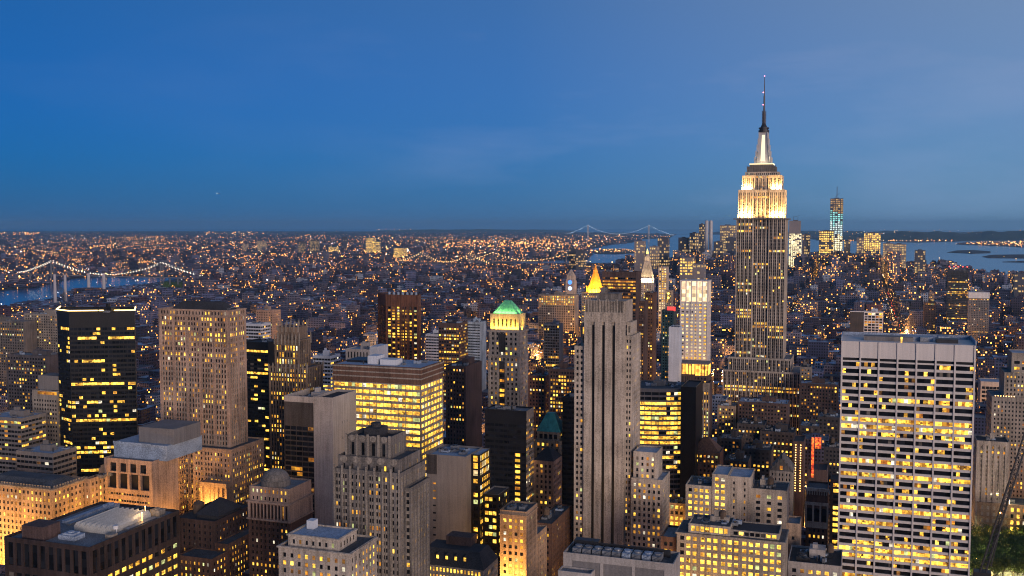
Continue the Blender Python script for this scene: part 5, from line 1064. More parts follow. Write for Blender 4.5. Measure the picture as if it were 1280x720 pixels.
mid('apartment_tower', 'dark slim tower left of the slab with red beacons', 1155, 1170, 378, 100, 20, [BROWN2, SPAN, LIMED], P(lit=.12), roof='dark').finish(40)
mid('apartment_tower', 'pinkish stone tower with white cap, just left of the red beacon slab', 1161, 1168, 366, 92, 16, [PINK, SPAN, LIMED], P(lit=.15), roof='blue').finish(40)
mid('loft_building', 'dark loft building with pale roof under the right of the spire tower', 1000, 1048, 481, 92, 26, [BROWN2, SPAN, LIMED], P(lit=.15), roof='blue', short='the dark loft with pale roof', tank=1).finish(60)
mid('loft_building', 'long low block with pale blue roof in front of the spire tower', 922, 985, 505, 88, 30, [BROWN2, SPAN, LIMED], P(lit=.1), roof='blue', short='the long pale blue roof', tank=1, n=6).finish(60)
mid('loft_building', 'brown loft with lit corner windows right of the white tower', 897, 919, 508, 84, 26, [TAN, SPAN, LIMED], P(lit=.25), roof='grey', tank=1).finish(60)
mid('loft_building', 'tan loft building with water tank right of spire tower base', 1000, 1014, 459, 104, 24, [LIMED, SPAN, LIMED], P(lit=.25), roof='tar', tank=1).finish(60)
b = mid('office_building', 'small block with every window golden, squeezed between slotted tower and tan block', 829, 857, 630, 80, 14, [TAN, SPAN, LIMED], P(lit=.95, bay=3.0, ww=.62, wh=.6, pal='bright', mt=1), roof='tar'); area_light(b.root, b.org, ((b.X0 + b.X1) / 2, b.Y - 9, 46), 13, 2, 16000, SOD, (0, .8, 1), 170); b.finish(60)  # added area light in front imitates golden canyon glow, not a fixture
for (xl, xr, y, H, lb, lt, rf, tk) in ((921, 956, 531, 74, 'sooty loft in front of the long pale blue roof, left half', .05, 'tar', 1), (950, 993, 541, 70, 'sooty loft in front of the long pale blue roof, right half', .06, 'dark', 0), (899, 926, 549, 66, 'small dark loft left of the sooty lofts with grey roof', .12, 'grey', 1), (928, 964, 563, 66, 'wide dark workshop block behind the pale blue roofed tan block', .04, 'tar', 1), (1022, 1050, 522, 76, 'brown loft with silver roof left of the white grid tower', .14, 'grey', 1), (1000, 1024, 533, 70, 'dark loft with blue roof behind the hotel lamp columns', .08, 'blue', 0), (905, 935, 577, 66, 'low black roofed block right of the brown pitched roof', .08, 'dark', 0), (1030, 1052, 560, 70, 'grey loft with clustered roof tanks beside the red sign', .1, 'tar', 1)):
    mid('loft_building', lb, xl, xr, y, H, 26, [masonry('sooty_brick', (.055, .048, .05)), SPAN, LIMED], P(lit=lt, bay=3.4), roof=rf, tank=tk, n=5).finish(50)

# --- spires of the middle distance
X0, X1, Y = place(731, 752, 366, 140); b = Building('gilded_tower', 'gold pyramid roofed tower glowing orange', 'tower', (X0 + X1) / 2, Y + 14, [LIMED, SPAN, LIME])
b.rect(X0 - 6, X1 + 6, Y, Y + 36, 0, 140, P(lit=.3), None, None, 'tar', 1); cx_, cy_ = (X0 + X1) / 2, Y + 16; r_ = (X1 - X0) / 2; zp = Zof(331, cx_, cy_)
q = MB(); q.cyl(cx_, cy_, 140, 140 + (zp - 140) * .14, r_ * 1.02, r_ * .95, 8); q.cyl(cx_, cy_, 140 + (zp - 140) * .14, 140 + (zp - 140) * .72, r_ * .86, r_ * .3, 8); q.cyl(cx_, cy_, 140 + (zp - 140) * .72, 140 + (zp - 140) * .82, r_ * .26, r_ * .22, 8); q.cyl(cx_, cy_, 140 + (zp - 140) * .82, zp, r_ * .2, .1, 8); b.part('gold_pyramid', q, [GOLD])
for k in range(8): a = k * math.pi / 4 + .39; q = MB(); q.box(cx_ + r_ * math.cos(a) - .8, cx_ + r_ * math.cos(a) + .8, cy_ + r_ * math.sin(a) - .8, cy_ + r_ * math.sin(a) + .8, 140, 148); q.cyl(cx_ + r_ * math.cos(a), cy_ + r_ * math.sin(a), 148, 152, 1, .1, 6); b.part('pinnacle', q, [GOLD])
area_light(b.root, b.org, (cx_, cy_ - r_ * 1.25, 140.5), r_ * 2.2, 2, 130000, (1, .56, .10), (0, .5, 1)); area_light(b.root, b.org, (cx_ + r_ * 1.3, cy_, 140.5), 2, r_ * 2, 60000, (1, .56, .10), (-.5, 0, 1)); area_light(b.root, b.org, (cx_ - r_ * 1.3, cy_, 140.5), 2, r_ * 2, 60000, (1, .56, .10), (.5, 0, 1))
b.finish(40); mark('the gold pyramid tower', 742, 350)
X0, X1, Y = place(800, 815, 348, 158); b = Building('clock_spire_tower', 'floodlit white clock tower with pointed spire and gold lantern', 'tower', (X0 + X1) / 2, Y + 12, [LIME, SPAN, LIME])
D = X1 - X0; b.rect(X0, X1, Y, Y + D, 0, 158, P(lit=.12), P(lit=.1), None, 'grey', .5); cx_, cy_ = (X0 + X1) / 2, Y + D / 2; zp = Zof(311, cx_, cy_)
r_ = D / 2; q = MB(); q.frustum(rectp(cx_ - r_ * .95, cx_ + r_ * .95, cy_ - r_ * .95, cy_ + r_ * .95), 158, rectp(cx_ - r_ * .42, cx_ + r_ * .42, cy_ - r_ * .42, cy_ + r_ * .42), 158 + (zp - 158) * .55); q.box(cx_ - r_ * .36, cx_ + r_ * .36, cy_ - r_ * .36, cy_ + r_ * .36, 158 + (zp - 158) * .55, 158 + (zp - 158) * .74)
q.cyl(cx_, cy_, 158 + (zp - 158) * .74, 158 + (zp - 158) * .84, r_ * .36, r_ * .2, 10); b.part('spire', q, [LIME]); q = MB(); q.cyl(cx_, cy_, 158 + (zp - 158) * .84, zp, r_ * .22, .3, 8); b.part('gold_lantern', q, [emit('gold_lantern', (1, .62, .12), 3.5)])
q = MB(); q.cyl(cx_, Y - .05, 146, 146.01, .01); 
area_light(b.root, b.org, (cx_, Y - 3, 150), D, 2, 45000, (1, .78, .42), (0, .32, 1)); area_light(b.root, b.org, (X1 + 3, cy_, 150), 2, D, 30000, (1, .78, .42), (-.32, 0, 1)); b.finish(40); mark('the floodlit clock spire', 807, 335)
X0, X1, Y = place(707, 718, 352, 120); b = Building('clock_tower', 'pale tower with glowing blue round clock faces and pointed top', 'tower', (X0 + X1) / 2, Y + 9, [LIME, SPAN, LIME])
D = X1 - X0; b.rect(X0, X1, Y, Y + D, 0, 122, None, None, None, 'grey', .5); cx_, cy_ = (X0 + X1) / 2, Y + D / 2; q = MB(); r_ = D / 2
q.box(cx_ - r_ * .8, cx_ + r_ * .8, cy_ - r_ * .8, cy_ + r_ * .8, 121.5, 134); q.frustum(rectp(cx_ - r_ * .8, cx_ + r_ * .8, cy_ - r_ * .8, cy_ + r_ * .8), 134, rectp(cx_ - .5, cx_ + .5, cy_ - .5, cy_ + .5), 150); b.part('belfry', q, [LIME])
for k, (z_, s_) in enumerate(((118, 5.2), (103, 5.0))):
    q = MB(); q.face([(cx_ + s_ * math.cos(t), Y - .2, z_ + s_ * math.sin(t)) for t in [2 * math.pi * j / 20 for j in range(20)]]); b.part('clock_face', q, [emit('clock_blue' if k == 0 else 'clock_white', (.06, .22, 1) if k == 0 else (.45, .6, 1), 2.6)])
b.finish(20); mark('the blue clock tower', 713, 360)
X0, X1, Y = place(831, 840, 375, 120); b = Building('cupola_tower', 'small tower top with two bright yellow round lights', 'tower', (X0 + X1) / 2, Y + 8, [LIMED, SPAN, LIME]); D = X1 - X0
b.rect(X0, X1, Y, Y + D, 0, 138, P(lit=.2), None, None, 'tar', .5)
for z_ in (124, 132): q = MB(); q.octa((X0 + X1) / 2, Y - 1.2, z_, 2.6); b.part('globe_light', q, [emit('yellow_globe', (1, .75, .12), 3.5)])
b.finish(20)

# --- towers of the southern tip and the bay, far away
FG = [emit('far_lit_white', (1, .82, .45), 2.0, 9, .25, 1.5), emit('far_lit_gold', (1, .58, .12), 1.7, 9, .2, 1.4), emit('far_lit_teal', (.35, .9, .85), 1.0, 9, .25, 1.5), emit('far_lit_dim', (1, .62, .25), .6, 9, .1, 1.6)]
FW = masonry('far_stone', (.22, .19, .19), .9, .2, .01); FD = masonry('far_dark', (.07, .07, .09), .8, .2, .01)
def far_tower(name, label, xl, xr, ytop, Y, D, mat, glow_, rows, frac=.5, steps=(), cols=None, short=None, group=None):
    """one distant tower: shaft, setbacks, floors of lit windows as bands of panes set between its piers"""
    z_ = Zof(ytop, Xof((xl + xr) / 2, Y, 200), Y); X0, X1 = Xof(xl, Y, z_), Xof(xr, Y, z_)
    root = empty(name, ((X0 + X1) / 2, Y + D / 2, 2)); tag(root, label, 'tower', group); o3 = ((X0 + X1) / 2, Y + D / 2, 2)
    w = MB(); W = X1 - X0; t = [(0, 1, 2, z_)] if not steps else []
    za = 2
    for (f0, f1, fz) in (list(steps) or [(0, 1, 1.0)]):
        zb_ = 2 + (z_ - 2) * fz; k = .5 * (f0 + 1 - f1)
        w.box(X0 + W * f0, X0 + W * f1, Y + D * k * .6, Y + D * (1 - k * .6), za, zb_, bottom=False)
        za = zb_ - .02
    n_ = cols or max(3, int(W / 9))
    pn = MB(); mats = glow_ if isinstance(glow_, list) else [glow_]
    top = 2 + (z_ - 2) * (steps[0][2] if steps else 1.0)
    fx0, fx1 = (steps[0][0], steps[0][1]) if steps else (0, 1)
    for r in range(rows):
        zz = 8 + (top - 10) * (r + .5) / rows; hh = (top - 10) / rows * .62
        fl_ = R.random()
        for c_ in range(n_):
            if R.random() > frac * (1.5 if fl_ < .35 else .8): continue
            x0_ = X0 + W * (fx0 + (fx1 - fx0) * (c_ + .15) / n_); x1_ = X0 + W * (fx0 + (fx1 - fx0) * (c_ + .85) / n_); ks = .5 * (fx0 + 1 - fx1) * .6 * D
            i = min(len(mats) - 1, int(len(mats) * (1 - (r + .5) / rows) + R.uniform(-.25, .25))) if len(mats) > 1 else 0; i = max(0, i)
            pn.face([(x0_, Y + ks - .4, zz - hh / 2), (x1_, Y + ks - .4, zz - hh / 2), (x1_, Y + ks - .4, zz + hh / 2), (x0_, Y + ks - .4, zz + hh / 2)], i)
            if R.random() < .8:
                y0_ = Y + ks + (D - 2 * ks) * (c_ + .15) / n_; y1_ = Y + ks + (D - 2 * ks) * (c_ + .85) / n_
                for xx, sg in ((X0 + W * fx1 + .4, 1), (X0 + W * fx0 - .4, -1)): pn.face([(xx, y0_, zz - hh / 2), (xx, y1_, zz - hh / 2), (xx, y1_, zz + hh / 2), (xx, y0_, zz + hh / 2)], i)
    w.build('wall', [mat], root, o3)
    if pn.f: tag(pn.build('window', mats, root, o3), kind='stuff')
    q = MB(); q.box(X0 + W * .3, X0 + W * .65, Y + D * .3, Y + D * .7, z_ - .01, z_ + 4); q.build('plant_room', [FD], root, o3)
    BOXES.append((X0, X1, Y, Y + D, z_))
    if short: mark(short, (xl + xr) / 2, ytop + 20)
    return root, X0, X1, z_, o3
r_, X0, X1, z_, o3 = far_tower('skyscraper', 'unfinished glass skyscraper lit white and teal, crane mast on its top', 1038, 1054, 248, 5600, 62, FD, [emit('far_lit_amber', (1, .55, .2), .55, 9, .1, 1.5), FG[2], emit('far_lit_ice', (.75, .95, .9), 1.1, 9, .25, 1.5), FG[0], FG[0], FG[0]], 40, 1.0, cols=5, short='the unfinished teal lit skyscraper')
q = MB(); q.bar(((X0 + X1) / 2, 5630, z_), ((X0 + X1) / 2, 5630, z_ + 62), 3); q.bar(((X0 + X1) / 2 - 8, 5630, z_ + 8), ((X0 + X1) / 2 + 14, 5630, z_ + 30), 1.6); q.build('crane_mast', [FD], r_, o3)
q = MB(); q.box(X0 + 4, X0 + 9, 5598, 5599.5, 40, 130); q.build('red_hoist', [emit('red_hoist', (1, .12, .2), .9)], r_, o3)
r_, X0, X1, z_, o3 = far_tower('skyscraper', 'slim rippling white lit skyscraper right of the spire tower', 986.5, 1002, 276, 5200, 50, FW, [FG[0], FG[0], FG[0]], 40, .95, [(0, 1, .78), (.0, .9, 1.0)], 6, 'the slim white lit skyscraper')
q = MB(); q.bar((X0 + 20, 5220, z_), (X0 + 20, 5220, z_ + 22), 1.6); q.bar((X0 + 20, 5220, z_ + 18), (X0 + 48, 5220, z_ + 26), 1.2); q.bar((X0 + 40, 5226, z_), (X0 + 40, 5226, z_ + 20), 1.4); q.build('crane_mast', [FD], r_, o3)
for a in ((1003, 1012.5, 293, 5400, FW, FG[3], 14, .5, 'grey slab right of the slim white lit skyscraper'), (1024, 1042, 288.5, 5300, FD, FG[1], 20, .85, 'broad tower with golden lit floors left of unfinished skyscraper'),
          (1055, 1063, 301, 5700, FW, FG[3], 10, .5, 'grey office slab tucked right of the unfinished skyscraper'), (1071, 1080, 297, 5500, FW, FG[3], 14, .6, 'beige tower just left of the gold lit square tower'),
          (1080, 1101, 291, 5600, FW, FG[1], 22, 1.0, 'square tower glowing gold all over by the bay'), (1104, 1117, 304, 5400, FW, FG[3], 14, .7, 'squat domed tower right of the gold lit square tower'),
          (1116, 1133, 305, 5100, FW, FG[3], 16, .7, 'stepped grey tower at the edge of the bay'), (1144, 1157, 313, 4800, FD, FG[3], 14, .5, 'dark waterside tower with red top lights'),
          (1042, 1058, 318, 5000, FW, FG[3], 10, .6, 'low pale block before the unfinished skyscraper'), (1062, 1071, 318, 5000, FD, FG[3], 8, .3, 'dark low tower before the gold lit square tower'),
          (900, 919, 281.5, 5600, FW, FG[3], 18, .8, 'wide lit tower hard against the left of the spire tower'), (907, 920, 297, 5100, FD, FG[3], 14, .3, 'dark blue tower at the left shoulder of the spire tower'),
          (892, 903, 302, 5000, FD, FG[3], 12, .3, 'dark flat topped tower left of the blue one'), (874, 880, 280, 5400, FD, FG[3], 20, .4, 'needle thin dark tower left of the twin cylinders'),
          (862, 873, 291, 5500, FW, FG[3], 12, .7, 'lit stepped tower left of the needle thin dark tower'), (848, 860, 297, 5500, FD, FG[3], 12, .4, 'dark tower with scattered lights near the far bridge'),
          (822, 835, 297, 5100, FD, FG[3], 12, .4, 'dark brown tower below the far bridge pier'), (793, 805, 301, 4700, FW, FG[3], 12, .25, 'plain lilac grey slab left of the floodlit clock spire'),
          (812, 822, 308, 4700, FW, FG[3], 10, .7, 'tan slab with lit windows right of the floodlit clock spire'), (711, 719, 311, 4700, FD, FG[3], 12, .4, 'dark brick slab pair member left of the gold pyramid'), (720, 729, 313, 4600, FD, FG[3], 12, .5, 'dark brick slab pair member next to the gold pyramid'),
          (850, 866, 322, 3800, FW, FG[1], 12, .5, 'pinkish tower with orange lights above the white finned tower'), (866, 880, 330, 3300, FW, FG[3], 12, .5, 'grey tower with lit windows above the white finned tower'), (1268, 1282, 342, 3300, FD, FG[3], 14, .3, 'dark tower with red light at the far right edge'),
          (457, 467, 297.5, 8200, FW, FG[1], 12, .9, 'lit slab with bright crown across the river'), (466, 473, 302, 8200, FW, FG[1], 10, .8, 'lower lit wing beside the slab with bright crown'), (492, 506, 310, 7200, FW, FG[1], 12, .95, 'wide gold lit block across the river'),
          (321, 330, 301, 8600, FW, FG[3], 14, .5, 'tall pale stepped tower across the river'), (303, 308, 305, 8600, FW, FG[3], 12, .4, 'pale slab left of the tall stepped tower across the river'), (387, 396, 300, 8000, FD, FG[3], 12, .5, 'red brick tower with orange crown across the river'), (373, 379, 302, 8000, FD, FG[3], 12, .4, 'thin brick tower left of the orange crowned one'),
          (80, 86, 308, 9000, FW, FG[1], 12, .7, 'tall bank tower lit orange beyond the suspension bridge'), (410, 420, 309, 8000, FW, FG[1], 8, .8, 'orange lit block right of the brick tower across the river'), (428, 431, 296, 9000, FD, FG[3], 10, .1, 'thin grey tower standing alone across the river')):
    far_tower('high_rise', a[8], a[0], a[1], a[2], a[3], 45, a[4], a[5], a[6], a[7], short=('the gold lit square tower' if 'square tower glowing' in a[8] else 'the orange lit bank tower' if 'bank tower' in a[8] else 'the slab with bright crown' if 'slab with bright crown across' in a[8] else None))
for (xl, xr) in ((881, 885.6), (886.4, 891)):
    Y = 5300; zt = Zof(276.5, Xof(xl, Y, 260), Y); x0_, x1_ = Xof(xl, Y, 260), Xof(xr, Y, 260); root = empty('round_tower', ((x0_ + x1_) / 2, Y, 2)); tag(root, 'silvery cylindrical tower, ' + ('left' if xl < 883 else 'right') + ' one of the touching pair', 'tower', 'twin cylinders')
    q = MB(); q.cyl((x0_ + x1_) / 2, Y, 2, zt, (x1_ - x0_) / 2, n=20); q.cyl((x0_ + x1_) / 2, Y, zt, zt + 4, (x1_ - x0_) / 3, n=16); q.build('wall', [masonry('silver_panel', (.4, .4, .42), .4, .1, .01)], root, ((x0_ + x1_) / 2, Y, 2))
for k, xp in enumerate((352, 358.5, 365, 372.5, 379, 391, 401.5)):
    far_tower('housing_slab', ['westmost', 'second', 'third', 'fourth', 'fifth', 'sixth', 'last'][k] + ' of the row of seven beige housing slabs by the river', xp, xp + 5, 341 + (k % 3) * 1.5, 4300, 18, FW, FG[3], 9, .12, cols=4, group='housing slabs by the river')
# ------------------------------------------------------------------ the rest of the city: street after street of blocks
def city_wall():
    m, n, l, p = newmat('city_wall')
    def M(op, a, b=None, c=None):
        q = n.new('ShaderNodeMath'); q.operation = op
        for i, v in enumerate((a, b, c)):
            if v is None: continue
            if isinstance(v, (int, float)): q.inputs[i].default_value = v
            else: l.new(v, q.inputs[i])
        return q.outputs[0]
    geo = n.new('ShaderNodeNewGeometry'); sp_ = n.new('ShaderNodeSeparateXYZ'); l.new(geo.outputs['Position'], sp_.inputs[0])
    sn = n.new('ShaderNodeSeparateXYZ'); l.new(geo.outputs['True Normal'], sn.inputs[0])
    ti = n.new('ShaderNodeAttribute'); ti.attribute_name = 'tint'; pa = n.new('ShaderNodeAttribute'); pa.attribute_name = 'par'
    ps = n.new('ShaderNodeSeparateXYZ'); l.new(pa.outputs['Vector'], ps.inputs[0])
    side = M('GREATER_THAN', M('ABSOLUTE', sn.outputs[0]), .6)
    u = M('ADD', M('MULTIPLY', sp_.outputs[1], side), M('MULTIPLY', sp_.outputs[0], M('SUBTRACT', 1.0, side)))
    seed = ps.outputs[0]; prob = ps.outputs[1]; size = ps.outputs[2]
    cu = M('ADD', M('DIVIDE', u, M('MULTIPLY', size, 2.9)), M('MULTIPLY', seed, 51.0)); cv = M('DIVIDE', sp_.outputs[2], M('MULTIPLY', size, 3.5))
    fu, fv = M('FRACT', cu), M('FRACT', cv)
    inu = M('MULTIPLY', M('GREATER_THAN', fu, .24), M('LESS_THAN', fu, .76)); inv = M('MULTIPLY', M('GREATER_THAN', fv, .28), M('LESS_THAN', fv, .80))
    win = M('MULTIPLY', M('MULTIPLY', inu, inv), M('LESS_THAN', M('ABSOLUTE', sn.outputs[2]), .5))
    cx = n.new('ShaderNodeCombineXYZ'); l.new(M('FLOOR', cu), cx.inputs[0]); l.new(M('FLOOR', cv), cx.inputs[1]); l.new(M('ADD', M('MULTIPLY', seed, 97.0), M('MULTIPLY', side, 13.0)), cx.inputs[2])
    wn = n.new('ShaderNodeTexWhiteNoise'); wn.noise_dimensions = '3D'; l.new(cx.outputs[0], wn.inputs['Vector'])
    wc = n.new('ShaderNodeSeparateColor'); l.new(wn.outputs['Color'], wc.inputs[0])
    lit = M('MULTIPLY', M('LESS_THAN', wn.outputs['Value'], prob), win)
    mx = n.new('ShaderNodeMix'); mx.data_type = 'RGBA'; l.new(win, mx.inputs['Factor'])
    nz = n.new('ShaderNodeTexNoise'); nz.inputs['Scale'].default_value = .15; nz.inputs['Detail'].default_value = 4; l.new(geo.outputs['Position'], nz.inputs['Vector'])
    mu = n.new('ShaderNodeMix'); mu.data_type = 'RGBA'; mu.blend_type = 'MULTIPLY'; mu.inputs['Factor'].default_value = 1
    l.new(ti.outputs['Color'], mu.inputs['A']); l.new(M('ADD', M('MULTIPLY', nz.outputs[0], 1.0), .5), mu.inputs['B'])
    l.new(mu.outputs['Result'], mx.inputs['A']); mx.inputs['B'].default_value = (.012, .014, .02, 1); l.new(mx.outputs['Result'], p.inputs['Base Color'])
    l.new(M('SUBTRACT', .9, M('MULTIPLY', win, .75)), p.inputs['Roughness'])
    rp = n.new('ShaderNodeValToRGB'); l.new(wc.outputs[0], rp.inputs[0]); e = rp.color_ramp
    e.elements[0].color = (1, .36, .05, 1); e.elements[1].color = (.85, .9, 1, 1); e.elements[1].position = 1.0
    for po, c in ((.45, (1, .5, .1, 1)), (.78, (1, .66, .28, 1)), (.93, (1, .82, .55, 1))):
        q = e.elements.new(po); q.color = c
    l.new(rp.outputs[0], p.inputs['Emission Color'])
    st_ = M('MULTIPLY', lit, M('ADD', .25, M('MULTIPLY', M('POWER', wc.outputs[1], 2.0), WINGAIN)))
    l.new(st_, p.inputs['Emission Strength']); m.cycles.emission_sampling = 'NONE'
    return m
def city_roof():
    m, n, l, p = newmat('city_roof')
    ti = n.new('ShaderNodeAttribute'); ti.attribute_name = 'tint'; geo = n.new('ShaderNodeNewGeometry')
    nz = n.new('ShaderNodeTexNoise'); nz.inputs['Scale'].default_value = .25; nz.inputs['Detail'].default_value = 5; l.new(geo.outputs['Position'], nz.inputs['Vector'])
    mu = n.new('ShaderNodeMix'); mu.data_type = 'RGBA'; mu.blend_type = 'MULTIPLY'; mu.inputs['Factor'].default_value = 1
    l.new(ti.outputs['Color'], mu.inputs['A']); l.new(nz.outputs[0], mu.inputs['B'])
    g2 = n.new('ShaderNodeMix'); g2.data_type = 'RGBA'; g2.blend_type = 'MULTIPLY'; g2.inputs['Factor'].default_value = 1
    l.new(mu.outputs['Result'], g2.inputs['A']); g2.inputs['B'].default_value = (1.8, 1.8, 1.8, 1)
    l.new(g2.outputs['Result'], p.inputs['Base Color']); p.inputs['Roughness'].default_value = .85
    return m
WINGAIN = 8.0
CWALL, CROOF = city_wall(), city_roof()
CMATS = [CWALL, CROOF]
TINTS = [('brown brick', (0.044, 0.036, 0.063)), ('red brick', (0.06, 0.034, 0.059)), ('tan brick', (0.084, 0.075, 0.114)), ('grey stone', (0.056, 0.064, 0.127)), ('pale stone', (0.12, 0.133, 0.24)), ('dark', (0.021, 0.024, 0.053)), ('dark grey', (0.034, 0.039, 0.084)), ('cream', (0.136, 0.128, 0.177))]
ROOFS = [('black', (.03, .03, .04)), ('grey', (.11, .12, .15)), ('silver', (.27, .32, .40)), ('pale blue', (.34, .46, .62)), ('dark grey', (.06, .065, .085)), ('slate', (.09, .12, .17))]
def inpoly(x, y, P):
    c = False; j = len(P) - 1
    for i in range(len(P)):
        if (P[i][1] > y) != (P[j][1] > y) and x < (P[j][0] - P[i][0]) * (y - P[i][1]) / (P[j][1] - P[i][1]) + P[i][0]: c = not c
        j = i
    return c
C = random.Random(11)
fill = []      # x0,x1,y0,y1,h,tint,roof,seed,prob,size,setback,tank
def hlimit(d):
    t = [(0, 730), (400, 722), (600, 695), (800, 592), (1000, 512), (1150, 490), (1300, 478), (1700, 428), (2500, 384), (4000, 344), (6000, 318), (9000, 302)]
    for (a, p_), (b_, q) in zip(t, t[1:]):
        if d <= b_: return CH - (p_ + (q - p_) * (d - a) / (b_ - a) - 281) * d / F
    return 30
def blocked(x0, x1, y0, y1):
    return any(x0 < b_[1] + 3 and x1 > b_[0] - 3 and y0 < b_[3] + 3 and y1 > b_[2] - 3 for b_ in BOXES)
def add_fill(x0, x1, y0, y1, zone):
    cx, cyy = (x0 + x1) / 2, (y0 + y1) / 2
    px, py, d = proj(cx, cyy, 20)
    if px < -160 or px > 1440 or cyy < 120: return
    if not inpoly(cx, cyy, MANH): return
    if blocked(x0, x1, y0, y1): return
    if cyy < 1500: h = C.uniform(20, 62) if C.random() < .8 else C.uniform(55, 75)
    elif cyy < 2600: h = C.uniform(14, 48) if C.random() < .88 else C.uniform(50, 82)
    elif cyy < 4700: h = C.uniform(9, 26) if C.random() < .9 else C.uniform(28, 66)
    else: h = C.uniform(18, 60) if C.random() < .8 else C.uniform(60, 110)
    if cx < -850 and 1900 < cyy < 4800 and C.random() < .45: h = C.uniform(34, 58)
    tall = C.random()
    lim = hlimit(d) * C.uniform(.7, 1.05)
    if 1500 < cyy < 4400 and tall < .11: lim *= 1.4; h = max(h, lim * .9)
    if cyy > 4500 and (995 < px < 1122 or 845 < px < 918): lim = CH - (C.uniform(311, 328) - 281) * d / F; h = max(h, lim * C.uniform(.5, 1))
    h = min(h, max(7, lim))
    if px < 95 and d > 1700: h = min(h, max(8, CH - (383 - 281) * d / F))
    elif px < 235 and d > 1700: h = min(h, max(8, CH - (361 - 281) * d / F))
    if 470 < px < 770 and d > 3300: h = min(h, max(7, CH - (329.5 - 281) * d / F))
    t = C.choice(TINTS); r = C.choice(ROOFS)
    if C.random() < .07: t = ('white', (.30, .34, .42))
    far = d > 1900
    prob = C.choice([.02, .05, .08, .12, .2, .35]) if not far else (C.choice([.015, .03, .05, .08, .16, .3]) if cyy < 4400 else C.choice([.05, .1, .2, .35]))
    size = 1.0 if d < 1500 else (1.35 if d < 2600 else 1.9)
    fill.append([x0, x1, y0, y1, h, t, r, C.random(), prob, size, C.random() < .35 and h > 22, C.random() < .3, d])
for a, c in zip(AVES, AVES[1:]):
    for ys in STREETS[1:]:
        dd = ys
        for (ya, yb) in ((ys + 7, ys + 37), (ys + 39, ys + PITCH - 7)):
            x = a + 12
            while x < c - 24:
                w = C.uniform(14, 34) if dd < 1800 else C.uniform(16, 44)
                w = min(w, c - 12 - x)
                add_fill(x, x + w - .4, ya + C.uniform(0, 2), yb - C.uniform(0, 7), 0); x += w
# which of them the deck really sees: depth buffer of all boxes at a quarter of the photograph
ZW, ZH = 640, 360
zb = np.full((ZH, ZW), 1e9, np.float32); ib = np.full((ZH, ZW), -1, np.int32)
def splat(x0, x1, y0, y1, z, ident):
    P8 = [proj(x, y, zz) for x in (x0, x1) for y in (y0, y1) for zz in (0, z)]
    xs = [q[0] for q in P8]; ys_ = [q[1] for q in P8]; d = min(q[2] for q in P8)
    a, b_, c_, e_ = int(min(xs) / 2), int(max(xs) / 2) + 1, int(min(ys_) / 2), int(max(ys_) / 2) + 1
    a, c_ = max(a, 0), max(c_, 0); b_, e_ = min(b_, ZW), min(e_, ZH)
    if a >= b_ or c_ >= e_: return
    sub = zb[c_:e_, a:b_]; mk = sub > d
    sub[mk] = d; ib[c_:e_, a:b_][mk] = ident
for b_ in BOXES: splat(*b_, -2)
for i, f in enumerate(fill): splat(f[0], f[1], f[2], f[3], f[4], i)
cnt = np.bincount(ib[ib >= 0], minlength=len(fill))
order = np.argsort(-cnt)
chosen = [int(i) for i in order[:300] if cnt[i] > 0]
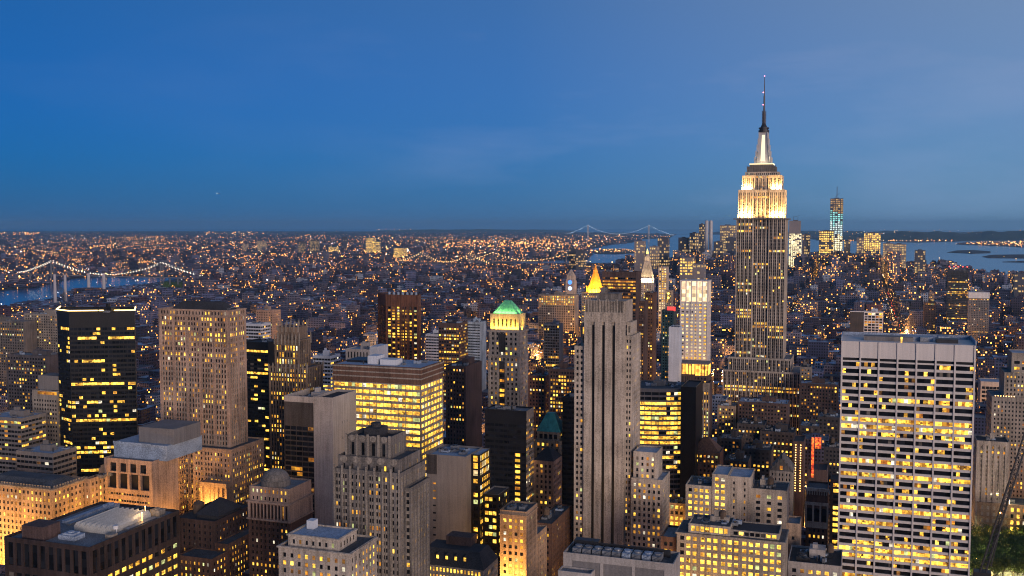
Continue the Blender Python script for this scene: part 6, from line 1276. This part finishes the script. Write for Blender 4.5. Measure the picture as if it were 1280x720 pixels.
def fill_geo(f, bw, br, bb, bt, full):
    x0, x1, y0, y1, h, t, r, seed, prob, size, setb, tank, d = f
    A = (t[1], (seed, prob, size)); Rf = (r[1], (seed, 0, 1))
    def block(X0, X1, Y0, Y1, za, zb_, cap=.9):
        bw.att = A
        for p_, q in (((X0, Y0), (X1, Y0)), ((X1, Y0), (X1, Y1)), ((X1, Y1), (X0, Y1)), ((X0, Y1), (X0, Y0))):
            bw.face([(*p_, za), (*q, za), (*q, zb_), (*p_, zb_)], 0)
        i_ = .5
        if full:
            ring = [((X0, Y0), (X1, Y0), (X1 - i_, Y0 + i_), (X0 + i_, Y0 + i_)), ((X1, Y0), (X1, Y1), (X1 - i_, Y1 - i_), (X1 - i_, Y0 + i_)),
                    ((X1, Y1), (X0, Y1), (X0 + i_, Y1 - i_), (X1 - i_, Y1 - i_)), ((X0, Y1), (X0, Y0), (X0 + i_, Y0 + i_), (X0 + i_, Y1 - i_))]
            for e_ in ring:
                bw.face([(*e_[0], zb_), (*e_[1], zb_), (*e_[2], zb_), (*e_[3], zb_)], 0)
                bw.face([(*e_[3], zb_), (*e_[2], zb_), (*e_[2], zb_ - cap), (*e_[3], zb_ - cap)], 0)
            br.att = Rf; br.face([(X0 + i_, Y0 + i_, zb_ - cap), (X1 - i_, Y0 + i_, zb_ - cap), (X1 - i_, Y1 - i_, zb_ - cap), (X0 + i_, Y1 - i_, zb_ - cap)], 1)
        else:
            br.att = Rf; br.face([(X0, Y0, zb_), (X1, Y0, zb_), (X1, Y1, zb_), (X0, Y1, zb_)], 1)
    W, D = x1 - x0, y1 - y0
    if setb:
        hb = h * (.6 + .2 * seed); block(x0, x1, y0, y1, 2, hb); i2 = 2.5 + 2 * seed
        x0, x1, y0, y1 = x0 + i2, x1 - i2, y0 + i2, y1 - i2
        if x1 - x0 > 5 and y1 - y0 > 5: block(x0, x1, y0, y1, hb - .9, h)
        else: h = hb
    else: block(x0, x1, y0, y1, 2, h)
    W, D = x1 - x0, y1 - y0
    if W > 6 and D > 6:
        bx, by = x0 + W * (.15 + .5 * seed), y0 + D * (.2 + .4 * ((seed * 7) % 1)); bw_, bd = min(W * .3, 7), min(D * .35, 7)
        for m_ in (bb,):
            m_.att = ((t[1][0] * .9, t[1][1] * .9, t[1][2] * .95), (seed, 0.0, 1)); z_ = h - .9
            m_.box(bx, bx + bw_, by, by + bd, z_, z_ + 3.2 + 2 * seed, 0, top=1, bottom=False)
            m_.box(bx + bw_ + .6, bx + bw_ + 2.4, by + 1, by + 2.6, z_, z_ + 1.4, 0, top=1, bottom=False)
        if tank and bt is not None:
            tx, ty = x0 + W * ((seed * 5) % 1 * .5 + .2), y0 + D * .8; z_ = h - .9
            for sx in (-1.1, .9):
                for sy in (-1.1, .9): bt.box(tx + sx, tx + sx + .2, ty + sy, ty + sy + .2, z_, z_ + 3, bottom=False)
            bt.cyl(tx, ty, z_ + 3, z_ + 6.2, 1.7, n=10); bt.cyl(tx, ty, z_ + 6.2, z_ + 7.4, 1.8, .1, n=10, cap=False)
rest = MB()
for i, f in enumerate(fill):
    if i in set(chosen[:0]): continue
sel = set(chosen)
for i, f in enumerate(fill):
    if i not in sel: fill_geo(f, rest, rest, rest, None, False)
used = {}
for i in chosen:
    f = fill[i]; cx, cyy = (f[0] + f[1]) / 2, (f[2] + f[3]) / 2
    ysx = np.argwhere(ib == i); my, mx_ = ysx.mean(0) * 2
    hx = min(HEROES, key=lambda q: (q[1] - mx_) ** 2 + ((q[2] - my) * .8) ** 2)
    dx, dy = mx_ - hx[1], my - hx[2]
    rel = ('right of' if dx > 0 else 'left of') if abs(dx) > abs(dy) * .8 else ('below' if dy > 0 else 'beyond')
    used.setdefault((f[5][0], f[6][0], rel, hx[0]), []).append((dx * dx + dy * dy, i))
LAB = {}
ORD = ['first', 'second', 'third', 'fourth', 'fifth', 'sixth', 'seventh', 'eighth', 'ninth', 'tenth', 'eleventh', 'twelfth', 'thirteenth', 'fourteenth', 'fifteenth', 'sixteenth', 'seventeenth', 'eighteenth', 'nineteenth', 'twentieth']
for (tn, rn, rel, hp), li in used.items():
    li.sort()
    for k, (_, i) in enumerate(li):
        LAB[i] = f"{tn} block, {rn} roof, " + (f"{ORD[min(k, 19)]} " if len(li) > 1 else "") + f"{rel} {hp}"
        if len(LAB[i].split()) > 16: LAB[i] = LAB[i].replace(' block, ', ', ')
for i in chosen:
    f = fill[i]; cx, cyy = (f[0] + f[1]) / 2, (f[2] + f[3]) / 2
    root = empty('apartment_block' if f[4] < 40 else 'loft_building', (cx, cyy, 2)); o3 = (cx, cyy, 2)
    tag(root, LAB[i], 'building', 'city blocks between the towers')
    bw, br, bb, bt = MB(), MB(), MB(), MB()
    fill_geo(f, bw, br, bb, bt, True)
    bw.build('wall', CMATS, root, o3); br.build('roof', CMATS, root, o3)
    if bb.f: bb.build('stair_bulkhead', CMATS, root, o3)
    if bt.f: bt.build('water_tank', [WOOD], root, o3)
# the far side of the river, thousands of low houses and some slabs
PW = 1.15
def far_ground(poly, y0, y1):
    for _ in range(60):
        px = C.uniform(-60, 1340); py = y0 + (y1 - y0) * C.random() ** PW
        x, y = G(px, py)
        if inpoly(x, y, poly): return x, y, px, py
    return None
for k in range(6500):
    q = far_ground(BROOK, 290.2, 362)
    if not q: continue
    x, y, px, py = q; d = math.hypot(x, y)
    w, dp = C.uniform(14, 40) * (1 + d / 14000), C.uniform(14, 30) * (1 + d / 14000); h = C.uniform(8, 20)
    if C.random() < .10: h = C.uniform(25, 62); w = C.uniform(18, 34); dp = C.uniform(18, 34)
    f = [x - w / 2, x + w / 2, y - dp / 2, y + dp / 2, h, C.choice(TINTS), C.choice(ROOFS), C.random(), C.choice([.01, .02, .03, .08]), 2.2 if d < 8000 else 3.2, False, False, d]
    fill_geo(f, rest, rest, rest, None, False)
for k in range(500):
    q = far_ground(PORT if k % 3 else STATEN, 290.5, 309)
    if not q: continue
    x, y, px, py = q; w = C.uniform(20, 70); h = C.uniform(8, 22)
    fill_geo([x - w / 2, x + w / 2, y - 20, y + 20, h, C.choice(TINTS), C.choice(ROOFS), C.random(), .08, 3, False, False, 15000], rest, rest, rest, None, False)
tag(rest.build('distant_city', CMATS), 'low blocks of the far city spreading to the horizon', 'city', kind='stuff')

# ------------------------------------------------------------------ street lamps
ORANGE = emit('sodium_glow', (1, .36, .06), 7.5); ORANGE2 = emit('sodium_glow_dim', (1, .38, .07), 3.5); YELL = emit('warm_white_glow', (1, .58, .2), 7.5); WHI = emit('cold_white_glow', (.9, .92, 1), 5.0)
LM = [ORANGE, ORANGE2, YELL, WHI, emit('tail_lamp_glow', (1, .10, .03), 4.0)]
def seen(x, y, z):
    px, py, d = proj(x, y, z)
    if not (0 <= px < 1280 and 0 <= py < 720): return False
    return zb[int(py / 2), int(px / 2)] > d - 90
lampmb = MB(); lampmb.cyl(0, 0, 0, 8, .12, .08, 6); lampmb.bar((0, 0, 8), (1.6, 0, 8.6), .1)
lampmb.box(1.2, 2.4, -.25, .25, 8.45, 8.62, 0); lampmb.box(1.25, 2.35, -.22, .22, 8.2, 8.44, 1)
lamp_me = lampmb.mesh('street_lamp', [STEEL, LAMP])
spots = []
for xa in AVES[6:16]:
    for k in range(420, 2600, 38):
        for s_ in (-1, 1): spots.append((xa + s_ * 10.5, k + C.uniform(-3, 3), -s_))
for ys in STREETS[4:34]:
    for x in range(-1150, 620, 44): spots.append((x + C.uniform(-4, 4), ys - 6.5, 1))
near = [q for q in spots if seen(q[0], q[1], 10)]
near.sort(key=lambda q: q[0] ** 2 + q[1] ** 2)
far_lit = [q for q in spots if 700 < q[1] and q not in near and -60 < proj(q[0], q[1], 10)[0] < 1340]
C.shuffle(far_lit)
lamp_spots = near[:60] + far_lit[:240]
for k, q in enumerate(lamp_spots):
    o = bpy.data.objects.new('street_lamp', lamp_me); o.location = (q[0], q[1], 2.15); o.rotation_euler.z = 0 if q[2] > 0 else math.pi; COL.objects.link(o)
    tag(o, 'small orange street lamp on a dark post down in the streets', 'street lamp', 'street lamps in the canyons')
    if k >= 60 or k % 3 == 0 or len(near) < 60: point_light((1.8, 0, 8.2), 15000 if q[1] < 700 else (75000 if q[1] < 1300 else 200000), (1, .42, .10), .9, o)
dots = MB()
for q in near[60:]:
    dots.octa(q[0], q[1], 10, .5, C.choice((0, 0, 1, 2)))
def dot(x, y, z, k=1.0, m=None):
    d = math.hypot(x, y); r_ = C.choice((.5, .6, .8, .8, 1.0, 1.3)) * (2.0 if C.random() < .03 else 1)
    dots.octa(x, y, z, max(.35, d * .00034 * k * r_), C.choice((0, 0, 0, 0, 1, 1, 2, 2, 3)) if m is None else m)
# lower Manhattan streets
for a_ in AVES:
    for k in range(1700, 5600, 46):
        for s_ in (-9, 9):
            if C.random() < .34 and inpoly(a_ + s_, k, MANH): dot(a_ + s_, k, C.uniform(9, 13), .8)
for ys in STREETS[19:]:
    for x in range(-2900, 1400, 60):
        if C.random() < .16 and inpoly(x, ys, MANH): dot(x + C.uniform(-9, 9), ys, C.uniform(9, 14), .8)
for k in range(2000):
    px = C.uniform(0, 1280); py = C.uniform(325, 480); x, y = G(px, py)
    if inpoly(x, y, MANH): dot(x, y, C.uniform(14, 55), C.choice((.5, .7, .9, 1.3)))
PW = .85
# streets across the river: rows of lamps
ang = [rad(28), rad(118), rad(52), rad(142)]
for k in range(480):
    q = far_ground(BROOK, 295, 362)
    if not q: continue
    x, y, px, py = q; d = math.hypot(x, y); a = C.choice(ang); stp = C.uniform(45, 75) * max(1, d / 7000); nn = C.randint(4, 22); mm = C.choice((0, 0, 0, 1, 1, 2))
    for j in range(nn):
        xx, yy = x + math.cos(a) * stp * j, y + math.sin(a) * stp * j
        if C.random() < .75 and inpoly(xx, yy, BROOK): dot(xx, yy, 14, .72, mm)
for k in range(1900):
    q = far_ground(BROOK, 294, 362)
    if q: dot(q[0], q[1], C.uniform(14, 30), C.choice((.6, .8, 1, 1.3)))
for px0, px1, py0, py1, nn in ((555, 725, 302, 310, 330), (40, 260, 336, 349, 170), (255, 520, 340, 352, 150), (640, 740, 296, 318, 170), (0, 50, 291, 294, 50), (255, 330, 290, 294, 40), (470, 520, 286.5, 288, 16)):
    for k in range(nn):
        x, y = G(C.uniform(px0, px1), C.uniform(py0, py1)); dot(x, y, 16, C.choice((.8, 1.0, 1.3)), C.choice((0, 0, 0, 2, 1)))
for k in range(260):
    q = far_ground(PORT, 302, 309)
    if q and q[2] > 1195: dot(q[0], q[1], 15, .8, C.choice((0, 2, 2)))
for k in range(90):
    x, y = G(C.uniform(1055, 1190), C.uniform(300.8, 302.2)); dot(x, y, 12, .75, C.choice((0, 0, 2)))
for k in range(150):
    x, y = G(C.uniform(1010, 1300), C.uniform(293, 301)); dot(x, y, C.uniform(30, 140), .5, C.choice((0, 2, 3, 1)))
for k in range(70):
    x, y = G(C.uniform(742, 795), C.uniform(312, 317)); dot(x, y, 12, .9, C.choice((0, 0, 1, 2)))
for px, py in ((1174, 323), (1195, 305), (1270, 324), (1212, 316), (1255, 321)):
    x, y = G(px, py); dot(x, y, 4, .9, 2)
# traffic: head and tail lamps strung along the avenues
for a_ in AVES[5:16]:
    for k in range(900, 4200, 17):
        for s_ in (-6, -3, 3, 6):
            if C.random() < .16 and inpoly(a_ + s_, k, MANH): dots.octa(a_ + s_, k + C.uniform(-6, 6), 2.8, .4 + k * .00012, 2 if s_ < 0 else 4)
tag(dots.build('city_lights', LM), 'thousands of small orange and white lights across the distant boroughs', 'lights', kind='stuff')
print('fill', len(fill), 'chosen', len(chosen), 'near lamps', len(near), 'labels', len(set(LAB.values())), max(len(v.split()) for v in LAB.values()))
# ------------------------------------------------------------------ bridges, chimneys, park, crane
BST = masonry('bridge_steel', (.16, .17, .19), .7, .2, .02)
NECK = emit('necklace_glow', (.95, 1, .8), 6.5); NECKW = emit('necklace_warm', (1, .62, .22), 7.0); NECKB = emit('necklace_blue', (.6, .8, 1), 3.5)
def bridge(name, label, towers, ends, zdeck, zt, wt, lamp, step, lampr, piers=True, side=None, sag=6.0):
    """suspension bridge: towers and ends are (px, distance) of points on the water"""
    def pt(px, d):
        r = ray(px, 281); return Vector((r[0], r[1])) * d
    T = [pt(*t) for t in towers]; E_ = [pt(*t) for t in ends]
    c = (T[0] + T[1]) / 2; root = empty(name, (c.x, c.y, 0)); o3 = (c.x, c.y, 0); tag(root, label, 'bridge')
    ax = (T[1] - T[0]).normalized(); nr = Vector((-ax.y, ax.x))
    for t in T:
        q = MB()
        for s_ in (-1, 1):
            a_ = t + nr * s_ * wt; q.bar((a_.x, a_.y, 0), (a_.x, a_.y, zt), wt * .45)
        for z_ in (zdeck - 4, zt * .55 + zdeck * .45, zt - 2): q.bar((t.x - nr.x * wt, t.y - nr.y * wt, z_), (t.x + nr.x * wt, t.y + nr.y * wt, z_), wt * .3)
        for z0_, z1_ in ((zdeck, zt * .5 + zdeck * .5), (zt * .5 + zdeck * .5, zt - 2)):
            for s_ in (-1, 1): q.bar((t.x - nr.x * wt * s_, t.y - nr.y * wt * s_, z0_), (t.x + nr.x * wt * s_, t.y + nr.y * wt * s_, z1_), wt * .15)
        q.build('tower', [BST], root, o3)
    dk = MB(); P_ = [E_[0], T[0], T[1], E_[1]]
    for a_, b_ in zip(P_, P_[1:]):
        for s_ in (-1, 1):
            p0 = a_ + nr * s_ * wt * .9; p1 = b_ + nr * s_ * wt * .9; dk.bar((p0.x, p0.y, zdeck), (p1.x, p1.y, zdeck), 3.0)
        L = (b_ - a_).length; n_ = max(2, int(L / 25)); 
        i0, i1 = nr * wt * .9, nr * -wt * .9
        dk.face([(a_.x + i0.x, a_.y + i0.y, zdeck), (b_.x + i0.x, b_.y + i0.y, zdeck), (b_.x + i1.x, b_.y + i1.y, zdeck), (a_.x + i1.x, a_.y + i1.y, zdeck)])
    dk.build('deck', [BST], root, o3)
    if side:
        q = MB()
        for e_, t in ((E_[0], T[0]), (E_[1], T[1])):
            for k in range(1, 6): a_ = e_ + (t - e_) * k / 6; q.bar((a_.x, a_.y, 0), (a_.x, a_.y, zdeck), 5)
        q.build('pier', [BST], root, o3)
    if side is not False:
        q = MB()
        for a_, b_ in zip(P_, P_[1:]):
            for k in range(int((b_ - a_).length / 38)):
                p_ = a_ + (b_ - a_) * (k * 38 / (b_ - a_).length); q.octa(p_.x, p_.y, zdeck + 7, 1.6)
        tag(q.build('deck_lamp', [ORANGE], root, o3), kind='stuff')
    cb = MB(); nk = MB()
    for s_ in (-1, 1):
        def seg(a_, b_, f):
            n_ = max(6, int((b_ - a_).length / step)); prev = None
            for i in range(n_ + 1):
                t = i / n_; p_ = a_ + (b_ - a_) * t + nr * s_ * wt; z_ = f(t)
                if prev: cb.bar(prev, (p_.x, p_.y, z_), max(.9, lampr * .6))
                if i % 2 == 0: cb.bar((p_.x, p_.y, z_), (p_.x, p_.y, zdeck), .5)
                prev = (p_.x, p_.y, z_); nk.octa(p_.x, p_.y, z_ + lampr, lampr)
        seg(E_[0], T[0], lambda t: zdeck + 4 + (zt - zdeck - 4) * t ** 1.35)
        seg(T[0], T[1], lambda t: zdeck + sag + (zt - zdeck - sag) * (2 * t - 1) ** 2)
        seg(T[1], E_[1], lambda t: zdeck + 4 + (zt - zdeck - 4) * (1 - t) ** 1.35)
    cb.build('cable', [BST], root, o3); tag(nk.build('necklace_light', [lamp], root, o3), kind='stuff')
    return root
bridge('suspension_bridge', 'suspension bridge with white necklace lights over the near river, far left', ((64, 4450), (201, 4250)), ((22, 4600), (262, 4150)), 40, 101, 8, NECK, 15, 1.5, side=True)
bridge('suspension_bridge', 'suspension bridge half hidden behind the housing, left of the stone towered bridge', ((527, 5950), (587, 5650)), ((500, 6100), (618, 5480)), 41, 98, 9, NECKW, 19, 1.6, side=True)
bridge('suspension_bridge', 'stone towered suspension bridge with yellow cable lights, centre of the river', ((616, 6150), (708, 6050)), ((586, 6250), (738, 6000)), 38, 92, 8, NECKW, 19, 1.7, side=True)
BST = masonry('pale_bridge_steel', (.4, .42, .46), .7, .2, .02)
bridge('suspension_bridge', 'great far suspension bridge on the horizon with pale blue cables', ((735, 15800), (811, 15300)), ((708, 16400), (842, 14900)), 105, 252, 20, NECKB, 34, 2.6, side=False, sag=12)
CH_ = masonry('chimney_concrete', (.42, .40, .42), .9, .1, .02)
for px, d, h, r_, lb in ((66.5, 3300, 100, 4.0, 'pale tapering smokestack, lit at its foot, leftmost by the river'), (79.5, 3350, 96, 4.0, 'pale smokestack leaning on white steam, second from the left by the river'), (109, 3450, 96, 4.6, 'dark banded smokestack of the brick power station, left of its pair'), (128, 3450, 96, 4.6, 'dark banded smokestack of the brick power station, right of its pair')):
    r = ray(px, 281); q2 = Vector((r[0], r[1])) * d; root = empty('smokestack', (q2.x, q2.y, 2)); tag(root, lb, 'chimney', 'smokestacks by the river'); o3 = (q2.x, q2.y, 2)
    q = MB(); q.cyl(q2.x, q2.y, 2, h, r_ * 1.35, r_, 14); q.build('shaft', [CH_], root, o3); q = MB(); q.cyl(q2.x, q2.y, h, h + 9, r_ * 1.12, r_ * 1.1, 14); q.build('cap', [FD], root, o3)
r = ray(118, 281); c = Vector((r[0], r[1])) * 3380
b = Building('power_station', 'red brown brick power station with tall lit arches below its smokestacks', 'power station', c.x, c.y, [masonry('station_brick', (.16, .08, .07)), SPAN, LIMED])
b.rect(c.x - 75, c.x - 10, c.y - 20, c.y + 40, 0, 48, st(bay=7, fh=26, ww=.5, wh=.85, lit=.6, mt=10, pal='orange'), None, None, 'tar', 1); b.rect(c.x - 9.9, c.x + 75, c.y - 14, c.y + 40, 0, 44, st(bay=7, fh=18, ww=.3, wh=.7, lit=.1), None, None, 'tar', 1); b.finish(60)
# steam from the second stack
sm = bpy.data.materials.new('steam'); sm.use_nodes = True; sn = sm.node_tree.nodes; sn.remove(sn['Principled BSDF']); sv = sn.new('ShaderNodeVolumePrincipled'); sv.inputs['Color'].default_value = (.95, .95, 1, 1); sv.inputs['Density'].default_value = .05
sm.node_tree.links.new(sv.outputs[0], sn['Material Output'].inputs['Volume'])
r = ray(79.5, 281); q2 = Vector((r[0], r[1])) * 3350; q = MB(); prev = None; RG = 12
def ringp(cx, cy, cz, rr): return [(cx + rr * math.cos(2 * math.pi * k / RG), cy, cz + rr * .9 * math.sin(2 * math.pi * k / RG)) for k in range(RG)]
rings = [ringp(q2.x + 8 - 34 * t + 5 * math.sin(7 * t), q2.y - 14, 36 + 42 * t - 26 * (1 - t) ** 2, 3 + 8 * math.sin(math.pi * min(.85, t + .12))) for t in [k / 9 for k in range(10)]]
for a, c in zip(rings, rings[1:]):
    for k in range(RG): q.face([a[k], a[(k + 1) % RG], c[(k + 1) % RG], c[k]])
q.face(rings[0][::-1]); q.face(rings[-1]); tag(q.build('steam', [sm]), 'white steam drifting beside the second smokestack', 'steam', kind='stuff')

# park trees at the lower right, leaf by leaf
LEAF = bpy.data.materials.new('park_leaves'); LEAF.use_nodes = True; pn_ = LEAF.node_tree.nodes; pb = pn_['Principled BSDF']; pb.inputs['Roughness'].default_value = .7
tn_ = pn_.new('ShaderNodeTexNoise'); tn_.inputs['Scale'].default_value = .6; ge = pn_.new('ShaderNodeNewGeometry'); LEAF.node_tree.links.new(ge.outputs['Position'], tn_.inputs['Vector']); rmp = pn_.new('ShaderNodeValToRGB'); LEAF.node_tree.links.new(tn_.outputs[0], rmp.inputs[0])
rmp.color_ramp.elements[0].color = (.03, .07, .012, 1); rmp.color_ramp.elements[1].color = (.10, .17, .03, 1); LEAF.node_tree.links.new(rmp.outputs[0], pb.inputs['Base Color'])
BARK = masonry('bark', (.06, .045, .035), .95, .3, 1.0)
def tree_mesh(seed):
    rr = random.Random(seed); t = MB(); c = MB()
    t.cyl(0, 0, 0, 5, .35, .24, 8); tips = []
    for k in range(7):
        a = k * .9 + rr.uniform(-.3, .3); e = (math.cos(a) * rr.uniform(2, 4), math.sin(a) * rr.uniform(2, 4), rr.uniform(7.5, 12)); t.bar((0, 0, rr.uniform(3.5, 5)), e, .18); tips.append(e)
    tips += [(0, 0, 12), (1, 1, 10), (-1.5, 1, 9)]
    for _ in range(1500):
        e = rr.choice(tips); x, y, z = (e[i] + rr.gauss(0, (1.15, 1.15, .95)[i]) for i in range(3)); u = Vector((rr.gauss(0, 1), rr.gauss(0, 1), rr.gauss(0, .6))).normalized() * .36; v = Vector((rr.gauss(0, 1), rr.gauss(0, 1), rr.gauss(0, 1))).cross(u).normalized() * .26; p_ = Vector((x, y, z))
        c.face([tuple(p_ - u), tuple(p_ + v), tuple(p_ + u), tuple(p_ - v)])
    return t.mesh('trunk', [BARK]), c.mesh('crown', [LEAF])
lw = MB(); lw.face([(*G2, 2.16) for G2 in ((Xof(1185, 660, 2), 560), (Xof(1340, 660, 2), 560), (Xof(1340, 660, 2), 690), (Xof(1185, 660, 2), 690))]); tag(lw.build('lawn', [masonry('lawn_grass', (.035, .07, .02), .95, .4, .3, False)]), kind='structure')
TM = [tree_mesh(k) for k in (1, 2, 3, 4)]
tg = [(px, d) for d in (722, 742, 762, 782, 802) for px in range(1214, 1300, 9)]
for i, (px, d) in enumerate(tg):
    r = ray(px + R.uniform(-4, 4), 281); q2 = Vector((r[0], r[1])) * (d + R.uniform(-5, 5)); tm = TM[i % 4]
    root = empty('park_tree', (q2.x, q2.y, 2.1)); root.rotation_euler.z = R.uniform(0, 6); s_ = R.uniform(1.05, 1.45); root.scale = (s_, s_, s_); tag(root, 'leafy green park tree lit from below, in the grove at lower right', 'tree', 'park trees')
    for nm, me in (('trunk', tm[0]), ('crown', tm[1])): o = bpy.data.objects.new(nm, me); o.parent = root; COL.objects.link(o)
    if i % 3 == 0:
        q = MB(); q.cyl(q2.x + 5, q2.y, 2.1, 6.2, .09, n=6); q.octa(q2.x + 5, q2.y, 6.6, .35, 1); o = q.build('park_lamp', [STEEL, LAMP], None, (q2.x + 5, q2.y, 2.1)); tag(o, 'small warm lamp on a post among the park trees', 'lamp', 'park lamps'); point_light((0, 0, 5.5), 6500, (1, .9, .36), .6, o)
for q in ((330, 371), (430, 369)): pass
# dark groves of the squares in the lower city
gv = MB(); rr = random.Random(4)
for (a0, a1, y0, y1) in ((335, 545, 366, 374), (205, 240, 356, 362), (260, 300, 352, 356)):
    for k in range(170):
        x, y = G(rr.uniform(a0, a1), rr.uniform(y0, y1))
        for j in range(26):
            p_ = Vector((x + rr.gauss(0, 5), y + rr.gauss(0, 5), 10 + rr.gauss(0, 3.2))); u = Vector((rr.gauss(0, 1), rr.gauss(0, 1), rr.gauss(0, .6))).normalized() * 2; v = Vector((rr.gauss(0, 1), rr.gauss(0, 1), rr.gauss(0, 1))).cross(u).normalized() * 1.5
            gv.face([tuple(p_ - u), tuple(p_ + v), tuple(p_ + u), tuple(p_ - v)])
tag(gv.build('grove', [LEAF]), 'dark tree tops of the squares in the lower city', 'trees', kind='stuff')
# lattice crane boom standing by the park
def lattice(mb, a, b_, w0, w1, n_, t):
    a, b_ = Vector(a), Vector(b_); d = (b_ - a).normalized(); u = d.cross(Vector((0, 1, 0))).normalized(); v = d.cross(u); pr = None
    for i in range(n_ + 1):
        f = i / n_; c = a + (b_ - a) * f; w_ = (w0 + (w1 - w0) * f) / 2; cur = [c + u * w_ + v * w_, c - u * w_ + v * w_, c - u * w_ - v * w_, c + u * w_ - v * w_]
        if pr:
            for k in range(4): mb.bar(pr[k], cur[k], t); mb.bar(pr[k], cur[(k + 1) % 4], t * .7)
        pr = cur
def at_d(px, py, d):
    r = ray(px, py); k = d / r[1]; return (r[0] * k, r[1] * k, CH + r[2] * k)
B0 = at_d(1228, 716, 690); root = empty('crawler_crane', (B0[0], B0[1], 2)); tag(root, 'dark lattice crane boom leaning right over the park', 'crane'); o3 = (B0[0], B0[1], 2)
q = MB(); m1 = at_d(1250, 640, 692); t1 = at_d(1284, 542, 696); lattice(q, B0, t1, 3.2, 2.8, 30, .45); q.build('boom', [STEEL], root, o3)
q = MB(); lattice(q, (B0[0] + 4, B0[1] + 2, B0[2] + 4), at_d(1262, 606, 694), 2.0, 1.6, 14, .3); q.build('jib', [STEEL], root, o3)
q = MB(); q.box(B0[0] - 5, B0[0] + 5, B0[1] - 3, B0[1] + 4, B0[2] - 4, B0[2] + 1); q.box(B0[0] - 6, B0[0] - 3, B0[1] - 4.5, B0[1] + 5, 2.02, B0[2] - 4); q.box(B0[0] + 3, B0[0] + 6, B0[1] - 4.5, B0[1] + 5, 2.02, B0[2] - 4); q.build('body', [STEEL], root, o3)
q = MB(); q.octa(m1[0], m1[1] - 2, m1[2], .5); q.build('boom_lamp', [LAMP], root, o3)
# aeroplane light high on the left
a = at_d(273, 242, 7000); root = empty('airliner', a); tag(root, 'tiny airliner with bright landing light in the evening sky', 'aeroplane')
q = MB(); q.cyl(0, 0, -18, 18, 1.9, 1.5, 10); me = q.mesh('fuselage', [METAL]); o = bpy.data.objects.new('fuselage', me); o.rotation_euler = (rad(90), 0, 0); o.parent = root; COL.objects.link(o)
q = MB(); q.face([(-17, 4, 0), (0, -4, 0), (0, 3, 0)]); q.face([(17, 4, 0), (0, 3, 0), (0, -4, 0)]); q.face([(0, 14, 0), (0, 18, 0), (0, 18, 6), (0, 16.5, 6)]); q.build('wing', [METAL], root, (0, 0, 0))
q = MB(); q.octa(0, -19, -.5, 2.2); q.build('landing_light', [emit('landing_light', (.95, .95, 1), 9)], root, (0, 0, 0))
